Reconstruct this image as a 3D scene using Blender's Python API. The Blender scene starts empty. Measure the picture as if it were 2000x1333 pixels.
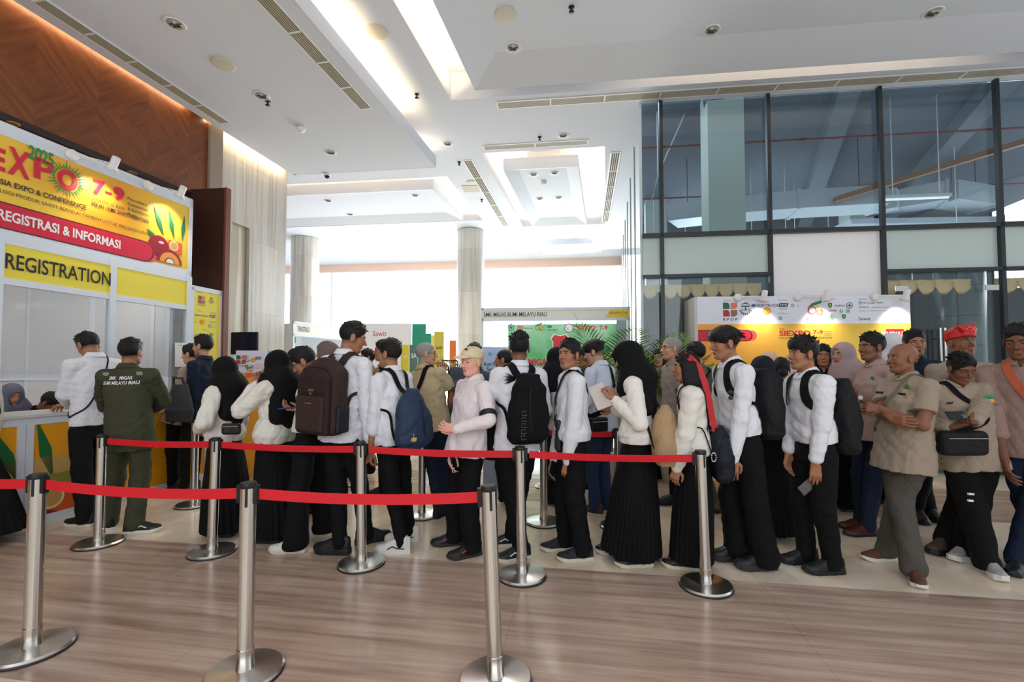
import bpy, bmesh, math, random
import numpy as np
from mathutils import Vector, Matrix
random.seed(7); rng = np.random.default_rng(7)
S = bpy.context.scene
COL = S.collection
rad = math.radians
# ---------------- camera, exposure, world, large lights ----------------
FP = 890.0; PIT = rad(2.0); EYE = 1.44
cd = bpy.data.cameras.new('camera'); cam = bpy.data.objects.new('camera', cd); COL.objects.link(cam)
cd.sensor_width = 36; cd.lens = FP / 2000 * 36; cd.shift_y = 24.5 / 2000; cd.clip_end = 300
cam.location = (0, 0, EYE); cam.rotation_euler = (rad(90) + PIT, 0, 0)
S.camera = cam
S.view_settings.view_transform = 'Standard'; S.view_settings.look = 'None'
S.view_settings.gamma = 1; S.view_settings.use_curve_mapping = False
S.view_settings.exposure = 0.0
S.cycles.max_bounces = 8; S.cycles.diffuse_bounces = 4; S.cycles.glossy_bounces = 3
S.cycles.transparent_max_bounces = 8; S.cycles.transmission_bounces = 4
S.cycles.caustics_reflective = False; S.cycles.caustics_refractive = False
S.cycles.sample_clamp_indirect = 6
# building axes: A runs away from the camera, B to the right
AX = (math.sin(rad(11.7)), math.cos(rad(11.7))); BX = (math.cos(rad(6.5)), -math.sin(rad(6.5)))
DET = BX[0] * AX[1] - BX[1] * AX[0]
def uvw(u, v, z=0): return Vector((u * BX[0] + v * AX[0], u * BX[1] + v * AX[1], z))
def touv(X, Y): return ((X * AX[1] - Y * AX[0]) / DET, (BX[0] * Y - BX[1] * X) / DET)
VA = Vector((AX[0], AX[1], 0)); VB = Vector((BX[0], BX[1], 0)); UP = Vector((0, 0, 1))
def ray(px, py):
    xc = (px - 1000) / FP; yc = (691 - py) / FP
    Y = math.cos(PIT) - yc * math.sin(PIT); Z = math.sin(PIT) + yc * math.cos(PIT)
    return xc / Y, Z / Y
def P(px, py, d):
    a, b = ray(px, py); return Vector((a * d, d, EYE + b * d))
def C(px, py, z=0.0):
    a, b = ray(px, py); d = (z - EYE) / b; return Vector((a * d, d, z))
w = bpy.data.worlds.new('sky'); S.world = w; w.use_nodes = True
nt = w.node_tree; bgn = nt.nodes['Background']
tc = nt.nodes.new('ShaderNodeTexCoord'); sp = nt.nodes.new('ShaderNodeSeparateXYZ'); mr = nt.nodes.new('ShaderNodeMapRange')
nt.links.new(tc.outputs['Generated'], sp.inputs[0]); nt.links.new(sp.outputs['Y'], mr.inputs[0])
mr.inputs[1].default_value = -0.3; mr.inputs[2].default_value = 0.9; mr.inputs[3].default_value = WORLD_BACK = 0.75; mr.inputs[4].default_value = WORLD_FRONT = 6.0
nt.links.new(mr.outputs[0], bgn.inputs['Strength']); bgn.inputs['Color'].default_value = (0.86, 0.93, 1.0, 1)
def area(name, loc, aim, sx, sy, power, color):
    l = bpy.data.lights.new(name, 'AREA'); l.shape = 'RECTANGLE'; l.size = sx; l.size_y = sy; l.energy = power; l.color = color
    o = bpy.data.objects.new(name, l); COL.objects.link(o); o.location = loc
    o.rotation_euler = (Vector(aim) - Vector(loc)).to_track_quat('-Z', 'Y').to_euler(); return o
# daylight of the entrance glazing behind the camera and of the far facade
area('entrance_daylight', uvw(0.5, -4.6, 3.4), uvw(0.5, 6, 1.2), 9, 3.6, 250, (0.93, 0.96, 1.0))
area('facade_daylight', uvw(-2, 15.6, 3.2), uvw(-1.5, 0, 1.5), 11, 4.0, 950, (0.88, 0.94, 1.0))

# ---------------- materials ----------------
MATS = {}
def mat(name, col, rough=0.6, metal=0.0, bump=0.0, bscale=60, var=0.0, vscale=3, emit=0, spec=0.5, trans=0, sheen=0):
    if name in MATS: return MATS[name]
    m = bpy.data.materials.new(name); m.use_nodes = True; n = m.node_tree; b = n.nodes['Principled BSDF']
    c = tuple(col[:3]) + (1,)
    b.inputs['Base Color'].default_value = c; b.inputs['Roughness'].default_value = rough; b.inputs['Metallic'].default_value = metal
    b.inputs['Specular IOR Level'].default_value = spec
    if sheen: b.inputs['Sheen Weight'].default_value = sheen
    if var or bump:
        t = n.nodes.new('ShaderNodeTexCoord')
    if var:
        no = n.nodes.new('ShaderNodeTexNoise'); no.inputs['Scale'].default_value = vscale; no.inputs['Detail'].default_value = 4
        n.links.new(t.outputs['Object'], no.inputs['Vector'])
        r = n.nodes.new('ShaderNodeMix'); r.data_type = 'RGBA'
        r.inputs[6].default_value = tuple(x * (1 - var) for x in col[:3]) + (1,)
        r.inputs[7].default_value = tuple(min(1, x * (1 + var)) for x in col[:3]) + (1,)
        n.links.new(no.outputs[0], r.inputs[0]); n.links.new(r.outputs[2], b.inputs['Base Color'])
    if bump:
        nb = n.nodes.new('ShaderNodeTexNoise'); nb.inputs['Scale'].default_value = bscale; nb.inputs['Detail'].default_value = 3
        n.links.new(t.outputs['Object'], nb.inputs['Vector'])
        bu = n.nodes.new('ShaderNodeBump'); bu.inputs['Strength'].default_value = bump; bu.inputs['Distance'].default_value = 0.01
        n.links.new(nb.outputs[0], bu.inputs['Height']); n.links.new(bu.outputs[0], b.inputs['Normal'])
    if emit:
        b.inputs['Emission Color'].default_value = c; b.inputs['Emission Strength'].default_value = emit
    MATS[name] = m; return m
def s2l(*c):  # 0..255 display colour to linear
    return tuple(((x / 255) / 12.92 if x / 255 <= 0.04045 else ((x / 255 + 0.055) / 1.055) ** 2.4) for x in c)
def glass(name, tint, refl_rough=0.02, transp=0.9, milky=None, boost=1.0):
    m = bpy.data.materials.new(name); m.use_nodes = True; n = m.node_tree; n.nodes.clear()
    o = n.nodes.new('ShaderNodeOutputMaterial'); t = n.nodes.new('ShaderNodeBsdfTransparent'); g = n.nodes.new('ShaderNodeBsdfGlossy')
    g.inputs['Roughness'].default_value = refl_rough; g.inputs['Color'].default_value = (0.95, 1, 1, 1)
    t.inputs['Color'].default_value = tuple(tint) + (1,)
    lw = n.nodes.new('ShaderNodeLayerWeight'); lw.inputs['Blend'].default_value = 0.5; fr = n.nodes.new('ShaderNodeMath'); fr.operation = 'POWER'; fr.inputs[1].default_value = 4.2; n.links.new(lw.outputs['Facing'], fr.inputs[0])
    mu = n.nodes.new('ShaderNodeMath'); mu.operation = 'MULTIPLY_ADD'; mu.inputs[1].default_value = boost; mu.inputs[2].default_value = 0.035 * boost; mu.use_clamp = True
    n.links.new(fr.outputs[0], mu.inputs[0])
    x = n.nodes.new('ShaderNodeMixShader'); n.links.new(mu.outputs[0], x.inputs[0])
    base = t.outputs[0]
    if milky:
        d = n.nodes.new('ShaderNodeBsdfDiffuse'); d.inputs['Color'].default_value = tuple(milky) + (1,)
        x2 = n.nodes.new('ShaderNodeMixShader'); x2.inputs[0].default_value = 1 - transp
        n.links.new(t.outputs[0], x2.inputs[1]); n.links.new(d.outputs[0], x2.inputs[2]); base = x2.outputs[0]
    n.links.new(base, x.inputs[1]); n.links.new(g.outputs[0], x.inputs[2]); n.links.new(x.outputs[0], o.inputs['Surface'])
    MATS[name] = m; return m
def nodes_mat(name):
    m = bpy.data.materials.new(name); m.use_nodes = True; MATS[name] = m
    n = m.node_tree; return m, n, n.nodes['Principled BSDF']
# stone floor: cream marble with a brown striped stone band, in building coordinates
def floor_mat():
    m, n, b = nodes_mat('polished_stone_floor'); L = n.links.new
    tc = n.nodes.new('ShaderNodeTexCoord')
    mp = n.nodes.new('ShaderNodeMapping'); mp.inputs['Rotation'].default_value = (0, 0, rad(9.0)); L(tc.outputs['Object'], mp.inputs['Vector'])
    sx = n.nodes.new('ShaderNodeSeparateXYZ'); L(mp.outputs[0], sx.inputs[0])
    # stripes along x
    st = n.nodes.new('ShaderNodeMapping'); st.inputs['Scale'].default_value = (0.35, 6.5, 1); L(mp.outputs[0], st.inputs['Vector'])
    ns = n.nodes.new('ShaderNodeTexNoise'); ns.inputs['Scale'].default_value = 2.0; ns.inputs['Detail'].default_value = 6; ns.inputs['Roughness'].default_value = 0.65; L(st.outputs[0], ns.inputs['Vector'])
    cr = n.nodes.new('ShaderNodeValToRGB'); e = cr.color_ramp.elements
    e[0].position = 0.3; e[0].color = s2l(150, 124, 106) + (1,); e[1].position = 0.66; e[1].color = s2l(208, 186, 166) + (1,)
    k = cr.color_ramp.elements.new(0.48); k.color = s2l(186, 160, 142) + (1,)
    L(ns.outputs[0], cr.inputs[0])
    nm = n.nodes.new('ShaderNodeTexNoise'); nm.inputs['Scale'].default_value = 2.2; nm.inputs['Detail'].default_value = 8; nm.inputs['Roughness'].default_value = 0.6; nm.inputs['Distortion'].default_value = 0.6; L(mp.outputs[0], nm.inputs['Vector'])
    cm = n.nodes.new('ShaderNodeValToRGB'); e = cm.color_ramp.elements
    e[0].position = 0.35; e[0].color = s2l(222, 200, 172) + (1,); e[1].position = 0.62; e[1].color = s2l(240, 226, 204) + (1,)
    L(nm.outputs[0], cm.inputs[0])
    def band(lo, hi):
        a = n.nodes.new('ShaderNodeMath'); a.operation = 'GREATER_THAN'; a.inputs[1].default_value = lo; L(sx.outputs['Y'], a.inputs[0])
        c = n.nodes.new('ShaderNodeMath'); c.operation = 'LESS_THAN'; c.inputs[1].default_value = hi; L(sx.outputs['Y'], c.inputs[0])
        o = n.nodes.new('ShaderNodeMath'); o.operation = 'MULTIPLY'; L(a.outputs[0], o.inputs[0]); L(c.outputs[0], o.inputs[1]); return o
    b1 = band(1.78, 3.36); b2 = band(5.0, 6.3); b3 = band(9.2, 10.5)
    s = n.nodes.new('ShaderNodeMath'); s.operation = 'ADD'; L(b1.outputs[0], s.inputs[0]); L(b2.outputs[0], s.inputs[1])
    s2 = n.nodes.new('ShaderNodeMath'); s2.operation = 'ADD'; L(s.outputs[0], s2.inputs[0]); L(b3.outputs[0], s2.inputs[1])
    mx = n.nodes.new('ShaderNodeMix'); mx.data_type = 'RGBA'; L(s2.outputs[0], mx.inputs[0]); L(cm.outputs[0], mx.inputs[6]); L(cr.outputs[0], mx.inputs[7])
    # thin slab joints
    br = n.nodes.new('ShaderNodeTexBrick'); br.inputs['Scale'].default_value = 1; br.inputs['Mortar Size'].default_value = 0.0022
    br.inputs['Brick Width'].default_value = 1.58; br.inputs['Row Height'].default_value = 0.79; br.offset = 0.0
    sh = n.nodes.new('ShaderNodeMapping'); sh.inputs['Location'].default_value = (0.42, -0.2, 0); L(mp.outputs[0], sh.inputs['Vector']); L(sh.outputs[0], br.inputs['Vector'])
    mj = n.nodes.new('ShaderNodeMix'); mj.data_type = 'RGBA'; mj.blend_type = 'MULTIPLY'
    mm = n.nodes.new('ShaderNodeMath'); mm.operation = 'MULTIPLY'; mm.inputs[1].default_value = 0.35; L(br.outputs['Fac'], mm.inputs[0])
    L(mm.outputs[0], mj.inputs[0]); L(mx.outputs[2], mj.inputs[6]); mj.inputs[7].default_value = (0.35, 0.27, 0.2, 1)
    L(mj.outputs[2], b.inputs['Base Color']); b.inputs['Roughness'].default_value = 0.16; b.inputs['Specular IOR Level'].default_value = 0.45
    nr = n.nodes.new('ShaderNodeMapRange'); nr.inputs[3].default_value = 0.12; nr.inputs[4].default_value = 0.3; L(nm.outputs[0], nr.inputs[0]); L(nr.outputs[0], b.inputs['Roughness'])
    return m
def striped_stone(name, c0, c1, c2, zs=0.25, hs=9.0, rough=0.35):
    m, n, b = nodes_mat(name); L = n.links.new
    tc = n.nodes.new('ShaderNodeTexCoord'); mp = n.nodes.new('ShaderNodeMapping'); mp.inputs['Scale'].default_value = (hs, hs, zs); L(tc.outputs['Object'], mp.inputs['Vector'])
    ns = n.nodes.new('ShaderNodeTexNoise'); ns.inputs['Scale'].default_value = 1.6; ns.inputs['Detail'].default_value = 7; ns.inputs['Roughness'].default_value = 0.7; L(mp.outputs[0], ns.inputs['Vector'])
    cr = n.nodes.new('ShaderNodeValToRGB'); e = cr.color_ramp.elements; e[0].position = 0.32; e[0].color = c0 + (1,); e[1].position = 0.7; e[1].color = c2 + (1,)
    k = e.new(0.5); k.color = c1 + (1,); L(ns.outputs[0], cr.inputs[0]); L(cr.outputs[0], b.inputs['Base Color']); b.inputs['Roughness'].default_value = rough
    bk = n.nodes.new('ShaderNodeTexBrick'); sep = n.nodes.new('ShaderNodeSeparateXYZ'); L(tc.outputs['Object'], sep.inputs[0])
    ad = n.nodes.new('ShaderNodeMath'); ad.operation = 'ADD'; L(sep.outputs[0], ad.inputs[0]); L(sep.outputs[1], ad.inputs[1])
    cb = n.nodes.new('ShaderNodeCombineXYZ'); L(ad.outputs[0], cb.inputs[0]); L(sep.outputs[2], cb.inputs[1]); L(cb.outputs[0], bk.inputs['Vector'])
    bk.inputs['Scale'].default_value = 1; bk.inputs['Brick Width'].default_value = 0.6; bk.inputs['Row Height'].default_value = 1.2; bk.inputs['Mortar Size'].default_value = 0.003
    bk.inputs['Color1'].default_value = (1, 1, 1, 1); bk.inputs['Color2'].default_value = (.82, .82, .82, 1); bk.inputs['Mortar'].default_value = (.6, .58, .55, 1)
    mx = n.nodes.new('ShaderNodeMix'); mx.data_type = 'RGBA'; mx.blend_type = 'MULTIPLY'; mx.inputs[0].default_value = 1
    L(cr.outputs[0], mx.inputs[6]); L(bk.outputs[0], mx.inputs[7]); L(mx.outputs[2], b.inputs['Base Color']); return m
def veneer(name):  # diamond-matched wood panels on the wall plane (v, z)
    m, n, b = nodes_mat(name); L = n.links.new
    tc = n.nodes.new('ShaderNodeTexCoord'); rt = n.nodes.new('ShaderNodeMapping'); rt.vector_type = 'POINT'; rt.inputs['Rotation'].default_value = (0, 0, rad(11.7)); L(tc.outputs['Object'], rt.inputs['Vector'])
    sp = n.nodes.new('ShaderNodeSeparateXYZ'); L(rt.outputs[0], sp.inputs[0])
    def M(op, a, bb=None):
        k = n.nodes.new('ShaderNodeMath'); k.operation = op
        for i, x in enumerate((a, bb)):
            if x is None: continue
            if isinstance(x, (int, float)): k.inputs[i].default_value = x
            else: L(x, k.inputs[i])
        return k.outputs[0]
    v = M('DIVIDE', sp.outputs['Y'], 1.16); z = M('DIVIDE', M('SUBTRACT', sp.outputs['Z'], 4.46), 1.16)
    fv = M('PINGPONG', v, 0.5); fz = M('PINGPONG', z, 0.5)
    g = M('ADD', fv, fz); h = M('SUBTRACT', fv, fz)
    cb = n.nodes.new('ShaderNodeCombineXYZ'); L(M('MULTIPLY', g, 15.0), cb.inputs[0]); L(M('MULTIPLY', h, 1.6), cb.inputs[1]); L(M('FLOOR', M('MULTIPLY', v, 2.0)), cb.inputs[2])
    ns = n.nodes.new('ShaderNodeTexNoise'); ns.inputs['Scale'].default_value = 1.0; ns.inputs['Detail'].default_value = 5; L(cb.outputs[0], ns.inputs['Vector'])
    cr = n.nodes.new('ShaderNodeValToRGB'); e = cr.color_ramp.elements; e[0].position = 0.3; e[0].color = s2l(108, 56, 24) + (1,); e[1].position = 0.72; e[1].color = s2l(142, 80, 36) + (1,)
    L(ns.outputs[0], cr.inputs[0])
    ck = M('MULTIPLY', M('MODULO', M('ABSOLUTE', M('ADD', M('FLOOR', M('MULTIPLY', v, 2.0)), M('FLOOR', M('MULTIPLY', z, 2.0)))), 2.0), 0.22)
    mx = n.nodes.new('ShaderNodeMix'); mx.data_type = 'RGBA'; mx.blend_type = 'MULTIPLY'; L(ck, mx.inputs[0]); L(cr.outputs[0], mx.inputs[6]); mx.inputs[7].default_value = (0.55, 0.42, 0.35, 1)
    L(mx.outputs[2], b.inputs['Base Color']); b.inputs['Roughness'].default_value = 0.4; return m
M_floor = floor_mat()
M_stone = striped_stone('grey_veined_travertine', s2l(176, 166, 152), s2l(208, 202, 192), s2l(228, 224, 216))
M_wood = veneer('diamond_matched_veneer')
M_ceil = mat('white_ceiling_paint', s2l(220, 225, 235), 0.85)
M_ceil_grey = M_ceil
M_darkwood = mat('dark_stained_wood', s2l(62, 34, 26), 0.4, var=0.2, vscale=6)
M_redwood = mat('red_brown_wood', s2l(118, 62, 42), 0.45)
M_steel = mat('brushed_steel', (0.62, 0.59, 0.55), 0.2, 1.0, bump=0.02, bscale=200)
M_chrome = mat('polished_steel', (0.78, 0.76, 0.72), 0.28, 1.0)
M_blackp = mat('black_plastic', (0.011, 0.012, 0.014), 0.45, spec=.35)
M_alu = mat('white_aluminium_profile', s2l(224, 231, 240), 0.35, 0.0)
M_panel = mat('white_laminate_panel', s2l(214, 213, 212), 0.55)
M_yellow = mat('yellow_vinyl', s2l(240, 220, 70), 0.5)
M_black = mat('black_ink', (0.012, 0.012, 0.012), 0.5)
M_white = mat('white_ink', (0.86, 0.86, 0.86), 0.5)
M_red = mat('crimson_ink', s2l(214, 30, 60), 0.45)
M_green = mat('leaf_green_ink', s2l(40, 140, 80), 0.5)
M_belt = mat('red_webbing', s2l(214, 12, 30), 0.6, bump=0.15, bscale=400)

# ---------------- mesh helpers ----------------
def link(name, me, m=None, parent=None, loc=None, smooth=False):
    o = bpy.data.objects.new(name, me); COL.objects.link(o)
    if m is not None:
        for x in (m if isinstance(m, (list, tuple)) else [m]): me.materials.append(x)
    if parent is not None: o.parent = parent
    if loc is not None: o.location = loc
    if smooth and me.polygons: me.polygons.foreach_set('use_smooth', [True] * len(me.polygons))
    return o
def bm_obj(name, bm, m, parent=None, smooth=False):
    bmesh.ops.recalc_face_normals(bm, faces=bm.faces[:])
    me = bpy.data.meshes.new(name); bm.to_mesh(me); bm.free(); return link(name, me, m, parent, smooth=smooth)
def tag(o, label, cat, group=None, kind=None):
    if label: o['label'] = label
    if cat: o['category'] = cat
    if group: o['group'] = group
    if kind: o['kind'] = kind
    return o
def thing(name, label, cat, group=None, loc=(0, 0, 0)):
    o = bpy.data.objects.new(name, None); COL.objects.link(o); o.location = loc; o.empty_display_size = 0.1
    return tag(o, label, cat, group)
def prism(bm, pts, h):  # pts: list of Vector (polygon), h: extrude Vector
    a = [bm.verts.new(p) for p in pts]; b = [bm.verts.new(p + h) for p in pts]
    bm.faces.new(a); bm.faces.new(b[::-1]); n = len(pts)
    for i in range(n): bm.faces.new((a[i], b[i], b[(i + 1) % n], a[(i + 1) % n]))
def boxuv(bm, u0, u1, v0, v1, z0, z1):
    prism(bm, [uvw(u0, v0, z0), uvw(u1, v0, z0), uvw(u1, v1, z0), uvw(u0, v1, z0)], Vector((0, 0, z1 - z0)))
def obox(bm, c, ax, ay, az):  # oriented box, full-size axis vectors
    prism(bm, [c - ax / 2 - ay / 2 - az / 2, c + ax / 2 - ay / 2 - az / 2, c + ax / 2 + ay / 2 - az / 2, c - ax / 2 + ay / 2 - az / 2], az)
def uvbox(name, b, m, parent=None, origin=None, kind=None):
    bm = bmesh.new()
    for x in (b if isinstance(b[0], (list, tuple)) else [b]): boxuv(bm, *x)
    o = bm_obj(name, bm, m, parent)
    if kind: o['kind'] = kind
    return o
def frame_of(d):
    d = d.normalized(); a = UP if abs(d.z) < 0.9 else Vector((1, 0, 0)); x = d.cross(a).normalized(); return x, d.cross(x)
def tube(bm, pts, r, seg=10, cap=True):
    pts = [Vector(p) for p in pts]; rs = r if isinstance(r, (list, tuple)) else [r] * len(pts); rings = []
    for i, p in enumerate(pts):
        d = (pts[min(i + 1, len(pts) - 1)] - pts[max(i - 1, 0)]); x, y = frame_of(d)
        rings.append([bm.verts.new(p + rs[i] * (math.cos(t) * x + math.sin(t) * y)) for t in [2 * math.pi * k / seg for k in range(seg)]])
    for a, b in zip(rings, rings[1:]):
        for k in range(seg): bm.faces.new((a[k], a[(k + 1) % seg], b[(k + 1) % seg], b[k]))
    if cap: bm.faces.new(rings[0][::-1]); bm.faces.new(rings[-1])
def lathe(bm, prof, seg=32, axis=UP, o=Vector()):  # prof: (r, h)
    x, y = frame_of(axis); rings = []
    for r, h in prof:
        rings.append([bm.verts.new(o + axis * h + max(r, 1e-4) * (math.cos(t) * x + math.sin(t) * y)) for t in [2 * math.pi * k / seg for k in range(seg)]])
    for a, b in zip(rings, rings[1:]):
        for k in range(seg): bm.faces.new((a[k], a[(k + 1) % seg], b[(k + 1) % seg], b[k]))
    bm.faces.new(rings[0][::-1]); bm.faces.new(rings[-1])
class Plane:
    """a real upright plane: origin, horizontal axis, outward normal"""
    def __init__(s, o, ux, facing):
        s.o = Vector(o); s.ux = Vector(ux).normalized(); s.uz = UP.copy(); s.n = s.ux.cross(s.uz).normalized()
        if s.n.dot(Vector(facing)) < 0: s.n = -s.n
    def at(s, px, py):
        a, b = ray(px, py); d = Vector((a, 1, b)); e = Vector((0, 0, EYE)); t = (s.o - e).dot(s.n) / d.dot(s.n); p = e + d * t - s.o
        return p.dot(s.ux), p.z
    def pt(s, a, b, off=0): return s.o + s.ux * a + s.uz * b + s.n * off
    def poly(s, bm, pts, off=0.001, th=0.001): prism(bm, [s.pt(a, b, off) for a, b in pts], s.n * th)
    def px(s, pts): return [s.at(*q) for q in pts]
def plate(pl, name, pts, m, parent=None, off=0.001, th=0.001, px=True):
    bm = bmesh.new()
    for q in (pts if isinstance(pts[0][0], (list, tuple)) else [pts]): pl.poly(bm, pl.px(q) if px else q, off, th)
    return bm_obj(name, bm, m, parent)
def rect(a0, b0, a1, b1): return [(a0, b0), (a1, b0), (a1, b1), (a0, b1)]
def disc(a, b, r, n=20, r2=None, t0=0): return [(a + r * math.cos(t0 + 2 * math.pi * k / n), b + (r2 or r) * math.sin(t0 + 2 * math.pi * k / n)) for k in range(n)]
TXT = {}
def text_mesh(body, bold=0.0, shear=0.0):
    k = (body, bold, shear)
    if k in TXT: return TXT[k]
    cu = bpy.data.curves.new('t', 'FONT'); cu.body = body; cu.offset = bold; cu.shear = shear; cu.extrude = 0.0; cu.resolution_u = 3
    o = bpy.data.objects.new('t', cu); COL.objects.link(o); dg = bpy.context.evaluated_depsgraph_get()
    me = bpy.data.meshes.new_from_object(o.evaluated_get(dg)); bpy.data.objects.remove(o); bpy.data.curves.remove(cu)
    v = np.zeros(len(me.vertices) * 3); me.vertices.foreach_get('co', v); v = v.reshape(-1, 3)
    f = [tuple(p.vertices) for p in me.polygons]; bpy.data.meshes.remove(me)
    lo, hi = v.min(0), v.max(0); v = (v - lo) / np.maximum(hi - lo, 1e-6); TXT[k] = (v, f, hi - lo); return TXT[k]
def lettering(pl, body, r, m, parent, bold=0.0, off=0.003, name='lettering', th=0.0012, keep=False, shear=0.0):
    """fit the words into the rectangle r=(a0,b0,a1,b1) of the plane"""
    v, f, sz = text_mesh(body, bold, shear); a0, b0, a1, b1 = r
    if keep:
        hh = (a1 - a0) * sz[1] / sz[0] * (1 if a1 > a0 else -1); b1 = b0 + abs(hh)
    co = [pl.pt(a0 + x * (a1 - a0), b0 + y * (b1 - b0), off) for x, y, _ in v]
    me = bpy.data.meshes.new(name); me.from_pydata(co, [], f); me.update()
    o = link(name, me, m, parent); return o
def letter_px(pl, body, x0, y0, x1, y1, m, parent, **k):
    """x0,y0 = lower left of the words, x1,y1 = upper right, as read off the photo, laid on the plane"""
    a0, b0 = pl.at(x0, y0); a1, b1 = pl.at(x1, y1); return lettering(pl, body, (a0, b0, a1, b1), m, parent, **k)
# ================= the setting =================
def struct(o): o['kind'] = 'structure'; return o
struct(uvbox('floor', (-14, 11, -5.5, 17, -0.1, 0.0), M_floor))
ZL, ZU, ZT, ZP = 5.0, 5.4, 5.82, 5.3
GV = 6.86   # glazed wall of the side room
def strip_light(name, p0, p1, power, wdt=0.06, col=(1.0, 0.72, 0.42), tilt=None):
    l = bpy.data.lights.new(name, 'AREA'); l.shape = 'RECTANGLE'; l.size = (p1 - p0).length; l.size_y = wdt; l.energy = power; l.color = col
    o = bpy.data.objects.new(name, l); COL.objects.link(o); o.location = (p0 + p1) / 2
    x = (p1 - p0).normalized(); z = -(tilt or UP).normalized(); z = (z - x * z.dot(x)).normalized(); y = z.cross(x)
    o.rotation_euler = Matrix((x, y, z)).transposed().to_euler(); return o
trays = [(-2.22, 9.0, -2.6, 6.45), (-9.6, -3.2, 9.05, 11.85), (-2.25, 0.0, 8.13, 12.52), (-2.2, -0.1, 13.8, 15.6)]
bm = bmesh.new()
us = sorted({-12.0, 10.5, 0.53, *[t[0] for t in trays], *[t[1] for t in trays]}); vs = sorted({-5.5, 16.4, GV, *[t[2] for t in trays], *[t[3] for t in trays]})
for a, b in zip(us, us[1:]):
    for c, d in zip(vs, vs[1:]):
        mu, mv = (a + b) / 2, (c + d) / 2
        if any(t[0] < mu < t[1] and t[2] < mv < t[3] for t in trays) or (mu > 0.53 and mv > GV): continue
        bm.faces.new([bm.verts.new(uvw(*q, ZU)) for q in ((a, c), (b, c), (b, d), (a, d))])
for t in trays:   # recess walls and lids
    a, b, c, d = t
    for (p, q) in (((a, c), (b, c)), ((b, c), (b, d)), ((b, d), (a, d)), ((a, d), (a, c))):
        bm.faces.new([bm.verts.new(x) for x in (uvw(*p, ZU), uvw(*q, ZU), uvw(*q, ZT), uvw(*p, ZT))])
    bm.faces.new([bm.verts.new(uvw(*q, ZT)) for q in ((a, c), (b, c), (b, d), (a, d))])
bmesh.ops.remove_doubles(bm, verts=bm.verts[:], dist=0.001)
struct(bm_obj('ceiling', bm, M_ceil))
def raft(name, a, b, c, d, bev, up=0.11, zi=0.12, steps=None):
    """hanging ceiling panel with splayed sides"""
    bm = bmesh.new()
    lo = [uvw(a, c, ZP), uvw(b, c, ZP), uvw(b, d, ZP), uvw(a, d, ZP)]
    ii = [uvw(a + bev[0], c + bev[1], ZP + zi), uvw(b - bev[0], c + bev[1], ZP + zi), uvw(b - bev[0], d - bev[1], ZP + zi), uvw(a + bev[0], d - bev[1], ZP + zi)]
    L = [bm.verts.new(p) for p in lo]; I = [bm.verts.new(p) for p in ii]; T = [bm.verts.new(p + UP * (zi + up)) for p in lo]
    bm.faces.new(I)
    for k in range(4):
        j = (k + 1) % 4; bm.faces.new((L[k], L[j], I[j], I[k])); bm.faces.new((L[k], L[j], T[j], T[k]))
    bm.faces.new(T)
    if steps: boxuv(bm, a + steps, b - steps, c + steps, d - steps, ZP + zi + up, ZT)
    return struct(bm_obj(name, bm, M_ceil))
raft('ceiling_panel', -1.76, 8.5, -2.2, 6.1, (0.42, 0.55), steps=0.7)
raft('ceiling_panel', -9.4, -3.62, 9.42, 11.5, (0.35, 0.32), steps=0.35)
raft('ceiling_panel', -1.94, -0.5, 8.66, 12.18, (0.25, 0.3), steps=0.4)
raft('ceiling_panel', -1.9, -0.4, 14.1, 15.3, (0.2, 0.2), steps=0.4)
WARM = (1.0, 0.70, 0.38)
zl = ZP + 0.25
strip_light('cove_light', uvw(-1.95, 2.0, zl), uvw(-1.95, 6.2, zl), 42, tilt=Vector((-.6, 0, .8)))
strip_light('cove_light', uvw(0.3, 6.22, zl), uvw(4.6, 6.22, zl), 46, tilt=UP)
strip_light('cove_light', uvw(-8.5, 9.3, zl), uvw(-3.8, 9.3, zl), 26)
strip_light('cove_light', uvw(-3.45, 9.5, zl), uvw(-3.45, 11.6, zl), 32)
strip_light('cove_light', uvw(-2.06, 8.4, zl), uvw(-2.06, 12.3, zl), 44)
strip_light('cove_light', uvw(-0.3, 8.4, zl), uvw(-0.3, 12.3, zl), 44)
strip_light('cove_light', uvw(-2.05, 13.9, zl), uvw(-2.05, 15.5, zl), 14)  # strip added to lighten the dark recess of the farthest tray
strip_light('cove_light', uvw(-.25, 13.9, zl), uvw(-.25, 15.5, zl), 14)  # matching strip, also added to lighten that recess
strip_light('cove_light', uvw(-1.9, 8.45, zl), uvw(-0.4, 8.45, zl), 6)
# lower slab over the registration side: underside, upstand and light trough along its edge
bm = bmesh.new(); uE, vE = -2.93, 7.76
boxuv(bm, -5.568, uE - .032, -5.2, vE - .032, ZL + .001, ZL + 0.03)
boxuv(bm, uE - 0.03, uE, -5.2, vE, ZL, ZL + 0.2); boxuv(bm, -5.6, uE - .031, vE - 0.03, vE, ZL, ZL + 0.2)
boxuv(bm, -5.6, uE - 0.35, -5.2, vE - 0.3, ZL + 0.03, ZU)
boxuv(bm, -5.6, -5.57, -5.2, vE, ZL, ZU)
struct(bm_obj('ceiling_slab', bm, M_ceil_grey))
strip_light('cove_light', uvw(uE - 0.16, 4.35, ZL + 0.12), uvw(uE - 0.16, 6.5, ZL + 0.12), 22, tilt=Vector((.5, 0, .85)))
strip_light('cove_light', uvw(uE - 0.5, vE - 0.12, ZL + 0.12), uvw(uE - 0.1, vE - 0.12, ZL + 0.12), 3)
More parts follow.
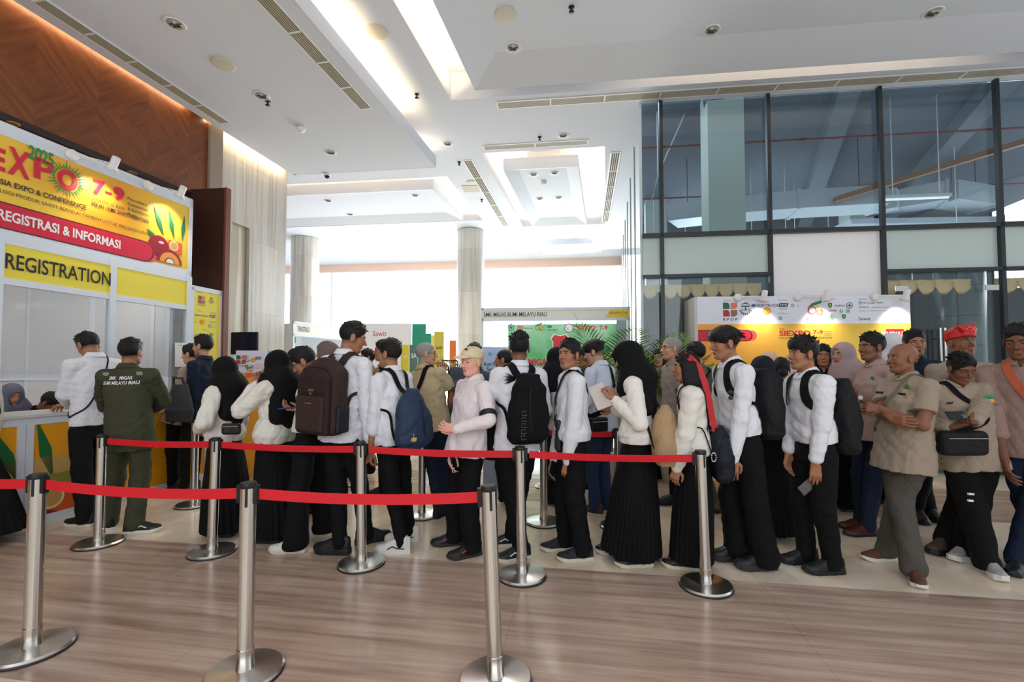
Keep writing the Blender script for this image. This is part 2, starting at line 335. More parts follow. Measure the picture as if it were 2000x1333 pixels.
# left wall: veneered upper wall over a portal, its dark soffit, stone pier
PV = 6.07   # portal right edge
M_dsoff = mat('dark_soffit', s2l(44, 24, 18), 0.45)
struct(uvbox('wall_left', [(-5.85, -5.72, -5.5, PV - 0.02, 3.93, 5.6)], M_wood))
struct(uvbox('trim_1', [(-8.9, -5.72, -5.5, PV, 3.86, 3.93)], M_dsoff))
struct(uvbox('wall_back_left', [(-9.0, -8.9, -5.5, 9, 0, 5.6)], M_wood))
struct(uvbox('trim_2', [(-5.72, -5.2, PV - 0.28, PV - 0.22, 0, 3.97)], M_darkwood))
struct(uvbox('trim_3', [(-5.2, -5.17, PV - 0.29, PV - 0.21, 0, 3.97)], M_redwood))
struct(uvbox('trim_4', [(-5.86, -5.68, PV - 0.02, PV + 0.2, 0, 5.6)], mat('taupe_stone', s2l(150, 134, 116), 0.5, var=0.1)))
# stone pier with its onyx niche
PU = -5.80
bm = bmesh.new()
boxuv(bm, -6.6, PU, PV + 0.2, 6.61, 0, 5.6); boxuv(bm, -6.6, PU, 6.97, 7.84, 0, 5.6)
boxuv(bm, -6.6, PU, 6.61, 6.97, 3.78, 5.6); boxuv(bm, -6.6, PU - 0.1, 6.61, 6.97, 0, 3.78)
struct(bm_obj('wall_pier', bm, M_stone))
m, n, b = nodes_mat('veined_onyx')
t_ = n.nodes.new('ShaderNodeTexCoord'); wv = n.nodes.new('ShaderNodeTexWave'); wv.inputs['Scale'].default_value = 2.6; wv.inputs['Distortion'].default_value = 5; wv.inputs['Detail'].default_value = 3; wv.inputs['Detail Scale'].default_value = 0.7
mp = n.nodes.new('ShaderNodeMapping'); mp.inputs['Scale'].default_value = (2.6, 2.6, 0.12); n.links.new(t_.outputs['Object'], mp.inputs[0]); n.links.new(mp.outputs[0], wv.inputs[0])
cr = n.nodes.new('ShaderNodeValToRGB'); cr.color_ramp.elements[0].color = s2l(206, 194, 164) + (1,); cr.color_ramp.elements[1].color = s2l(240, 236, 222) + (1,); cr.color_ramp.elements[0].position = .55; cr.color_ramp.elements[1].position = .98
n.links.new(wv.outputs[0], cr.inputs[0]); n.links.new(cr.outputs[0], b.inputs['Base Color']); b.inputs['Roughness'].default_value = 0.25
struct(uvbox('trim_5', [(PU - 0.1, PU - 0.06, 6.61, 6.95, 0, 3.78)], m))
strip_light('cove_light', uvw(-5.68, 6.0, ZL + 0.1), uvw(-5.68, 7.7, ZL + 0.1), 9, wdt=0.05, tilt=Vector((-1.2, 0, -.5)))
strip_light('cove_light', uvw(-5.66, 1.0, ZL + 0.1), uvw(-5.66, 5.7, ZL + 0.1), 12, wdt=0.05, tilt=Vector((-1.0, 0, -.8)))
struct(uvbox('wall_far_left', [(-14, -12.9, 3, 17, 0, 5.4)], M_ceil))
# round stone columns
def column(u, v, r, zt, label):
    bm = bmesh.new(); n = 40
    prof = []
    o = uvw(u, v, 0); rings = []
    for z in (0, 0.02, zt):
        rings.append([bm.verts.new(o + Vector((math.cos(2 * math.pi * k / n) * r, math.sin(2 * math.pi * k / n) * r, z))) for k in range(n)])
    for a, b in zip(rings, rings[1:]):
        for k in range(n): bm.faces.new((a[k], a[(k + 1) % n], b[(k + 1) % n], b[k]))
    c = bm_obj('round_column', bm, M_stone); c['kind'] = 'structure'; tag(c, label, 'column')
    for f in c.data.polygons: f.use_smooth = True
column(-3.79, 12.75, 0.385, 5.39, 'round column clad in grey travertine in the middle of the hall')
column(-8.95, 12.95, 0.40, 5.39, 'round travertine column just right of the flat stone pier')
# far facade: blown-out glazing with pale mullions and a pinkish lintel
FV = 16.3
struct(uvbox('wall_far', [(-12.9, 0.53, FV, FV + 0.2, 5.12, 5.6)], mat('peach_lintel', s2l(238, 206, 190), 0.7)))
M_mull = mat('pale_mullion', s2l(236, 242, 244), 0.5)
gl_far = glass('clear_facade_glass', (0.97, 0.99, 1.0), boost=0.6)
k = 0
for a in np.arange(-12.9, 0.5, 2.68):
    k += 1
    wf = uvbox('window_%d' % k, [(a, a + 0.06, FV, FV + 0.08, 0, 5.12), (a, a + 2.68, FV, FV + 0.05, 2.6, 2.64), (a, a + 2.68, FV, FV + 0.05, 0, 0.08)], M_mull); struct(wf)
    uvbox('window_pane', [(a + 0.06, a + 2.68, FV + 0.02, FV + 0.035, 0.08, 5.12)], gl_far, wf)
# outside: pale sunlit forecourt and hedge
struct(uvbox('ground_outside', [(-30, 20, FV + 0.25, 60, -0.15, -0.02)], mat('sunlit_paving', (0.75, 0.76, 0.76), 0.8)))

# ---- the dim room behind the glazed wall on the right ----
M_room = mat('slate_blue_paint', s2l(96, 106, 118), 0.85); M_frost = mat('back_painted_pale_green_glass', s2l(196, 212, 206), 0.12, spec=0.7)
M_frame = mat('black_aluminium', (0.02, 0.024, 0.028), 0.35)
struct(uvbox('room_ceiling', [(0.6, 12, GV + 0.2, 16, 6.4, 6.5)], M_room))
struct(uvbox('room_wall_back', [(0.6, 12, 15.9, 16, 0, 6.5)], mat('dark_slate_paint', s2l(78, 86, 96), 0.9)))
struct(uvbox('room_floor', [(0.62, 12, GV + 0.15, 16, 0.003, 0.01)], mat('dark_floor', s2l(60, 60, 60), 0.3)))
M_beam = mat('grey_beam_paint', s2l(112, 122, 132), 0.8)
for i, (u0, v0) in enumerate(((1.4, 7.2), (3.6, 7.2), (6.0, 7.2))):
    bm = bmesh.new(); prism(bm, [uvw(u0, v0, 6.1), uvw(u0 + 0.35, v0, 6.1), uvw(u0 + 3.0, 15.8, 6.1), uvw(u0 + 2.6, 15.8, 6.1)], Vector((0, 0, 0.32)))
    struct(bm_obj('ceiling_beam', bm, M_beam))
M_pale = mat('pale_green_column_paint', s2l(206, 218, 208), 0.7)
for nme, b_ in (('column', (1.75, 2.35, 8.1, 8.7, 0, 6.4)), ('column', (1.15, 1.75, 13.5, 14.0, 0, 6.4)), ('column', (6.5, 7.1, 13.2, 13.8, 0, 6.4))):
    tag(struct(uvbox('square_column', b_, M_pale)), 'pale green square column standing inside the glazed side room', 'column', 'columns in the glazed side room')
M_duct = mat('silver_duct_insulation', s2l(190, 200, 208), 0.45, 0.3, bump=0.4, bscale=12)
def duct(name, pts, w_, h_, label):
    bm = bmesh.new()
    for p, q in zip(pts, pts[1:]):
        d = (q - p); s_ = d.cross(UP).normalized()
        obox(bm, (p + q) / 2, d * 1.02, s_ * w_, UP * h_)
        obox(bm, q, d.normalized() * 0.05, s_ * (w_ + .05), UP * (h_ + .05))
    o = tag(bm_obj(name, bm, M_duct), label, 'duct')
    for q in (pts[0].lerp(pts[1], .3), pts[-1].lerp(pts[-2], .2)):
        b2 = bmesh.new(); tube(b2, [q, Vector((q.x, q.y, 6.4))], .008, 6); bm_obj('hanger_rod', b2, M_frame, o)
    return o
duct('air_duct', [uvw(1.6, 11.2, 5.1), uvw(2.6, 10.6, 5.0), uvw(4.0, 10.4, 5.0), uvw(5.6, 10.3, 5.0)], 0.7, 0.38, 'silver insulated air duct crossing level behind the glazing')
duct('air_duct', [uvw(5.75, 10.5, 5.05), uvw(6.4, 11.5, 5.3), uvw(7.4, 11.1, 5.35), uvw(8.6, 11.6, 5.35)], 0.6, 0.42, 'silver air duct stepping up behind the right-hand glass panes')
duct('air_duct', [uvw(5.6, 11.9, 4.9), uvw(8.9, 12.1, 4.9)], 1.0, 0.12, 'long flat silver duct below the others behind the right-hand glass')
M_tube = mat('lit_fluorescent_tube', (0.85, 0.95, 1.0), 0.4, emit=0.9)
def pend(u, v, z, L, label):
    bm = bmesh.new(); obox(bm, uvw(u, v, z), VB * L, VA * 0.12, UP * 0.05)
    o = bm_obj('pendant_batten_light', bm, M_white); tag(o, label, 'light')
    for s_ in (-.35, .35):
        b2 = bmesh.new(); tube(b2, [uvw(u + s_ * L, v, z), uvw(u + s_ * L, v, 6.4)], 0.008, 6); bm_obj('suspension_rod', b2, M_white, o)
    b2 = bmesh.new(); obox(b2, uvw(u, v, z - 0.035), VB * L * .96, VA * 0.04, UP * 0.03); bm_obj('tube_lamp', b2, M_tube, o)
pend(5.5, 8.9, 4.55, 1.1, 'white batten light hung on two rods high in the right-hand pane')
pend(3.85, 11.5, 4.45, 1.1, 'white batten light hung below the level silver duct')
pend(1.75, 13.0, 4.3, 1.2, 'white batten light hung between the two pale columns')
pend(7.6, 10.4, 4.0, 1.2, 'white batten light at the far right of the glazed room')
pend(5.4, 12.9, 4.2, 1.2, 'white batten light hung low beside the railing')
M_pipe = mat('red_sprinkler_pipe', s2l(140, 60, 60), 0.5)
for (v, z, l) in ((9.0, 5.75, 'upper red sprinkler pipe crossing behind the glazing'), (11.6, 5.7, 'lower red sprinkler pipe crossing behind the glazing')):
    b2 = bmesh.new(); tube(b2, [uvw(0.7, v, z), uvw(10, v, z)], 0.022, 8); tag(bm_obj('sprinkler_pipe', b2, M_pipe), l, 'pipe')
M_orange = mat('amber_wood_beam', s2l(150, 100, 60), 0.6)
b2 = bmesh.new(); a_, c_ = uvw(4.6, 9.9, 4.9), uvw(9.2, 8.4, 5.9); obox(b2, (a_ + c_) / 2, c_ - a_, VA * .12, UP * .1); tag(bm_obj('slanting_beam', b2, M_orange), 'amber slanting beam rising behind the right-hand panes', 'beam')
b2 = bmesh.new()
tube(b2, [uvw(6.4, 12.6, 3.3), uvw(6.4, 12.6, 4.35), uvw(10.2, 12.2, 4.4)], 0.03, 6); tube(b2, [uvw(4.9, 12.8, 3.6), uvw(6.4, 12.6, 4.3)], 0.03, 6)
for k in range(6): tube(b2, [uvw(6.4 + k * .6, 12.5, 3.2), uvw(6.4 + k * .6, 12.5, 4.36)], 0.02, 5)
tag(bm_obj('stair_railing', b2, M_frame), 'dark railing of the upper landing inside the glazed room', 'railing')
for i, (p0, p1) in enumerate((((1345, 205), (1290, 330)), ((1285, 345), (1268, 405)))):
    b2 = bmesh.new(); a_, c_ = P(*p0, 8.6), P(*p1, 9.2); tube(b2, [Vector((a_.x, a_.y, 6.4)), a_, c_], 0.012, 6); tag(bm_obj('hanging_cable', b2, M_white), ['long white cable trunking slanting down in the left glass pane', 'short white cable dropping beside the first mullion'][i], 'cable')
l = bpy.data.lights.new('room_fill_light', 'AREA'); l.size = 6; l.energy = 150; l.color = (.85, .93, 1); o = bpy.data.objects.new('room_fill_light', l); COL.objects.link(o); o.location = uvw(5.5, 12.2, 3.5); o.rotation_euler = (rad(180), 0, 0)  # added upward fill so the dim room's ceiling and ducts show
# glazing: mullions, transom, frosted spandrels, doors below
pg = Plane(uvw(0.53, GV, 0), VB, -VA)
gla = glass('tinted_curtain_wall_glass', (0.78, 0.84, 0.86), boost=1.3)
def gx(px, z=4.0):
    a, b = pg.at(px, 300); return a
mus = [gx(p) for p in (1290, 1499, 1717, 1945)] ; mus += [mus[-1] + 1.37, mus[-1] + 2.74]
ZM = 3.40; ZF = 2.82; M_wp = mat('bright_white_panel', s2l(248, 246, 246), .6)
bm = bmesh.new()
prev = 0.0; k = 20
pg_box = lambda bm, a0, a1, z0, z1, t0=0, t1=0.06: prism(bm, [pg.pt(a0, z0, t0), pg.pt(a1, z0, t0), pg.pt(a1, z1, t0), pg.pt(a0, z1, t0)], pg.n * (t1 - t0))
for i, a in enumerate(mus):
    k += 1; bm = bmesh.new()
    pg_box(bm, a - 0.025, a + 0.025, 0, ZU); pg_box(bm, prev, a, ZM - 0.03, ZM + 0.03)
    if i != 2: pg_box(bm, prev, a, ZF - 0.05, ZF)
    wn = struct(bm_obj('window_%d' % k, bm, M_frame))
    bm = bmesh.new(); pg_box(bm, prev, a, ZM + 0.03, ZU - 0.0, -0.03, -0.015); bm_obj('upper_pane', bm, gla, wn)
    bm = bmesh.new(); pg_box(bm, prev, a, ZF, ZM - 0.03, -0.03, 0.0); bm_obj('spandrel_panel', bm, M_wp if i == 2 else M_frost, wn)
    if i != 2:
        bm = bmesh.new(); pg_box(bm, prev, a, 0.02, ZF - 0.05, -0.03, -0.015); bm_obj('lower_pane', bm, MATS.get('clear_lower_glass') or glass('clear_lower_glass', (0.93, 0.95, 0.95), boost=1.0), wn)
    else:
        bm = bmesh.new(); pg_box(bm, prev, a, 0.02, ZF, -0.03, 0.0); bm_obj('closed_panel', bm, M_wp, wn)
    prev = a
# side return of the glass box, running away to the facade
for i, v in enumerate(np.arange(GV, 16.2, 1.35)):
    k += 1; wn = struct(uvbox('window_%d' % k, [(0.5, 0.54, v, v + 0.008, 0, ZU)], mat('thin_glass_joint', s2l(205, 215, 218), 0.4)))
    uvbox('side_pane', [(0.515, 0.53, v + 0.02, v + 1.35, 0, ZU)], glass('side_return_glass', (0.5, 0.56, 0.58), boost=1.6) if i == 0 else MATS['side_return_glass'], wn)
# black curtains with gold swags behind the lower glass
M_curt = mat('black_curtain_cloth', s2l(22, 26, 28), 0.9, spec=.1); M_gold = mat('gold_swag_satin', s2l(226, 200, 146), 0.5)
def curtain(a0, a1, label):
    bm = bmesh.new(); n = int((a1 - a0) * 60); prevv = None
    for i in range(n + 1):
        a = a0 + (a1 - a0) * i / n; off = -0.22 + 0.03 * math.sin(a * 46 + math.sin(a * 9) * 2)
        v = [bm.verts.new(pg.pt(a, z, off)) for z in (0.02, 2.6)]
        if prevv: bm.faces.new((prevv[0], v[0], v[1], prevv[1]))
        prevv = v
    c = bm_obj('curtain', bm, M_curt, None, True); tag(c, label, 'curtain')
    mo = c.modifiers.new('t', 'SOLIDIFY'); mo.thickness = 0.006
def swag(a0, a1, n, label):
    bm = bmesh.new(); W = (a1 - a0) / n; m_ = 14
    for s_ in range(n):
        prevv = None
        for i in range(m_ + 1):
            t = i / m_; a = a0 + (s_ + t) * W; dep = 0.10 + 0.11 * (4 * t * (1 - t)) ** 0.8; col = []
            for j in range(6):
                q = j / 5; col.append(bm.verts.new(pg.pt(a, 2.70 - dep * q, -0.15 + 0.02 * math.sin(q * 14 + t * 6))))
            if prevv:
                for j in range(5): bm.faces.new((prevv[j], col[j], col[j + 1], prevv[j + 1]))
            prevv = col
    c = bm_obj('swag_valance', bm, M_gold, None, True); tag(c, label, 'valance')
    mo = c.modifiers.new('t', 'SOLIDIFY'); mo.thickness = 0.006
curtain(0.02, mus[1] - 0.04, 'black pleated curtain behind the lower glass left of the white panel')
swag(mus[0] + 0.05, mus[1] - 0.06, 7, 'gold satin swag valance above the curtain left of the white panel')
swag(0.03, mus[0] - 0.04, 1, 'short piece of gold swag at the glass corner')
curtain(mus[2] + 0.1, mus[2] + 0.55, 'black curtain beside the glass doors right of the white panel')
swag(mus[2] + 0.08, mus[3] - 0.25, 5, 'gold satin swag valance over the glass doors on the right')
swag(mus[3] + 0.05, mus[3] + 1.2, 4, 'gold swag valance at the right edge of the picture')
# dark tiled round pillars seen through the doors
m, n, b = nodes_mat('dark_green_tile'); t_ = n.nodes.new('ShaderNodeTexCoord'); bk = n.nodes.new('ShaderNodeTexBrick'); bk.offset = 0
sp_ = n.nodes.new('ShaderNodeSeparateXYZ'); n.links.new(t_.outputs['Object'], sp_.inputs[0]); cb = n.nodes.new('ShaderNodeCombineXYZ'); n.links.new(sp_.outputs[0], cb.inputs[0]); n.links.new(sp_.outputs[2], cb.inputs[1]); n.links.new(cb.outputs[0], bk.inputs[0])
bk.inputs['Scale'].default_value = 1; bk.inputs['Brick Width'].default_value = .42; bk.inputs['Row Height'].default_value = .45; bk.inputs['Mortar Size'].default_value = .006
bk.inputs['Color1'].default_value = s2l(98, 118, 122) + (1,); bk.inputs['Color2'].default_value = s2l(84, 104, 108) + (1,); bk.inputs['Mortar'].default_value = s2l(40, 50, 52) + (1,)
n.links.new(bk.outputs[0], b.inputs['Base Color']); b.inputs['Roughness'].default_value = 0.2; M_tile = m
for i, (a, off, r) in enumerate(((3.75, 0.9, 0.42), (4.95, 0.95, 0.3))):
    bm = bmesh.new(); lathe(bm, [(r, 0.01), (r, 3.3)], 40, UP, pg.pt(a, 0, -off)); c = bm_obj('tiled_pillar', bm, M_tile, None, True)
    tag(struct(c), ['wide round dark-tiled pillar behind the door handles', 'narrower round tiled pillar behind the right-hand door'][i], 'pillar')
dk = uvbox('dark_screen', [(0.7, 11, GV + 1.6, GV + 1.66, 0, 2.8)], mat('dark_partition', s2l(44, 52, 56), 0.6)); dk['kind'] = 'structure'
# pairs of long tubular door handles
def handle(px, label):
    a, z = pg.at(px, 614); bm = bmesh.new(); tube(bm, [pg.pt(a, 1.15, 0.09), pg.pt(a, 2.0, 0.09)], 0.016, 12)
    o = tag(bm_obj('door_pull', bm, M_steel), label, 'door handle')
    b2 = bmesh.new()
    for z in (1.3, 1.86): tube(b2, [pg.pt(a, z, 0.09), pg.pt(a, z, -0.02)], 0.01, 8)
    bm_obj('standoff', b2, M_steel, o)
for px_, l_ in ((1825, 'leftmost tubular steel pull of the glass doors'), (1834, 'second tubular steel pull on the left glass door leaf'), (1847, 'third tubular steel pull, on the right glass door leaf'), (1857, 'rightmost tubular steel pull of the glass doors')): handle(px_, l_)
for i, (x0, x1, y0, y1) in enumerate(((1741, 1765, 561, 571), (1914, 1940, 559, 569))):
    pl_ = plate(pg, 'door_closer_plate', rect(x0, y1, x1, y0), M_steel, None, 0.07, 0.015); tag(pl_, ['small steel patch fitting above the left glass door', 'small steel patch fitting above the right glass door'][i], 'door fitting')

# ---- ceiling fittings ----
def on_ceiling(px, py, z): return C(px, py, z)
M_cone = mat('downlight_reflector', (0.75, 0.72, 0.7), 0.15, 0.9); M_vent = mat('beige_grille', s2l(190, 182, 160), 0.5); M_slot = mat('grille_shadow_gap', s2l(84, 78, 66), 0.8)
M_spk = mat('cream_speaker_mesh', s2l(214, 208, 190), 0.7)
def downlight(px, py, z, label, r=0.095):
    p = on_ceiling(px, py, z); o = thing('recessed_downlight', label, 'light', 'recessed downlights in the ceiling', p)
    bm = bmesh.new(); lathe(bm, [(r * .82, -0.002), (r, -0.008), (r * 1.08, 0.0)], 28); bm_obj('trim_ring', bm, M_white, o, True)
    bm = bmesh.new(); lathe(bm, [(r * .82, -0.004), (r * .78, -0.0035), (r * .5, -0.0025), (0.01, -0.002)], 28); bm_obj('reflector', bm, M_cone, o, True)
    bm = bmesh.new(); obox(bm, Vector((0, 0, -0.006)), Vector((r * 1.2, 0, 0)), Vector((0, r * .22, 0)), UP * 0.004); obox(bm, Vector((0, r * .4, -0.006)), Vector((r * .9, 0, 0)), Vector((0, r * .12, 0)), UP * 0.004); bm_obj('louvre', bm, M_slot, o)
    return o
for q in ((342, 47, ZL, 'nearest downlight in the low ceiling on the left'), (511, 187, ZL, 'downlight in the low ceiling beside a black sprinkler head'), (646, 298, ZL, 'downlight in the low ceiling above the stone pier'),
          (1002, 93, 5.42, 'downlight in the raised ceiling panel at the left'), (1390, 59, 5.42, 'downlight in the middle of the raised ceiling panel'), (1822, 25, 5.42, 'downlight in the raised ceiling panel at the far right'),
          (874, 281, ZU, 'downlight left of the vent before the square tray'), (1100, 265, ZU, 'downlight right of a sprinkler before the square tray'),
          (1042, 341, 5.42, 'near left downlight in the far tray panel'), (1083, 338, 5.42, 'near right downlight in the far tray panel'), (1054, 388, 5.42, 'middle left downlight in the far tray panel'), (1091, 386, 5.42, 'middle right downlight in the far tray panel'),
          (641, 392, 5.42, 'left downlight in the wide far tray'), (811, 382, 5.42, 'right downlight in the wide far tray'), (684, 419, 5.42, 'rear left downlight in the wide far tray')): downlight(*q)
for u_, v_ in ((-1.2, 9.5), (-5.2, 10.2), (-1.2, 11.8), (-3.0, 8.2), (-0.8, 6.85)):  # added spots that brighten the far hall and the school fascia
    l = bpy.data.lights.new('hall_fill_spot', 'SPOT'); l.energy = 110; l.spot_size = rad(140); l.spot_blend = .8; l.color = (1, .96, .9); l.shadow_soft_size = .12; o = bpy.data.objects.new('hall_fill_spot', l); COL.objects.link(o); o.location = uvw(u_, v_, 5.22)
def speaker(px, py, z, label, r=0.12):
    p = on_ceiling(px, py, z); bm = bmesh.new(); lathe(bm, [(r * 1.05, 0), (r, -0.012), (r * .9, -0.014), (0.01, -0.016)], 28); o = bm_obj('ceiling_speaker', bm, M_spk, None, True); o.location = p; tag(o, label, 'speaker')
for q in ((437, 126, ZL, 'round cream ceiling speaker in the low ceiling'), (737, 62, ZU, 'round cream speaker beside the glowing cove'), (987, 30, 5.42, 'round cream speaker near the top of the raised panel'), (921, 356, ZU, 'small round speaker beside the square access hatch', .11)): speaker(*q)
def sprinkler(px, py, z, label):
    p = on_ceiling(px, py, z); bm = bmesh.new(); lathe(bm, [(0.035, 0), (0.03, -0.01), (0.012, -0.014), (0.01, -0.05), (0.03, -0.052), (0.03, -0.056), (0.006, -0.06)], 12); o = bm_obj('fire_sprinkler', bm, M_blackp, None, True); o.location = p; tag(o, label, 'sprinkler')
for q in ((523, 198, ZL, 'dark sprinkler head beside a downlight in the low ceiling'), (814, 184, ZU, 'dark sprinkler head beside the glowing cove'), (1116, 14, 5.42, 'dark sprinkler head in the raised ceiling panel'), (1054, 268, ZU, 'sprinkler head just left of the round downlight before the tray'), (897, 317, ZU, 'sprinkler head at the corner of the low slab'), (941, 390, ZU, 'sprinkler head beside the long slanting grille')): sprinkler(*q)
def dome(px, py, z, m_, label):
    p = on_ceiling(px, py, z); bm = bmesh.new(); lathe(bm, [(0.06, 0), (0.06, -0.03), (0.045, -0.06), (0.01, -0.075)], 16); o = bm_obj('smoke_detector', bm, m_, None, True); o.location = p; tag(o, label, 'smoke detector')
dome(588, 249, ZL, M_white, 'white smoke detector in the low ceiling'); dome(1062, 355, 5.42, M_white, 'white smoke detector in the far tray panel')
p = on_ceiling(639, 341, ZL); o = thing('dome_camera', 'small black dome camera at the far edge of the low ceiling', 'camera', None, p)
bm = bmesh.new(); lathe(bm, [(0.06, 0), (0.055, -0.03)], 16); bm_obj('mount', bm, M_white, o, True); bm = bmesh.new(); lathe(bm, [(0.045, -0.03), (0.04, -0.06), (0.01, -0.075)], 16); bm_obj('dome', bm, M_blackp, o, True)
def vent(p0, p1, wdt, n, label, z, slats=7):
    a, c = C(*p0, z), C(*p1, z); d = (c - a); L = d.length; x = d.normalized(); y = UP.cross(x)
    o = thing('linear_air_grille', label, 'air vent', 'linear air grilles in the ceiling', a)
    bm = bmesh.new(); obox(bm, d / 2 + Vector((0, 0, -0.002)), x * L, y * wdt * .9, UP * 0.003); bm_obj('grille_back', bm, M_slot, o)
    bm = bmesh.new()
    for s_ in (-.5, .5): obox(bm, d / 2 + y * wdt * s_ - UP * .005, x * L, y * 0.018, UP * .01)
    for i in range(n + 1): obox(bm, x * L * i / n - UP * .005, x * 0.02, y * wdt, UP * .01)
    bm_obj('grille_frame', bm, M_white, o)
    bm = bmesh.new()
    for i in range(slats): obox(bm, d / 2 + y * wdt * (-.43 + .86 * i / (slats - 1)) - UP * .006, x * L, y * wdt * .075, UP * .005)
    bm_obj('grille_slats', bm, M_vent, o)
vent((75, 0), (440, 240), 0.16, 5, 'long beige air grille along the veneered wall', ZL)
vent((510, -10), (715, 212), 0.17, 4, 'beige air grille near the edge of the low ceiling', ZL)
vent((972, 206), (2010, 137), 0.17, 9, 'long beige air grille along the top of the glazed wall', ZU)
vent((945, 289), (1148, 277), 0.16, 2, 'air grille crossing before the far square tray', ZU)
vent((913, 313), (988, 441), 0.17, 5, 'slanting air grille left of the far square tray', ZU, 5)
vent((1203, 297), (1182, 433), 0.17, 5, 'air grille between the far square tray and the glass corner', ZU, 5)
pl_ = [C(x, y, ZU - .004) for x, y in ((901, 363), (932, 362), (938, 375), (907, 375))]; bm = bmesh.new(); prism(bm, pl_, Vector((0, 0, -.006))); tag(bm_obj('access_hatch', bm, M_vent), 'square beige access hatch in the ceiling by the slanting grille', 'hatch')
for i, (px_, py_) in enumerate(((26, 241), (258, 337))):
    p = C(px_, py_, 3.86); bm = bmesh.new(); lathe(bm, [(0.05, 0.0), (0.05, -0.006), (0.03, -0.005)], 16); o = bm_obj('soffit_spotlight', bm, mat('brass_trim', s2l(200, 160, 90), .3, .8), None, True); o.location = p
    tag(o, ['small brass soffit spotlight at the left edge', 'small brass soffit spotlight above the gap between the arm lamps'][i], 'light')
# ================= registration booth =================
PBU = -5.2
pb = Plane(uvw(PBU, 0, 0), VA, VB)       # booth front plane, a = distance along the wall
HV = 5.30                                # right end of the header
BV0 = 1.9
booth = thing('registration_booth', 'white shell-scheme registration booth with yellow fascia and orange counter front', 'booth', None, uvw(PBU, HV, 0))
def bpart(name, boxes, m_, par=None):
    bm = bmesh.new()
    for x in boxes: boxuv(bm, *x)
    o = bm_obj(name, bm, m_); o.parent = par or booth; o.matrix_parent_inverse = Matrix.Translation(-(par or booth).location) if par is None else Matrix(); return o
def pparent(o, par=booth):
    o.parent = par; o.matrix_parent_inverse = Matrix.Translation(-Vector(par.location)); return o
B0, B1 = PBU - 0.04, PBU
bpart('upper_frame', [(B0, B1, BV0, HV, 3.50, 3.62), (B0, B1, BV0, HV, 2.60, 2.70), (B0, B1, HV - .05, HV, 2.2, 3.62)], M_alu)
bpart('fascia_frame', [(B0, B1, BV0, HV, 2.19, 2.25), (B0, B1, BV0, HV, 2.55, 2.60)], M_alu)
v_mid = pb.at(222, 540)[0]; v_l = pb.at(-2, 540)[0]
for v in (v_l, v_mid, HV - .025): bpart('fascia_post', [(B0 - .01, B1 + .008, v - .028, v + .028, 0.98, 2.62)], M_alu)
bpart('fascia_board', [(B0 + .01, B1 - .006, BV0, HV - .05, 2.25, 2.55)], M_yellow)
# banner: yellow artwork board
m, n, b = nodes_mat('golden_banner_print'); L = n.links.new
t_ = n.nodes.new('ShaderNodeTexCoord'); mp = n.nodes.new('ShaderNodeMapping'); mp.inputs['Rotation'].default_value = (rad(40), 0, 0); L(t_.outputs['Object'], mp.inputs[0])
wv = n.nodes.new('ShaderNodeTexVoronoi'); wv.feature = 'F1'; wv.inputs['Scale'].default_value = 1.6; L(mp.outputs[0], wv.inputs[0])
no = n.nodes.new('ShaderNodeTexNoise'); no.inputs['Scale'].default_value = 0.9; L(mp.outputs[0], no.inputs[0])
cr = n.nodes.new('ShaderNodeValToRGB'); cr.color_ramp.elements[0].color = s2l(240, 158, 44) + (1,); cr.color_ramp.elements[1].color = s2l(250, 206, 72) + (1,); cr.color_ramp.elements[0].position = .38; cr.color_ramp.elements[1].position = .6
L(no.outputs[0], cr.inputs[0]); L(cr.outputs[0], b.inputs['Base Color']); b.inputs['Roughness'].default_value = 0.3; M_banner = m
ban = bpart('banner_board', [(B0 + .01, B1 - .006, BV0, HV - .05, 2.70, 3.50)], M_banner)
pb2 = Plane(uvw(PBU, 0, 0), VA, VB)
def sub(o, par): o.parent = par; o.matrix_parent_inverse = par.matrix_parent_inverse.copy() if par.parent else Matrix(); return o
def bl(body, x0, y0, x1, y1, m_, **k):
    o = letter_px(pb, body, x0, y0, x1, y1, m_, None, **k); o.parent = ban; o.matrix_parent_inverse = Matrix(); return o
# children of the banner board keep world coordinates: undo the booth's offset once
OFF = Vector(booth.location)
def fitb(body, a0, z0, a1, z1, m_, par=ban, **k):
    o = lettering(pb, body, (a0, z0, a1, z1), m_, par, **k); return o
A_ = lambda px, py: pb.at(px, py)
a0 = A_(-62, 330)[0]
def span(x0, x1, yref): return A_(x0, yref)[0], A_(x1, yref)[0]
M_ink = mat('dark_grey_ink', s2l(52, 46, 40), .5)
# rows, heights measured on the banner plane
def row(body, px0, pybase0, px1, h, m_, bold=.0, par=ban, **k):
    a, z = A_(px0, pybase0); a2 = A_(px1, pybase0)[0]; return fitb(body, a, z, a2, z + h, m_, par, bold=bold, **k)
hE = A_(10, 290)[1] - A_(10, 331)[1]
sx0 = A_(-130, 320)[0]; zE = A_(30, 335)[1]
aX0, aP1 = A_(17, 330)[0], A_(104, 350)[0]
def letr(ch, x0, x1, ytop, ybot, m_=M_red, bold=.03):
    xm = (x0 + x1) / 2; z0 = A_(xm, ybot)[1]; z1 = A_(xm, ytop)[1]; return fitb(ch, A_(x0, (ytop + ybot) / 2)[0], z0, A_(x1, (ytop + ybot) / 2)[0], z1, m_, bold=bold, name='banner_letter')
letr('E', -34, 11, 285, 330); letr('X', 15, 59, 292, 346); letr('P', 66, 106, 312, 353)
letr('2025', 55, 105, 291, 318, M_green, .03)
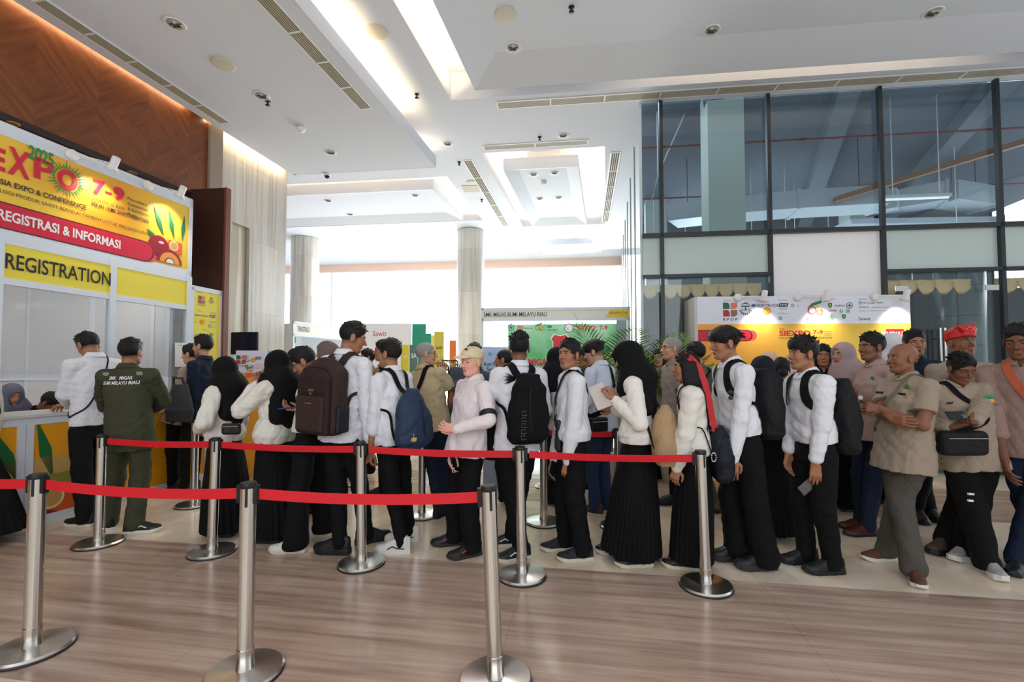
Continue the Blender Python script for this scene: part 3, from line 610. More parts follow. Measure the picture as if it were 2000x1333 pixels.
# big O ring with leaf rays
aO, zO = A_(132, 352); kO = abs(A_(153, 352)[0] - A_(111, 352)[0]) / 2 / .105
def ring(bm, pl, a, z, r0, r1, n=40, off=.004, th=.001, kx=1.0):
    for k in range(n):
        t0, t1 = 2 * math.pi * k / n, 2 * math.pi * (k + 1) / n
        q = [(a + kx * r0 * math.cos(t0), z + r0 * math.sin(t0)), (a + kx * r1 * math.cos(t0), z + r1 * math.sin(t0)), (a + kx * r1 * math.cos(t1), z + r1 * math.sin(t1)), (a + kx * r0 * math.cos(t1), z + r0 * math.sin(t1))]
        pl.poly(bm, q, off, th)
bm = bmesh.new(); ring(bm, pb, aO, zO, 0.055, 0.10, kx=kO); bm_obj('banner_letter', bm, M_red, ban)
bm = bmesh.new()
for k in range(30):
    t = 2 * math.pi * k / 30; r0, r1 = .108, .15 + .022 * ((k * 7) % 3); c_, s_ = math.cos(t), math.sin(t)
    pb.poly(bm, [(aO + r0 * c_ - .008 * s_, zO + r0 * s_ + .008 * c_), (aO + r1 * c_, zO + r1 * s_), (aO + r0 * c_ + .008 * s_, zO + r0 * s_ - .008 * c_)], .003, .001)
bm_obj('leaf_ray', bm, M_green, ban)
row('ESIA EXPO & CONFERENCE', -8, 357, 170, .05, M_ink, .02)
row('OLOGI PRODUK SAWIT BERNILAI TAMBAH UNTUK INDONESIA EMAS', -12, 372, 295, .032, M_ink)
letr('7', 181, 205, 352, 382, M_red, .05); letr('-', 205, 218, 375, 379, M_red, .0); letr('9', 221, 243, 366, 392, M_red, .05)
row('AGUSTUS 2025', 180, 391, 243, .035, M_ink)
for i, t in enumerate(('Pekanbaru', 'Convention', '& Exhibition', 'Riau')): row(t, 249, 390 + i * 10, 249 + (38, 40, 42, 18)[i], .032, M_ink)
row('PEKAN UKMK SAWIT NUSANTARA', 179, 402, 292, .045, M_ink, .015)
# red lozenge with title
zr0, zr1 = A_(100, 465)[1], A_(100, 424)[1]; aR = A_(296, 480)[0]
zc, hr = 2.905, .115
def pill(bm, a0, a1, z, h, off): 
    q = [(a0, z - h), (a1 - h, z - h)] + [(a1 - h + h * math.sin(t), z - h * math.cos(t)) for t in [math.pi * k / 14 for k in range(1, 14)]] + [(a1 - h, z + h), (a0, z + h)]
    pb.poly(bm, q, off, .001)
zc = (A_(150, 437)[1] + A_(150, 478)[1]) / 2 ; hr = abs(A_(150, 430)[1] - A_(150, 474)[1]) / 2
bm = bmesh.new(); pill(bm, BV0, A_(308, 480)[0], zc - .01, hr * .9, .001); bm_obj('red_end_band', bm, mat('coral_ink', s2l(240, 80, 80), .5), ban)
bm = bmesh.new(); pill(bm, BV0, A_(301, 480)[0], zc, hr + .006, .002); bm_obj('maroon_outline', bm, mat('maroon_ink', s2l(90, 24, 30), .5), ban)
bm = bmesh.new(); pill(bm, BV0, A_(298, 480)[0], zc, hr - .006, .003); bm_obj('red_title_band', bm, M_red, ban)
fitb('REGISTRASI & INFORMASI', A_(-6, 420)[0], zc - .045, A_(235, 465)[0], zc + .05, M_white, bold=.03, off=.006)
fitb('REGISTRATION', A_(11, 490)[0], 2.33, A_(216, 530)[0], 2.47, M_black, bold=.012)
# palm fruit artwork at the right end of a plane: a,z origin, scale
def fruit(pl, a, z, s, par, clip=None):
    def D(name, q, m_, off):
        bm = bmesh.new(); pl.poly(bm, q, off, .001); bm_obj(name, bm, m_, par)
    mg = mat('dark_leaf_ink', s2l(30, 110, 60), .5); mm = mat('berry_ink', s2l(150, 20, 40), .45); mo = mat('fruit_flesh_ink', s2l(240, 150, 60), .5); mo2 = mat('fruit_orange_ink', s2l(226, 96, 40), .5)
    for (dx, dz, l, t) in ((-.06, .3, .42, 112), (.1, .3, .42, 104), (.22, .3, .4, 86), (-.16, .2, .2, 135)):
        c_, n_ = Vector((math.cos(rad(t)), math.sin(rad(t)))), Vector((-math.sin(rad(t)), math.cos(rad(t)))); o_ = Vector((a + dx * s, z + dz * s))
        D('leaf_print', [tuple(o_), tuple(o_ + (c_ * l * .45 + n_ * .035) * s), tuple(o_ + c_ * l * s), tuple(o_ + (c_ * l * .5 - n_ * .035) * s)], mg, .001)
    D('fruit_print', disc(a - .13 * s, z + .14 * s, .15 * s, 24), mm, .0022)
    D('fruit_print', disc(a - .1 * s, z + .2 * s, .04 * s, 16, .02 * s), mat('pink_highlight_ink', s2l(244, 180, 200), .5), .0034)
    D('fruit_print', rect(a + .01 * s, z + .1 * s, a + .22 * s, z + .27 * s), mo2, .0022)
    D('fruit_print', disc(a + .09 * s, z + .2 * s, .07 * s, 20), mat('cream_ink', s2l(250, 225, 170), .5), .0036); D('fruit_print', disc(a + .09 * s, z + .2 * s, .055 * s, 20), mat('nut_ink', s2l(214, 160, 90), .5), .0048)
    half = [(a + .03 * s + r * math.cos(t), z - .06 * s + r * math.sin(t)) for r in (1,) for t in ()]
    for r_, m_, o_ in ((.19, mm, .0055), (.15, mo, .0068), (.075, mat('shell_ink', s2l(70, 20, 20), .5), .008), (.06, mat('kernel_ink', s2l(236, 232, 236), .5), .0092)):
        D('fruit_print', [(a + .03 * s + r_ * s * math.cos(t), z - .06 * s + r_ * s * math.sin(t)) for t in [math.pi * k / 20 for k in range(21)]], m_, o_)
aF, zF = A_(345, 505); fruit(pb, HV - .33, 2.78, .85, ban)
# interior walls of the booth
IV = 5.1
def wallpan(name, pts): return bpart(name, pts, M_panel)
def u_at(px_, v):
    a = ray(px_, 560)[0]; return v * (a * AX[1] - AX[0]) / (BX[0] - a * BX[1])
edges = [PBU - .09] + [u_at(q, 5.1) for q in (302, 183, 57)]
for a, c in zip(edges, edges[1:]): bpart('end_wall_panel', [(c + .02, a - .02, IV, IV + .02, 0, 2.5)], M_panel)
for c in edges: bpart('wall_post', [(c - .022, c + .022, IV - .015, IV + .03, 0, 2.56)], M_alu)
bpart('wall_rail', [(edges[-1], edges[0], IV - .01, IV + .03, 2.5, 2.56)], M_alu); bpart('wall_rail', [(edges[-1], edges[0], IV - .012, IV + .03, 1.30, 1.37)], M_alu)
for v in (3.9, 2.9, 1.9): bpart('back_wall_panel', [(edges[-1] - .02, edges[-1], v + .2, v + 1.18, 0, 2.5)], M_panel); bpart('wall_post', [(edges[-1] - .02, edges[-1] + .02, v + .18, v + .22, 0, 2.56)], M_alu)
bpart('wall_rail', [(edges[-1] - .02, edges[-1] + .02, BV0, IV, 2.5, 2.56)], M_alu); bpart('wall_rail', [(edges[-1] - .02, edges[-1] + .02, BV0, IV, 1.30, 1.37)], M_alu)
l = bpy.data.lights.new('booth_fill_light', 'AREA'); l.shape = 'RECTANGLE'; l.size = 2.4; l.size_y = .3; l.energy = 13; l.color = (1, .97, .94); q = bpy.data.objects.new('booth_fill_light', l); COL.objects.link(q); q.location = uvw(-6.0, 3.9, 2.5); q.rotation_euler = (0, rad(-25), rad(-11.7) + rad(90))  # unseen light added to brighten the booth's inner panels
q.rotation_euler = (uvw(-7.0, 4.6, 1.2) - q.location).to_track_quat('-Z', 'Y').to_euler()
# clear film over the upper opening
gf = glass('clear_booth_film', (0.93, 0.94, 0.95), .05, .86, (.8, .82, .85), .7)
bpart('clear_screen', [(B0 + .018, B0 + .022, BV0, v_mid - .03, 1.36, 2.19)], gf); bpart('clear_screen', [(B0 + .018, B0 + .022, v_mid + .03, HV - .05, 1.36, 2.19)], gf)
# counter
M_orange_p = mat('amber_print', s2l(242, 166, 30), .4)
ctr = thing('counter', 'orange-fronted white counter of the registration booth', 'counter', None, uvw(PBU, HV, 0))
def cpart(name, boxes, m_):
    bm = bmesh.new()
    for x in boxes: boxuv(bm, *x)
    return pparent(bm_obj(name, bm, m_), ctr)
C1 = 5.6
cpart('front_panel', [(PBU - .02, PBU + .01, BV0, C1, .08, .94)], M_orange_p)
cpart('frame_rail', [(PBU - .03, PBU + .02, BV0, C1, .93, 1.0), (PBU - .03, PBU + .02, BV0, C1, 0, .08)], M_alu)
cpart('worktop', [(PBU - .55, PBU + .04, BV0, C1, 1.0, 1.025)], M_panel)
v_c = A_(40, 900)[0]
for v in (v_c - .012, v_c + .05, C1 - .03): cpart('frame_post', [(PBU - .03, PBU + .024, v - .028, v + .028, 0, .94)], M_alu)
cf = [o for o in ctr.children if o.name.startswith('front_panel')][0]
pc = Plane(uvw(PBU + .011, 0, 0), VA, VB)
M_tan = mat('tan_print_block', s2l(206, 168, 100), .5)
bm = bmesh.new(); pc.poly(bm, rect(v_c - 1.2, .35, v_c + .55, .62), .001, .001); bm_obj('print_block', bm, M_tan, cf); bm = bmesh.new(); pc.poly(bm, rect(v_c - .5, .25, v_c + .75, .45), .0022, .001); bm_obj('print_block', bm, mat('olive_print_block', s2l(150, 140, 60), .5), cf)
aN, zN = pc.at(100, 972); fruit(pc, aN - .09 * 1.5, zN - .3, 1.5, cf)
# arm lamps on the header
def arm_lamp(v, z, label, pl=None, par_z=0, out=None, L=.24, swing=0.22, on=True):
    pl = pl or pb; o = thing('arm_spotlight', label, 'light', 'arm spotlights clipped to exhibition boards', pl.pt(v, z, 0))
    R = lambda p: p - o.location
    bm = bmesh.new(); lathe(bm, [(0.03, 0), (.055, .004), (.055, .03), (.03, .045)], 20, pl.n, R(pl.pt(v, z, .002))); bm_obj('clamp_disc', bm, M_white, o, True)
    head = pl.pt(v + swing, z - .02, L); bm = bmesh.new(); tube(bm, [R(pl.pt(v, z, .03)), R(head)], .006, 8); tube(bm, [R(pl.pt(v + .01, z + .02, .03)), R(head + UP * .012)], .004, 8); bm_obj('arm', bm, M_white, o)
    d = (pl.pt(v + swing * 1.1, z - .42, .0) - head).normalized(); b0 = head - d * .09
    bm = bmesh.new(); lathe(bm, [(.02, 0), (.036, .008), (.036, .10), (.04, .11), (.058, .15), (.054, .15), (.034, .11)], 24, d, R(b0)); bm_obj('lamp_head', bm, M_white, o, True)
    if on:
        l = bpy.data.lights.new('arm_lamp', 'SPOT'); l.energy = 22; l.spot_size = rad(110); l.spot_blend = 1.0; l.color = (1, .93, .78); l.shadow_soft_size = .03
        q = bpy.data.objects.new('arm_lamp_light', l); COL.objects.link(q); q.location = head + d * .12; q.rotation_euler = d.to_track_quat('-Z', 'Y').to_euler()
    return o
arm_lamp(A_(138, 300)[0], 3.56, 'white arm spotlight over the big red letters of the booth banner'); arm_lamp(A_(286, 358)[0], 3.56, 'white arm spotlight over the date on the booth banner')
# sponsor side panel, yellow
sv0, sv1 = HV + .01, A_(432, 700)[0]
side = thing('sponsor_panel', 'tall yellow sponsor logo panel at the right end of the registration booth', 'panel', None, uvw(PBU, sv0, 0))
def spart(name, boxes, m_):
    bm = bmesh.new()
    for x in boxes: boxuv(bm, *x)
    return pparent(bm_obj(name, bm, m_), side)
spart('frame', [(B0, B1, sv0, sv0 + .04, 0, 2.5), (B0, B1, sv1 - .04, sv1, 0, 2.5), (B0, B1, sv0, sv1, 2.46, 2.52)], M_alu)
spb = spart('board', [(B0 + .01, B1 - .006, sv0 + .04, sv1 - .04, 0, 2.46)], M_yellow)
def at_world(o, par):   # keep world coordinates under a translated parent
    p_ = par
    off = Vector((0, 0, 0)); o.parent = par; return o
# logos: list of simple shapes and words in a plane rectangle
def blob(pl, par, kind, a, z, s, off=.003):
    def D(q, m_, o_=0, name='logo'):
        bm = bmesh.new()
        for k in (q if isinstance(q[0][0], tuple) else [q]): pl.poly(bm, k, off + o_, .0008)
        return bm_obj(name, bm, m_, par)
    ln = lambda x0, z0, x1, z1: rect(a + x0 * s, z + z0 * s, a + x1 * s, z + z1 * s)
    if kind == 'bpdp':
        for (x, y, c_) in ((-.5, .04, (20, 110, 80)), (.04, .04, (244, 120, 90)), (-.5, -.5, (190, 30, 50)), (.04, -.5, (150, 110, 90))):
            q = [(a + (x + dx) * s, z + (y + dz) * s) for dx, dz in ((0, 0), (.46, 0), (.46, .46 if x > 0 else .3), (.34 if x < 0 else .46, .46), (0, .46))] if x < 0 else [(a + (x + dx) * s, z + (y + dz) * s) for dx, dz in ((0, 0), (.3, 0), (.46, .14), (.46, .46), (0, .46))]
            D(q, mat('logo_%d_%d_%d' % c_, s2l(*c_), .5))
        lettering(pl, 'B P D P', (a - .5 * s, z - .8 * s, a + .5 * s, z - .62 * s), M_black, par, bold=.01, off=off)
    elif kind == 'gear':
        for k in range(7):
            t = math.pi * (1.12 + .76 * k / 6); D([(a + r * s * math.cos(t + d_), z + (.0 + r * math.sin(t + d_)) * s) for r, d_ in ((.3, -.13), (.46, -.1), (.46, .1), (.3, .13))], mat('logo_olive', s2l(60, 90, 70), .5))
        D([ln(-.3, .16, .3, .24), ln(-.03, -.1, .03, .2)], mat('logo_olive', s2l(60, 90, 70), .5)); D([(a - .35 * s, z + .3 * s), (a, z + .5 * s), (a + .35 * s, z + .3 * s), (a, z + .38 * s)], mat('logo_olive', s2l(60, 90, 70), .5))
        lettering(pl, 'O M A', (a - .3 * s, z - .12 * s, a + .3 * s, z + .02 * s), M_black, par, off=off + .001)
    elif kind == 'faw':
        D(disc(a - .85 * s, z, .16 * s, 16, .1 * s), mat('logo_blue', s2l(60, 90, 170), .5)); lettering(pl, 'FAW TRUCKS', (a - .62 * s, z - .1 * s, a + 1.0 * s, z + .1 * s), mat('logo_navy', s2l(40, 50, 110), .5), par, bold=.01, off=off)
    elif kind == 'shell':
        q = [(a - .13 * s, z - .42 * s), (a + .13 * s, z - .42 * s)] + [(a + .46 * s * math.cos(t), z + (.02 + .42 * math.sin(t)) * s) for t in [rad(-30 + 240 * k / 14) for k in range(15)]]
        D(q, mat('logo_red', s2l(220, 50, 30), .5)); q2 = [(a + (x - a) * .84, z + (y - z) * .84) for x, y in q]; D(q2, mat('logo_gold', s2l(250, 190, 50), .5), .0012)
        D([[(a + .02 * s * k, z - .36 * s), (a + (.13 * k + .01) * s, z + .3 * s), (a + (.13 * k - .01) * s, z + .3 * s)] for k in (-2, -1, 0, 1, 2)], mat('logo_red', s2l(220, 50, 30), .5), .0024)
    elif kind == 'hs':
        D([(a - .5 * s, z - .2 * s), (a + .4 * s, z - .2 * s), (a + .5 * s, z + .2 * s), (a - .4 * s, z + .2 * s)], mat('logo_ink', s2l(40, 40, 70), .5)); lettering(pl, 'H+S', (a - .34 * s, z - .12 * s, a + .34 * s, z + .12 * s), M_white, par, bold=.02, off=off + .0014)
    elif kind == 'leaf':
        D([(a - .1 * s, z - .3 * s), (a + .25 * s, z + .3 * s), (a - .02 * s, z - .2 * s)], mat('logo_sage', s2l(110, 150, 110), .5)); D([(a - .1 * s, z - .3 * s), (a - .28 * s, z + .15 * s), (a - .04 * s, z - .2 * s)], mat('logo_sage', s2l(110, 150, 110), .5))
    elif kind == 'ball': D(disc(a, z, .3 * s, 16), mat('logo_teal', s2l(90, 180, 190), .5)); D([ln(-.2, -.03, .2, .03), ln(-.03, -.2, .03, .2)], M_white, .0012)
    elif kind == 'seal':
        bm = bmesh.new(); ring(bm, pl, a, z, .3 * s, .38 * s, 20, off); bm_obj('logo', bm, mat('logo_green', s2l(60, 120, 100), .5), par); D(disc(a, z, .16 * s, 12), mat('logo_green', s2l(60, 120, 100), .5))
    elif kind == 'shield': D([(a - .26 * s, z + .34 * s), (a - .26 * s, z - .1 * s), (a, z - .38 * s), (a + .26 * s, z - .1 * s), (a + .26 * s, z + .34 * s)], mat('logo_dkgreen', s2l(20, 90, 70), .5)); D(disc(a, z + .03 * s, .12 * s, 10), mat('logo_gold', s2l(250, 190, 50), .5), .0012)
    elif kind == 'riau':
        D([(a - .5 * s, z + .1 * s), (a - .2 * s, z + .42 * s), (a + .3 * s, z + .55 * s), (a + .42 * s, z + .8 * s), (a + .4 * s, z + .42 * s), (a - .1 * s, z + .25 * s)], mat('logo_dkgreen', s2l(20, 130, 90), .5))
        bm = bmesh.new(); ring(bm, pl, a - .2 * s, z - .05 * s, .2 * s, .28 * s, 24, off); ring(bm, pl, a + .28 * s, z - .16 * s, .14 * s, .22 * s, 20, off); bm_obj('logo', bm, mat('logo_red', s2l(220, 50, 30), .5), par)
        D([(a + .02 * s, z + .22 * s), (a + .16 * s, z + .24 * s), (a + .46 * s, z - .2 * s), (a + .3 * s, z - .2 * s)], mat('logo_gold', s2l(250, 190, 50), .5), .0012)
    return
pS = Plane(uvw(PBU - .004, 0, 0), VA, VB)
def lg(kind, px_, py_, s, par=spb, pl=pS):
    a, z = pl.at(px_, py_); blob(pl, par, kind, a, z, s)
def sub_world(par, fn): pass
sp_local = []
lg('bpdp', 394, 586, .1); lg('gear', 413, 587, .09); lg('faw', 394, 617, .1); lg('hs', 415, 618, .09); lg('shell', 395, 629, .07); lg('leaf', 383, 628, .09); lg('ball', 411, 637, .08); lg('leaf', 420, 638, .07); lg('ball', 385, 656, .09); lg('seal', 412, 655, .08)
for i, (x0, x1, y) in enumerate(((386, 396, 571), (407, 418, 574), (386, 394, 608), (411, 420, 612), (395, 405, 646))):
    a, z = pS.at(x0, y); a2 = pS.at(x1, y)[0]; lettering(pS, ('Organized by', 'Supported by', 'Gold Sponsor', 'Silver Sponsor', 'Bronze Sponsor')[i], (a, z, a2, z + .016), M_ink, spb)
a, z = pS.at(409, 631); lettering(pS, 'Apical', (a, z, a + .1, z + .03), mat('logo_sage', s2l(110, 150, 110), .5), spb)
# QR sheet is left blank apart from its heading: white notice on the booth glass
ns_ = Plane(uvw(PBU - .01, 0, 0), VA, VB); no_ = plate(ns_, 'paper_notice', rect(340, 717, 366, 670), M_white, None, .012, .002); tag(no_, 'white paper notice taped to the booth window beside its right post', 'notice')
a, z = ns_.at(345, 676); lettering(ns_, 'SCAN UNTUK REGISTRASI', (a, z, ns_.at(362, 676)[0], z + .012), M_ink, no_, off=.016); lettering(ns_, 'ONLINE', (a + .05, z - .022, ns_.at(357, 676)[0], z - .01), M_ink, no_, off=.016)

# ================= right backdrop =================
bd0, bd1 = C(1362, 580, 2.44), C(1777, 577, 2.44)
o_ = Vector((bd0.x, bd0.y, 0)); pr = Plane(o_, Vector((bd1.x - bd0.x, bd1.y - bd0.y, 0)), -VA); WR = (Vector((bd1.x, bd1.y, 0)) - o_).length
bd = thing('sponsor_backdrop', 'long white and yellow sponsor backdrop standing in front of the glazed wall', 'backdrop', None, o_)
def rpart(name, pts, m_, off=0, th=.03, par=None):
    bm = bmesh.new(); pr.poly(bm, pts, off, th); o = bm_obj(name, bm, m_, None); pparent(o, bd) ; return o
board = rpart('white_board', rect(0, 0, WR, 2.44), mat('white_print', s2l(236, 238, 248), .35), -.03, .03)
rt = bmesh.new(); prism(rt, [pr.pt(0, 0, -.03), pr.pt(-.03, 0, -.03), pr.pt(-.03, 0, -.45), pr.pt(0, 0, -.45)], Vector((0, 0, 2.44))); pparent(bm_obj('side_panel', rt, M_panel), bd)
zY = pr.at(1500, 633)[1]
m, n, b = nodes_mat('amber_to_yellow_print'); t_ = n.nodes.new('ShaderNodeTexCoord'); sx = n.nodes.new('ShaderNodeSeparateXYZ'); n.links.new(t_.outputs['Object'], sx.inputs[0]); mr = n.nodes.new('ShaderNodeMapRange'); mr.inputs[1].default_value = bd0.x; mr.inputs[2].default_value = bd1.x; n.links.new(sx.outputs[0], mr.inputs[0])
cr = n.nodes.new('ShaderNodeValToRGB'); cr.color_ramp.elements[0].color = s2l(250, 168, 64) + (1,); cr.color_ramp.elements[1].color = s2l(242, 214, 80) + (1,); n.links.new(mr.outputs[0], cr.inputs[0]); n.links.new(cr.outputs[0], b.inputs['Base Color']); b.inputs['Roughness'].default_value = .35
def onb(q, m_, off, name): 
    bm = bmesh.new(); pr.poly(bm, q, off, .001); return bm_obj(name, bm, m_, board)
onb(rect(0, .0, WR, zY), m, .001, 'yellow_print')
def rp(px_, py_): return pr.at(px_, py_)
z0, z1 = rp(1400, 666)[1], rp(1400, 646)[1]; zc_ = (z0 + z1) / 2; hh = (z1 - z0) / 2
def pill2(a1, m_, off, g=0):
    q = [(0.0, zc_ - hh - g), (a1 - hh, zc_ - hh - g)] + [(a1 - hh + (hh + g) * math.sin(t), zc_ - (hh + g) * math.cos(t)) for t in [math.pi * k / 14 for k in range(1, 14)]] + [(a1 - hh, zc_ + hh + g), (0.0, zc_ + hh + g)]
    onb(q, m_, off, 'red_band')
pill2(rp(1478, 656)[0], mat('coral_ink', s2l(240, 80, 80), .5), .0022); pill2(rp(1469, 656)[0], MATS['maroon_ink'], .0034, .006); pill2(rp(1467, 656)[0], M_red, .0046, -.003)
def rt_(body, x0, y0, x1, y1, m_, **k):
    a0, b0 = rp(x0, y0); a1, b1 = rp(x1, y1); lettering(pr, body, (a0, b0, a1, b1), m_, board, **k)
rt_('3rd', 1522, 645, 1531, 641, M_ink); rt_('SIEXPO', 1522, 657, 1583, 646, M_red, bold=.03); rt_('7-9', 1588, 653, 1607, 645, M_red, bold=.03)
rt_('SAWIT INDONESIA EXPO & CONFERENCE', 1522, 662, 1582, 659.5, M_ink); rt_('PEKAN UKMK SAWIT NUSANTARA', 1590, 662, 1625, 658, M_ink)
for i, t in enumerate(('Pekanbaru', 'Convention', '& Exhibition')): rt_(t, 1609, 649 + i * 3.4, 1624, 646.4 + i * 3.4, M_ink)
onb([rp(1730, 664), rp(1765, 664), rp(1765, 643), rp(1730, 643)], M_red, .0022, 'red_band'); rt_('SCHEDULE', 1722, 659, 1764, 648, M_white, bold=.02, off=.005)
rl = lambda kind, x, y, s: lg(kind, x, y, s, board, pr)
rl('bpdp', 1426, 605, .19); rl('gear', 1456, 604, .19); rl('faw', 1495, 597, .19); rl('shell', 1498, 608, .11); rl('leaf', 1481, 609, .13); rl('hs', 1530, 596, .13); rl('ball', 1548, 597, .08); rl('leaf', 1560, 597, .08); rl('ball', 1524, 622, .09); rl('riau', 1592, 605, .21)
rl('shield', 1621, 597, .1); rl('seal', 1659, 597, .11); rl('ball', 1643, 608, .08); rl('seal', 1656, 608, .07); rl('seal', 1624, 619, .1); rl('leaf', 1636, 619, .1); rl('shield', 1648, 619, .09); rl('ball', 1680, 592, .08)
rt_('Apical', 1522, 606, 1537, 602, mat('logo_sage', s2l(110, 150, 110), .5)); rt_('Riau', 1577, 627, 1593, 621, mat('logo_blue', s2l(60, 90, 170), .5)); rt_('GIMNI', 1618, 609, 1634, 605, M_red); rt_('AsalUsul', 1630, 599, 1650, 595, M_ink); rt_('MAYTA GLOBE', 1685, 594, 1708, 590.5, MATS['logo_navy']); rt_('elaeis', 1711, 593, 1724, 589, M_green); rt_('infosawit', 1677, 602, 1697, 598, M_red); rt_('sawitindonesia.com', 1702, 602, 1735, 599, M_red); rt_('media perkebunan news', 1677, 609, 1735, 606, MATS['logo_teal']); rt_('Sawit', 1677, 626, 1700, 620, MATS['logo_navy'])
for x0, x1, y, t in ((1413, 1428, 589, 'Organized by'), (1475, 1490, 588, 'Gold Sponsor'), (1520, 1538, 588, 'Silver Sponsor'), (1618, 1632, 586, 'Support By'), (1677, 1693, 585.5, 'Media Partner'), (1520, 1538, 614, 'Bronze Sponsor')): rt_(t, x0, y, x1, y - 2.2, M_ink)
for i, px_ in enumerate((1440, 1557, 1707)):
    a, z = pr.at(px_, 586); arm_lamp(a, 2.42, ['white arm spotlight over the left end of the sponsor backdrop', 'white arm spotlight over the middle of the sponsor backdrop', 'white arm spotlight over the right end of the sponsor backdrop'][i], pr, L=.2, swing=.26)
# ================= signed-distance modelling kit =================
# a solid is a list of (op, k, fn, centre, radius); fn(x,y,z) -> distance on broadcastable arrays
def V3(a): return np.array([a[0], a[1], a[2]], dtype=np.float64)
def nrm(a): return a / (np.linalg.norm(a) + 1e-12)
class Solid(list):
    def add(s, f, k=0.02): s.append(('u', k) + f); return s
    def cut(s, f, k=0.005): s.append(('s', k) + f); return s
    def clip(s, f, k=0.004): s.append(('i', k) + f); return s
    def disp(s, fn): s.append(('d', 0, fn, None, 0)); return s
    def at(s, p):
        x, y, z = p[..., 0], p[..., 1], p[..., 2]; D = np.full(x.shape, 9.0)
        for op, k, fn, c, r in s:
            D = comb(op, k, D, fn(x, y, z))
        return D
def comb(op, k, D, d):
    if op == 'd': return D + d
    if op == 's': d = -d
    if op in ('s', 'i'):
        m = np.maximum(D, d)
        return m if k <= 0 else m + np.maximum(k - np.abs(D - d), 0) ** 2 / (4 * k)
    m = np.minimum(D, d)
    return m if k <= 0 else m - np.maximum(k - np.abs(D - d), 0) ** 2 / (4 * k)
def rc(a, b, ra, rb, flat=None):
    """tapered capsule; flat=(axis vector, factor<1) squashes it along one direction"""
    a, b = V3(a), V3(b); d = b - a; L2 = float(d @ d) + 1e-12
    if flat is not None: n = nrm(V3(flat[0])); q = 1 / flat[1] - 1
    def f(x, y, z):
        X, Y, Z = x - a[0], y - a[1], z - a[2]
        t = np.clip((X * d[0] + Y * d[1] + Z * d[2]) / L2, 0, 1)
        X, Y, Z = X - t * d[0], Y - t * d[1], Z - t * d[2]
        if flat is not None:
            e = (X * n[0] + Y * n[1] + Z * n[2]) * q; return (np.sqrt((X + e * n[0]) ** 2 + (Y + e * n[1]) ** 2 + (Z + e * n[2]) ** 2) - (ra + (rb - ra) * t)) * (0.75)
        return np.sqrt(X * X + Y * Y + Z * Z) - (ra + (rb - ra) * t)
    return (f, (a + b) / 2, math.sqrt(L2) / 2 + max(ra, rb))
def el(c, r, M=None):
    c = V3(c); r = V3(r); M = np.eye(3) if M is None else M; rm = float(r.min())
    def f(x, y, z):
        X, Y, Z = x - c[0], y - c[1], z - c[2]
        p = [(X * M[0][i] + Y * M[1][i] + Z * M[2][i]) for i in range(3)]
        k0 = np.sqrt((p[0] / r[0]) ** 2 + (p[1] / r[1]) ** 2 + (p[2] / r[2]) ** 2); k1 = np.sqrt((p[0] / r[0] ** 2) ** 2 + (p[1] / r[1] ** 2) ** 2 + (p[2] / r[2] ** 2) ** 2)
        return np.where(k1 > 1e-9, k0 * (k0 - 1) / np.maximum(k1, 1e-9), -rm)
    return (f, c, float(r.max()))
def rb(c, h, M=None, rr=0.02):
    """rounded box, half sizes h, columns of M = axes"""
    c = V3(c); h = V3(h) - rr; M = np.eye(3) if M is None else M
    def f(x, y, z):
        X, Y, Z = x - c[0], y - c[1], z - c[2]
        q = [np.abs(X * M[0][i] + Y * M[1][i] + Z * M[2][i]) - h[i] for i in range(3)]
        o = np.sqrt(sum(np.maximum(t, 0) ** 2 for t in q)); return o + np.minimum(np.maximum(np.maximum(q[0], q[1]), q[2]), 0) - rr
    return (f, c, float(np.linalg.norm(h)) + rr)
def hs(p, n):
    """half-space: inside where (x-p).n < 0"""
    p = V3(p); n = nrm(V3(n)); return ((lambda x, y, z: (x - p[0]) * n[0] + (y - p[1]) * n[1] + (z - p[2]) * n[2]), None, 0)
def loft(a, b, lat, st, pleat=None, sq=2.0, k=0.85):
    """elliptic sections (t, r_lat, r_dep, off_dep) along a->b; lat = lateral axis"""
    a, b = V3(a), V3(b); w = nrm(b - a); L = float(np.linalg.norm(b - a)); l = V3(lat); l = nrm(l - w * (l @ w)); dp = np.cross(l, w)
    st = np.array(st, float); T = st[:, 0] * L; RM = float(st[:, 1:3].max())
    def f(x, y, z):
        X, Y, Z = x - a[0], y - a[1], z - a[2]
        t = X * w[0] + Y * w[1] + Z * w[2]; u = X * l[0] + Y * l[1] + Z * l[2]; v = X * dp[0] + Y * dp[1] + Z * dp[2]
        rl = np.interp(t, T, st[:, 1]); rd = np.interp(t, T, st[:, 2]); v = v - np.interp(t, T, st[:, 3])
        if pleat: 
            m, amp, t0, t1 = pleat; th = np.arctan2(v / rd, u / rl); g = 1 + amp * np.clip((t - t0 * L) / ((t1 - t0) * L), 0, 1) * np.sin(m * th + 2.0 * np.sin(3 * th)); rl = rl * g; rd = rd * g
        if sq == 2.0: e = np.sqrt((u / rl) ** 2 + (v / rd) ** 2)
        else: e = (np.abs(u / rl) ** sq + np.abs(v / rd) ** sq) ** (1 / sq)
        d = (e - 1) * np.minimum(rl, rd) * k
        cap = np.maximum(T[0] - t, t - T[-1]); return np.maximum(d, cap) + np.where((d > 0) & (cap > 0), np.minimum(np.abs(d), np.abs(cap)) * .4, 0)
    return (f, a + w * (T[0] + T[-1]) / 2, RM + abs(T[-1] - T[0]) / 2)
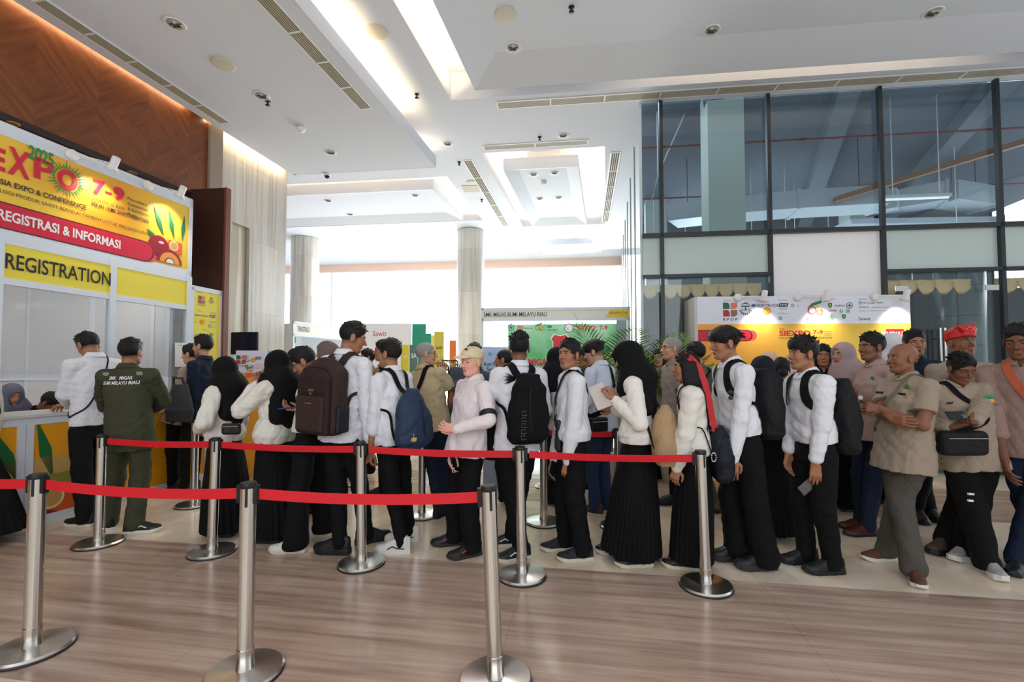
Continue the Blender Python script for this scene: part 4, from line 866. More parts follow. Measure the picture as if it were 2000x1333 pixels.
def folds(seed, amp, freq=16, axis=None):
    amp = amp * 1.25
    r = np.random.default_rng(seed); ks = [nrm(r.normal(size=3)) * freq * f for f in (1, 1.6, 2.3)]; ps = r.uniform(0, 6.28, 3); ws = [nrm(r.normal(size=3)) * freq * .45 for _ in range(3)]
    if axis is not None:
        ax = nrm(V3(axis)); ks = [k - ax * (k @ ax) * .8 for k in ks]
    def f(x, y, z):
        o = 0
        for k, p, q, a in zip(ks, ps, ws, (1, .6, .35)):
            o = o + a * (.55 - np.abs(np.sin((x * k[0] + y * k[1] + z * k[2]) + p + 1.5 * np.sin(x * q[0] + y * q[1] + z * q[2]))))
        return amp * o
    return f
def polygonize(sol, axes):
    xs, ys, zs = axes; D = np.full((len(xs), len(ys), len(zs)), 0.5, np.float32)
    for op, k, fn, c, r in sol:
        if c is None: sl = (slice(None),) * 3
        else:
            m = 0.035 + k; sl = tuple(slice(max(0, int(np.searchsorted(ax, c[i] - r - m)) - 1), int(np.searchsorted(ax, c[i] + r + m)) + 1) for i, ax in enumerate((xs, ys, zs)))
        x, y, z = xs[sl[0]][:, None, None], ys[sl[1]][None, :, None], zs[sl[2]][None, None, :]
        if x.size == 0 or y.size == 0 or z.size == 0: continue
        if op == 'd':
            near = np.abs(D) < 0.08; 
            if near.any():
                i, j, q = np.nonzero(near); D[i, j, q] += fn(xs[i], ys[j], zs[q]).astype(np.float32)
            continue
        D[sl] = comb(op, k, D[sl], fn(x, y, z))
    D[0], D[-1] = .5, .5; D[:, 0] = .5; D[:, -1] = .5; D[:, :, 0] = .5; D[:, :, -1] = .5
    ins = D < 0; c = ins[:-1, :-1, :-1].astype(np.int8)
    for dx in (0, 1):
        for dy in (0, 1):
            for dz in (0, 1):
                if dx or dy or dz: c = c + ins[dx:D.shape[0] - 1 + dx, dy:D.shape[1] - 1 + dy, dz:D.shape[2] - 1 + dz]
    I, J, K = np.nonzero((c > 0) & (c < 8)); n = len(I)
    if n == 0: return np.zeros((0, 3)), np.zeros((0, 4), int)
    idx = np.full(c.shape, -1, np.int32); idx[I, J, K] = np.arange(n)
    acc = np.zeros((n, 3)); cnt = np.zeros(n)
    cr = [(a, b, d) for a in (0, 1) for b in (0, 1) for d in (0, 1)]
    val = {q: D[I + q[0], J + q[1], K + q[2]].astype(np.float64) for q in cr}
    X = (xs, ys, zs); IJK = (I, J, K)
    for q in cr:
        for ax in range(3):
            if q[ax]: continue
            q2 = list(q); q2[ax] = 1; q2 = tuple(q2); a, b = val[q], val[q2]; m = (a < 0) != (b < 0)
            t = np.where(m, a / np.where(np.abs(a - b) < 1e-12, 1, a - b), 0)
            for k_ in range(3):
                p = X[k_][IJK[k_] + q[k_]]
                if k_ == ax: p = p + t * (X[k_][IJK[k_] + 1] - X[k_][IJK[k_]])
                acc[:, k_] += np.where(m, p, 0)
            cnt += m
    verts = acc / np.maximum(cnt, 1)[:, None]; faces = []
    for ax in range(3):
        a = ins; b = np.roll(ins, -1, axis=ax); s = a != b
        sl = [slice(1, -1)] * 3; sl[ax] = slice(0, -1)
        i, j, k_ = np.nonzero(s[tuple(sl)]); off = [1, 1, 1]; off[ax] = 0; i, j, k_ = i + off[0], j + off[1], k_ + off[2]
        o1, o2 = [(1, 2), (2, 0), (0, 1)][ax]
        def g(d1, d2):
            q = [i, j, k_]; q[o1] = q[o1] - d1; q[o2] = q[o2] - d2; return idx[q[0], q[1], q[2]]
        F = np.stack([g(1, 1), g(0, 1), g(0, 0), g(1, 0)], 1); fl = ~ins[i, j, k_]; F[fl] = F[fl][:, ::-1]; faces.append(F)
    F = np.concatenate(faces); F = F[(F >= 0).all(1)]; return verts, F
def bounds(sol):
    lo = np.full(3, 1e9); hi = -lo
    for op, k, fn, c, r in sol:
        if op == 'u' and c is not None: lo = np.minimum(lo, c - r); hi = np.maximum(hi, c + r)
    return lo - .02, hi + .02
def npmesh(name, v, f, smooth=True):
    me = bpy.data.meshes.new(name); n = len(v); me.vertices.add(n); me.vertices.foreach_set('co', np.ascontiguousarray(v, np.float32).ravel())
    me.loops.add(len(f) * 4); me.polygons.add(len(f)); me.loops.foreach_set('vertex_index', np.ascontiguousarray(f, np.int32).ravel())
    me.polygons.foreach_set('loop_start', np.arange(0, len(f) * 4, 4, dtype=np.int32)); me.polygons.foreach_set('loop_total', np.full(len(f), 4, np.int32))
    if smooth: me.polygons.foreach_set('use_smooth', np.ones(len(f), bool))
    me.update(calc_edges=True); return me
def solid_obj(name, sol, h, m_, parent=None, O=None, clipbox=None):
    lo, hi = bounds(sol)
    if clipbox is not None: lo = np.maximum(lo, clipbox[0]); hi = np.minimum(hi, clipbox[1])
    ax = [np.arange(lo[i], hi[i] + h, h) for i in range(3)]; v, f = polygonize(sol, ax)
    if O is not None: v = v - V3(O)
    return link(name, npmesh(name, v, f), m_, parent)

# ================= people =================
m, n, b = nodes_mat('skin'); at = n.nodes.new('ShaderNodeAttribute'); at.attribute_name = 'tone'; n.links.new(at.outputs['Color'], b.inputs['Base Color']); b.inputs['Roughness'].default_value = 0.5; b.inputs['Specular IOR Level'].default_value = 0.35; M_skin = m
def cloth(name, rgb, rough=.85, sheen=.0, bump=.12, bscale=70, crease=.28):
    if name in MATS: return MATS[name]
    m = mat(name, s2l(*rgb), rough, bump=bump or .05, bscale=bscale, spec=.25); n = m.node_tree; L = n.links.new; b = n.nodes['Principled BSDF']; b0 = [x for x in n.nodes if x.type == 'BUMP'][0]
    tc = [x for x in n.nodes if x.type == 'TEX_COORD'][0]; mp = n.nodes.new('ShaderNodeMapping'); mp.inputs['Scale'].default_value = (1, 1, .5); L(tc.outputs['Object'], mp.inputs[0])
    no = n.nodes.new('ShaderNodeTexNoise'); no.inputs['Scale'].default_value = 7.5; no.inputs['Detail'].default_value = 2.5; no.inputs['Distortion'].default_value = 1.1; L(mp.outputs[0], no.inputs['Vector'])
    a = n.nodes.new('ShaderNodeMath'); a.operation = 'SUBTRACT'; a.inputs[1].default_value = .5; L(no.outputs[0], a.inputs[0]); c = n.nodes.new('ShaderNodeMath'); c.operation = 'ABSOLUTE'; L(a.outputs[0], c.inputs[0])
    d = n.nodes.new('ShaderNodeMath'); d.operation = 'POWER'; d.inputs[1].default_value = .7; L(c.outputs[0], d.inputs[0])
    bu = n.nodes.new('ShaderNodeBump'); bu.invert = True; bu.inputs['Strength'].default_value = crease; bu.inputs['Distance'].default_value = .05; L(d.outputs[0], bu.inputs['Height']); L(bu.outputs[0], b0.inputs['Normal']); return m
M_cw = cloth('white_cotton', (232, 232, 238)); M_cc = cloth('cream_crepe', (232, 228, 218)); M_cb = cloth('black_cloth', (10, 10, 12)); M_hij = cloth('black_headscarf_cloth', (9, 10, 13))
M_hair = mat('black_hair', (0.006, 0.005, 0.005), .5, spec=.3, bump=.5, bscale=180); M_grey = mat('grey_hair', s2l(150, 148, 146), .6, bump=.5, bscale=180); M_blond = mat('blond_hair', s2l(226, 190, 130), .5, bump=.5, bscale=160)
M_navyc = cloth('navy_cloth', (28, 38, 58)); M_khaki = cloth('khaki_cotton', (160, 144, 126)); M_tanc = cloth('tan_cotton', (196, 178, 142)); M_olive = cloth('olive_drill', (66, 68, 50)); M_mauve = cloth('mauve_headscarf_cloth', (178, 156, 158)); M_pinkk = cloth('dusty_pink_cotton', (172, 146, 140)); M_jean = cloth('blue_denim', (44, 62, 92)); M_gtrou = cloth('grey_brown_drill', (84, 80, 74))
SKIN = {'tan': (168, 116, 86), 'brown': (138, 92, 68), 'dark': (118, 78, 58), 'light': (200, 150, 120), 'fair': (238, 176, 160)}
def head_frame(yaw, pitch=0, roll=0):
    f = np.array([math.cos(rad(yaw)), math.sin(rad(yaw)), 0.0]); l = np.array([-f[1], f[0], 0.0]); u = np.array([0, 0, 1.0])
    c, s = math.cos(rad(pitch)), math.sin(rad(pitch)); f2 = f * c - u * s; u2 = u * c + f * s
    c, s = math.cos(rad(roll)), math.sin(rad(roll)); l2 = l * c + u2 * s; u3 = u2 * c - l * s
    return np.stack([f2, l2, u3], 1)   # columns: forward, left, up
def head_prims(S_, c, M, s, ear=True, nose=1.0, fat=1.0):
    W = lambda x, y, z: c + M @ (np.array([x, y, z]) * s)
    def E(x, y, z, a, b_, d, k): S_.add(el(W(x, y, z), (a * s, b_ * s, d * s), M), k * s)
    def R(p, q, a, b_, k): S_.add(rc(W(*p), W(*q), a * s, b_ * s), k * s)
    E(-.012, 0, .028, .096, .076, .086, .0); E(.024, 0, -.03, .064, .059 * fat, .082, .02)
    R((.06, 0, -.098), (.066, 0, -.094), .018, .02, .03)
    for y in (1, -1):
        R((.0, y * .048 * fat, -.062), (.052, y * .024, -.094), .016, .014, .03)
        E(.052, y * .034 * fat, -.028, .026, .022, .026, .02)
        R((.079, y * .014, .026), (.066, y * .046, .024), .011, .010, .014)
    R((.080, 0, .012), (.101 + .006 * nose, 0, -.026), .0075, .0105, .010)
    for y in (1, -1): E(.090, y * .0125, -.031, .011, .008, .0075, .006)
    for y in (1, -1): S_.cut(el(W(.0905, y * .0315, .006), (.016 * s, .0165 * s, .0105 * s), M), .010 * s)
    for y in (1, -1): E(.0685, y * .0315, .005, .0145, .0165, .0145, .002)
    R((.084, .012, -.0585), (.084, -.012, -.0585), .0078, .0078, .006); R((.081, .011, -.0685), (.081, -.011, -.0685), .0082, .0082, .005)
    S_.cut(rc(W(.0935, .018, -.0632), W(.0935, -.018, -.0632), .0022 * s, .0022 * s), .004 * s)
    S_.cut(el(W(.084, 0, -.080), (.006 * s, .014 * s, .005 * s), M), .008 * s)
    if ear:
        for y in (1, -1):
            a_ = head_frame(0, 0, 0); S_.add(el(W(-.006, y * .0795, -.006), (.019 * s, .009 * s, .033 * s), M), .006 * s)
            S_.cut(el(W(.0, y * .092, -.003), (.010 * s, .009 * s, .019 * s), M), .004 * s); S_.add(el(W(-.004, y * .078, -.031), (.011 * s, .007 * s, .012 * s), M), .005 * s)
def paint(me, O, c, M, s, skin, closed=False, lips=(150, 84, 78), gaze=0.0, brow=(22, 16, 14), beard=None, fade=None):
    n = len(me.vertices); co = np.zeros(n * 3, np.float32); me.vertices.foreach_get('co', co); co = co.reshape(-1, 3) + V3(O); q = ((co - c) @ M) / s
    col = np.tile(np.array(s2l(*skin) + (1,), np.float32), (n, 1)); near = (np.abs(q) < .13).all(1); x, y, z = q[:, 0], q[:, 1], q[:, 2]; ya = np.abs(y)
    def mixin(w_, rgb):
        w_ = np.clip(w_, 0, 1)[:, None] * near[:, None]; col[:, :3] = col[:, :3] * (1 - w_) + np.array(s2l(*rgb)) * w_
    sk = np.array(skin, float)
    mixin(np.exp(-((z + .0635) / .0095) ** 2 - (y / .021) ** 4) * (x > .07) * 1.1, lips)
    mixin(.35 * np.exp(-((z + .02) / .02) ** 2 - ((ya - .045) / .02) ** 2) * (x > .04), (min(255, sk[0] * 1.06), sk[1] * .86, sk[2] * .84))
    if beard: mixin(.45 * ((z < -.045) & (x > .0)).astype(float) * np.clip((-.045 - z) / .02, 0, 1), beard)
    if fade is not None:
        sg = lambda t: 1 / (1 + np.exp(-np.clip(t, -30, 30)))
        mixin(fade[1] * sg((z + .048 - .25 * np.minimum(x + .02, 0)) / .007) * sg((.032 - x) / .006) * sg((.0775 - ya) / .0012), fade[0])
    bz = .0265 - .18 * (ya - .032) ** 2 / .03
    mixin(1.3 * np.exp(-((z - bz) / .0042) ** 4) * (ya > .011) * (ya < .053) * (x > .045), brow)
    ed = (ya - .0315) / .0145; ez = (z - .005)
    if closed: mixin(1.2 * np.exp(-((ez + .004 + .002 * ed ** 2) / .0022) ** 2) * (np.abs(ed) < 1) * (x > .06), (30, 20, 18))
    else:
        lid = np.clip(1 - ed ** 2, 0, 1) * .0068; inside = (np.abs(ez) < lid) & (x > .06); mixin(inside.astype(float), (226, 222, 218))
        g = gaze * .006; ir = ((y - np.sign(y) * .0315 - g) ** 2 + ez ** 2) < .0062 ** 2; mixin((ir & inside).astype(float), (24, 16, 12))
        mixin(1.2 * np.exp(-((ez - lid) / .0020) ** 2) * (np.abs(ed) < 1.05) * (x > .055), (26, 18, 16))
    at_ = me.color_attributes.new('tone', 'FLOAT_COLOR', 'POINT'); at_.data.foreach_set('color', col.ravel())
def hand_prims(S_, w, d, pn, left, L, curl=.4, thumb=.5):
    """w wrist, d pointing direction, pn palm normal, L hand length"""
    d = nrm(d); pn = nrm(pn - d * (pn @ d)); sd = np.cross(d, pn) * (1 if left else -1)   # towards the thumb
    k = L / .18; tips = []
    for i in range(4):
        sp = (.028 - .0185 * i) * k; kn = w + d * (.088 - .004 * abs(i - 1.2)) * k + sd * sp
        S_.add(rc(w + d * .012 * k + sd * sp * .55, kn, .0135 * k, .0115 * k, None), .012 * k)
        ln = (.94, 1.04, .98, .8)[i] * k; c1 = curl * (.9 + .12 * i); p = kn; a = 0; dd = d
        for seg, r0, r1 in ((.040, .0092, .0085), (.026, .0085, .0078), (.021, .0078, .0066)):
            a += c1 * 1.0; v = nrm(d * math.cos(a) + pn * math.sin(a) + sd * (.06 * (1.5 - i))); q = p + v * seg * ln; S_.add(rc(p, q, r0 * k, r1 * k), .0025); p = q
        tips.append(p)
    b0 = w + d * .022 * k + sd * .022 * k + pn * .006 * k; b1 = b0 + nrm(d * .75 + sd * .8 + pn * .35) * .042 * k; b2 = b1 + nrm(d * (1 - .2 * thumb) + sd * (.25 - .4 * thumb) + pn * .8 * thumb) * .032 * k; b3 = b2 + nrm(d + pn * thumb - sd * .3 * thumb) * .024 * k
    S_.add(rc(b0, b1, .0145 * k, .0115 * k), .014 * k); S_.add(rc(b1, b2, .0112 * k, .0098 * k), .003); S_.add(rc(b2, b3, .0098 * k, .0075 * k), .003)
    return tips
def ik(a, b, l1, l2, hint):
    d = b - a; L = np.linalg.norm(d); mx = (l1 + l2) * .999
    if L > mx: s_ = L / mx; l1, l2 = l1 * s_, l2 * s_
    x = nrm(d); c_ = (l1 * l1 + L * L - l2 * l2) / (2 * L); h_ = math.sqrt(max(l1 * l1 - c_ * c_, 0)); hv = hint - x * (hint @ x); return a + x * c_ + nrm(hv) * h_
HAIRN = [0]
def hair_obj(style, c, M, s, m_, parent, O, h=.0042, seed=1):
    r = np.random.default_rng(seed); S_ = Solid(); Z = lambda x, y, z: np.array([x, y, z]) * s
    e = lambda x, y, z, a, b_, d: el(Z(x, y, z), (a * s, b_ * s, d * s))
    if style == 'shaved': S_.add(e(-.014, 0, .03, .0985, .0785, .0885), 0)
    else: S_.add(e(-.016, 0, .036, .101, .081, .093), 0)
    if style in ('short', 'messy', 'quiff', 'part', 'spiky'): S_.add(e(.0, 0, .075, .082, .07, .05), .02)
    if style == 'bowl': S_.add(e(.004, 0, .058, .104, .093, .072), .02)
    # open the face, the ears, the nape
    fx = {'bowl': .0}.get(style, 0)
    if style == 'bowl':
        S_.cut(e(.115, 0, -.052, .075, .085, .078), .012); S_.cut(e(.06, 0, -.085, .1, .14, .088), .012)
    elif style == 'long':
        S_.cut(e(.108, 0, -.03, .062, .062, .092), .01)
    else:
        S_.cut(e(.120, 0, -.002, .064, .080, .084), .01); S_.cut(e(.05, 0, -.085, .085, .14, .09), .014)
    if style != 'long':
        for y in (1, -1): S_.cut(e(.0, y * .09, -.015, .026, .03, .036), .006)
        S_.cut(hs(Z(-.05, 0, {'bowl': -.02}.get(style, -.052)), (.35, 0, 1)), .008)
    if style == 'long':
        for i in range(16):
            t = rad(65 + 230 * i / 15); px_, py_ = math.cos(t), math.sin(t); a = Z(.078 * px_ - .01, .07 * py_, .03); b_ = Z(.085 * px_ - .03, .085 * py_, -.12); c2 = Z(.06 * px_ - .045 + .02 * r.normal(), .09 * py_, -.34 - .05 * r.random())
            S_.add(rc(a, b_, .024 * s, .026 * s), .008); S_.add(rc(b_, c2, .026 * s, .012 * s), .008)
    nt_ = {'short': 90, 'messy': 150, 'quiff': 90, 'part': 100, 'bowl': 130, 'spiky': 150, 'long': 50, 'shaved': 0}[style]
    if style == 'messy': S_.add(e(.01, 0, .07, .092, .084, .07), .02)
    for i in range(nt_):
        t = r.uniform(0, 2 * math.pi); ph = r.uniform(.12, 1.25) if style != 'bowl' else r.uniform(.2, 1.5)
        n_ = np.array([math.cos(t) * math.sin(ph), math.sin(t) * math.sin(ph), math.cos(ph)])
        base = np.array([-.012, 0, .038]) + n_ * np.array([.096, .078, .088])
        if base[0] > .062 and base[2] < .075: continue
        if base[2] < .03 and base[0] > -.01: continue
        if style == 'messy': d_ = nrm(n_ * .55 + r.normal(size=3) * .55 + np.array([.35, 0, .2])); l_ = r.uniform(.022, .045)
        elif style == 'spiky': d_ = nrm(n_ * .9 + r.normal(size=3) * .18); l_ = r.uniform(.014, .026)
        elif style == 'bowl': d_ = nrm(np.array([n_[0] * 1.2 + .1, n_[1] * 1.1, -.55]) + r.normal(size=3) * .12); l_ = r.uniform(.03, .05)
        elif style == 'quiff': d_ = nrm(np.array([.5, 0, .5]) + n_ * .3 + r.normal(size=3) * .2); l_ = r.uniform(.018, .032)
        elif style == 'part': d_ = nrm(np.array([.1, -.9, .15]) + n_ * .45 + r.normal(size=3) * .12); l_ = r.uniform(.025, .042)
        else: d_ = nrm(np.array([.55, 0, .1]) + n_ * .45 + r.normal(size=3) * .25); l_ = r.uniform(.014, .026)
        a = base * s; b_ = (base + d_ * l_) * s; S_.add(rc(a, b_, .0105 * s, .003 * s), .004 * s)
    if nt_: S_.disp(folds(seed, .0014, 190))
    lo, hi = bounds(S_); ax = [np.arange(lo[i], hi[i] + h, h) for i in range(3)]; v, f = polygonize(S_, ax); v = v @ M.T + c - V3(O)
    return link('hair', npmesh('hair', v, f), m_, parent)
def shoe_meshes():
    out = {}
    for kind in ('sneaker', 'dress', 'flat', 'chunky'):
        U = Solid(); So = Solid(); th = {'sneaker': .028, 'dress': .016, 'flat': .012, 'chunky': .042}[kind]
        def foot(x, y, z, hgt, g=0.0):
            w_ = np.interp(x, [-.07, -.03, .04, .12, .17, .205], [.026, .034, .034, .047, .042, .012]) + g; cy = np.interp(x, [-.07, .05, .205], [0, .004, -.004])
            return w_, cy
        def sole(x, y, z):
            w_, cy = foot(x, y, z, 0, .004); e1 = (np.abs(y - cy) - w_) * .8; e2 = np.maximum(-.078 - x, x - .205); e3 = np.maximum(z - th - .012 * np.clip((x - .12) / .08, 0, 1) , -z + .018 * np.clip((x - .13) / .07, 0, 1) ** 2); m_ = np.maximum(np.maximum(e1, e2), e3); return m_
        So.add((sole, np.array([.065, 0, .02]), .19), 0)
        def upper(x, y, z):
            w_, cy = foot(x, y, z, 0); top = np.interp(x, [-.075, -.04, .03, .07, .13, .19, .205], [.095, .10, .10, .082, .056, .045, .026]) * {'sneaker': 1, 'dress': .86, 'flat': .5, 'chunky': 1.12}[kind]; top = top + th * .4
            e = np.sqrt((np.maximum(np.abs(y - cy) - w_ * .25, 0) / (w_ * .75)) ** 2 + (np.maximum(z - top * .35, 0) / (top * .65)) ** 2) - 1
            return np.maximum(np.maximum(e * .028, np.maximum(-.074 - x, x - .2)), -z + th * .7)
        U.add((upper, np.array([.065, 0, .05]), .19), 0)
        if kind != 'flat': U.add(rc((-.022, 0, .07), (-.022, 0, .105), .040, .036), .01)
        if kind in ('sneaker', 'chunky', 'dress'):
            for i in range(4): U.add(rc((.045 + .022 * i, -.022, .088 - .010 * i + th * .3), (.045 + .022 * i, .022, .088 - .010 * i + th * .3), .0035, .0035), .002)
        if kind == 'flat': U.cut(el((-.01, 0, .07), (.075, .026, .05)), .004)
        out[kind] = []
        for nm, sl in (('upper', U), ('sole', So)):
            lo, hi = bounds(sl); ax = [np.arange(lo[i], hi[i] + .005, .005) for i in range(3)]; v, f = polygonize(sl, ax); out[kind].append(npmesh('shoe_' + nm, v, f))
    return out
SHOES = shoe_meshes()
def shoe(kind, pos, yaw, m_up, m_sole, parent, scale=1.0, extra=None):
    me, ms = [x.copy() for x in SHOES[kind]]; o = link('shoe', me, m_up, parent); o.location = Vector(pos) - parent.location; o.rotation_euler = (0, 0, rad(yaw)); o.scale = (scale,) * 3
    link('sole', ms, m_sole, o)
    if extra:  # coloured side stripe
        for y in (1, -1):
            bm = bmesh.new(); tube(bm, [Vector((-.03, y * .037, .045)), Vector((.02, y * .041, .05)), Vector((.06, y * .044, .068)), Vector((.1, y * .047, .048))], .0045, 6); bm_obj('side_stripe', bm, extra, o)
    return o
def ribbon(name, pts, wdt, th, m_, parent, O, normals, taper=None):
    bm = bmesh.new(); prev = None; n_ = len(pts); w0 = wdt
    for i, p in enumerate(pts):
        t = nrm(pts[min(i + 1, n_ - 1)] - pts[max(i - 1, 0)]); nn = nrm(normals[i] - t * (normals[i] @ t)); sd = np.cross(t, nn); p = p - V3(O); wdt = w0 if not taper else w0 * float(np.interp(i / (n_ - 1), (0, taper, taper + .08, 1), (1, 1, .42, .42)))
        r_ = [bm.verts.new(Vector(p + sd * wdt / 2 * a + nn * th * b_)) for a, b_ in ((-1, 0), (-1, 1), (1, 1), (1, 0))]
        if prev:
            for k in range(4): bm.faces.new((prev[k], prev[(k + 1) % 4], r_[(k + 1) % 4], r_[k]))
        else: bm.faces.new(r_)
        prev = r_
    bm.faces.new(prev[::-1]); return bm_obj(name, bm, m_, parent)
def strap_on(sol, way, wdt, m_, parent, O, name='strap', n_=26, lift=.004, th=.004, closed=False, taper=None):
    """lay a strap over a solid: resample the way points and push them to the surface"""
    W = np.array(way); 
    # Catmull-Rom resample
    P_ = np.concatenate([[2 * W[0] - W[1]], W, [2 * W[-1] - W[-2]]]); pts = []
    m_seg = len(W) - 1
    for i in range(n_):
        u = i / (n_ - 1) * m_seg; k = min(int(u), m_seg - 1); t = u - k; a, b_, c_, d_ = P_[k:k + 4]
        pts.append(.5 * ((2 * b_) + (-a + c_) * t + (2 * a - 5 * b_ + 4 * c_ - d_) * t * t + (-a + 3 * b_ - 3 * c_ + d_) * t ** 3))
    pts = np.array(pts); e = 1e-3
    def grad(p): return np.stack([(sol.at(p + np.eye(3)[i] * e) - sol.at(p - np.eye(3)[i] * e)) for i in range(3)], -1)
    for it in range(4):
        d = sol.at(pts); g = grad(pts); g /= np.linalg.norm(g, axis=1, keepdims=True) + 1e-9
        mv = np.where((d < lift) | (d < .05), lift - d, 0)
        pts = pts + g * mv[:, None] * .9
    for _ in range(2): pts[1:-1] = pts[1:-1] * .5 + (pts[:-2] + pts[2:]) * .25
    d = sol.at(pts); g = grad(pts); g /= np.linalg.norm(g, axis=1, keepdims=True) + 1e-9; pts = pts + g * np.maximum(lift * .7 - d, 0)[:, None]
    return ribbon(name, pts, wdt, th, m_, parent, O, g, taper)
NP = [0]
class Person:
    def __init__(s, label, hips, head, H, face, feet, headyaw=None, pitch=0, roll=0, armL=None, armR=None, skin='tan', closed=False, gaze=0, hair='short', hairm=None, near=True, group=None, fat=1.0, d=None, headd=0.0, beard=None, brow=(22, 16, 14), lips=(150, 84, 78), toe=None, legs='trousers', build=1.0, facefat=1.0, hy=None, shl=0.0, seedo=0):
        """hips = px column of the hips; head = (px, py) of the head centre; feet = [(px,py),(px,py)] left, right ankle ground points in the photo (they fix the depth)"""
        NP[0] += 1; s.seed = NP[0] * 13 + seedo; s.near = near
        gl, gr = [C(*q) for q in feet]; s.d = d if d is not None else (gl.y + gr.y) / 2
        s.H = H; hp = P(hips, 800, s.d); s.g = np.array([hp.x, s.d, 0.0]); s.O = Vector((hp.x, s.d, 0))
        s.root = thing('person', label, 'person', group, s.O)
        f = np.array([math.cos(rad(face)), math.sin(rad(face)), 0.0]); s.f = f; s.l = np.array([-f[1], f[0], 0.0]); s.u = np.array([0, 0, 1.0]); u = s.u
        s.pel = s.g + u * (.525 * H if hy is None else hy)
        hc = P(head[0], head[1], s.d + headd); s.hc = V3(hc); s.hs = H * .98 / 1.65 * .97
        s.hyaw = face if headyaw is None else headyaw; s.HM = head_frame(s.hyaw, pitch, roll); HM = s.HM
        s.neck = s.hc - HM[:, 2] * .118 * s.hs - HM[:, 0] * .030 * s.hs - u * .028 * s.hs
        up = nrm(s.neck - s.pel); s.sp = up
        L = .31 * H; s.neckb = s.neck  # base of the neck
        s.lat = nrm(s.l - up * (s.l @ up)); s.fw = np.cross(s.lat, up) ; s.fw = s.fw if s.fw @ f > 0 else -s.fw
        sw = .103 * H * build; s.sh = {}
        for k, sg in (('L', 1), ('R', -1)): s.sh[k] = s.neck - up * .045 * H + s.lat * sg * sw + up * shl * sg
        s.hip = {k: s.pel + s.l * sg * .052 * H - u * .015 * H for k, sg in (('L', 1), ('R', -1))}
        s.ank = {}; s.toe = {}
        for k, g in (('L', gl), ('R', gr)):
            s.ank[k] = V3(g) + u * .05 * H * 1.02; s.toe[k] = (toe[0 if k == 'L' else 1] if toe else face)
        s.knee = {k: ik(s.hip[k], s.ank[k], .236 * H, .226 * H, f + s.l * (.15 if k == 'L' else -.15)) for k in 'LR'}
        s.el = {}; s.wr = {}; s.hd = {}; s.arms = {}
        for k, spec, sg in (('L', armL, 1), ('R', armR, -1)):
            sp_ = dict(spec or {}); s.arms[k] = sp_
            if 'px' in sp_: q = sp_['px']; w_ = V3(P(q[0], q[1], s.d + (q[2] if len(q) > 2 else 0)))
            else: q = sp_.get('at', (.05, .035, -.315)); w_ = s.sh[k] + s.f * q[0] * H / 1.65 * 1.0 + s.l * sg * q[1] + u * q[2] * H
            s.wr[k] = w_; hint = sp_.get('elbow'); hint = (-f * 1.0 + s.l * sg * .35) if hint is None else (s.f * hint[0] + s.l * sg * hint[1] + u * hint[2])
            s.el[k] = ik(s.sh[k], w_, .17 * H, .15 * H, hint)
            fd = nrm(w_ - s.el[k]); s.hd[k] = fd
        s.skin = SKIN[skin] if isinstance(skin, str) else skin
        s.fat = fat; s.opts = dict(closed=closed, gaze=gaze, lips=lips, brow=brow, beard=beard); s.facefat = facefat
        if hair and hair != 'long': s.opts['fade'] = ((20, 16, 15), .62) if hairm is None else (((150, 146, 142), .5) if hairm is M_grey else ((226, 190, 130), .8))
        s.body(); 
        if hair: 
            s.hair = hair_obj(hair, s.hc, HM, s.hs, hairm or M_hair, s.root, s.O, .0038 if near else .006, s.seed)
    def body(s):
        H, hsz = s.H, s.hs; B = Solid(); head_prims(B, s.hc, s.HM, hsz, fat=s.facefat)
        HM = s.HM; B.add(rc(s.neck - s.sp * .03, s.hc - HM[:, 2] * .055 * hsz - HM[:, 0] * .022 * hsz, .056 * hsz, .050 * hsz), .02)
        k = s.fat
        B.add(loft(s.pel, s.neck, s.lat, [(-.1, .11 * k, .08 * k, 0), (.3, .11 * k, .08 * k, 0), (.75, .135 * k, .09 * k, 0), (.93, .09, .06, 0), (1.0, .05, .05, 0)]), .02)
        for q in 'LR':
            B.add(rc(s.neck - s.sp * .05, s.sh[q], .045, .046), .02); B.add(rc(s.sh[q], s.el[q], .044, .036), .02); B.add(rc(s.el[q], s.wr[q], .037, .0255), .012)
            a = s.arms[q]; d = V3(a['dir']) if 'dir' in a else s.hd[q]; pn = a.get('palm'); pn = (s.l * (-1 if q == 'L' else 1) * .8 - s.f * .3) if pn is None else s.f * pn[0] + s.l * pn[1] * (1 if q == 'L' else -1) + s.u * pn[2]
            s.arms[q]['_d'] = nrm(d); pn_ = pn - nrm(d) * (pn @ nrm(d)); s.arms[q]['_pn'] = nrm(pn_)
            hand_prims(B, s.wr[q], d, pn, q == 'L', .106 * H, a.get('curl', .35), a.get('thumb', .4))
            B.add(rc(s.hip[q] - s.u * .03, s.knee[q], .055, .045), .03); B.add(rc(s.knee[q], s.ank[q], .045, .034), .02)
        fine = .0034 if s.near else .0052; crs = .015
        pts = [(s.hc, .125 * hsz)]
        for q in 'LR': pts.append((s.wr[q] + s.arms[q]['_d'] * .085, .115 if s.near else .09))
        lo, hi = bounds(B); lo[2] = max(lo[2], .03); axes = []
        for i in range(3):
            iv = [(p[i] - r - (.02 if (j == 0 and i == 2) else 0), p[i] + r) for j, (p, r) in enumerate(pts)]
            v = [lo[i]]; 
            while v[-1] < hi[i]:
                x = v[-1]; inn = any(a <= x <= b_ for a, b_ in iv)
                nx = x + (fine if inn else crs)
                if not inn:
                    for a, b_ in iv:
                        if x < a < nx: nx = a + 1e-5
                v.append(nx)
            axes.append(np.array(v))
        v, f = polygonize(B, axes); v = v - V3(s.O); me = npmesh('body', v, f); paint(me, s.O, s.hc, s.HM, hsz, s.skin, **s.opts)
        s.bodyo = link('body', me, M_skin, s.root); s.B = B
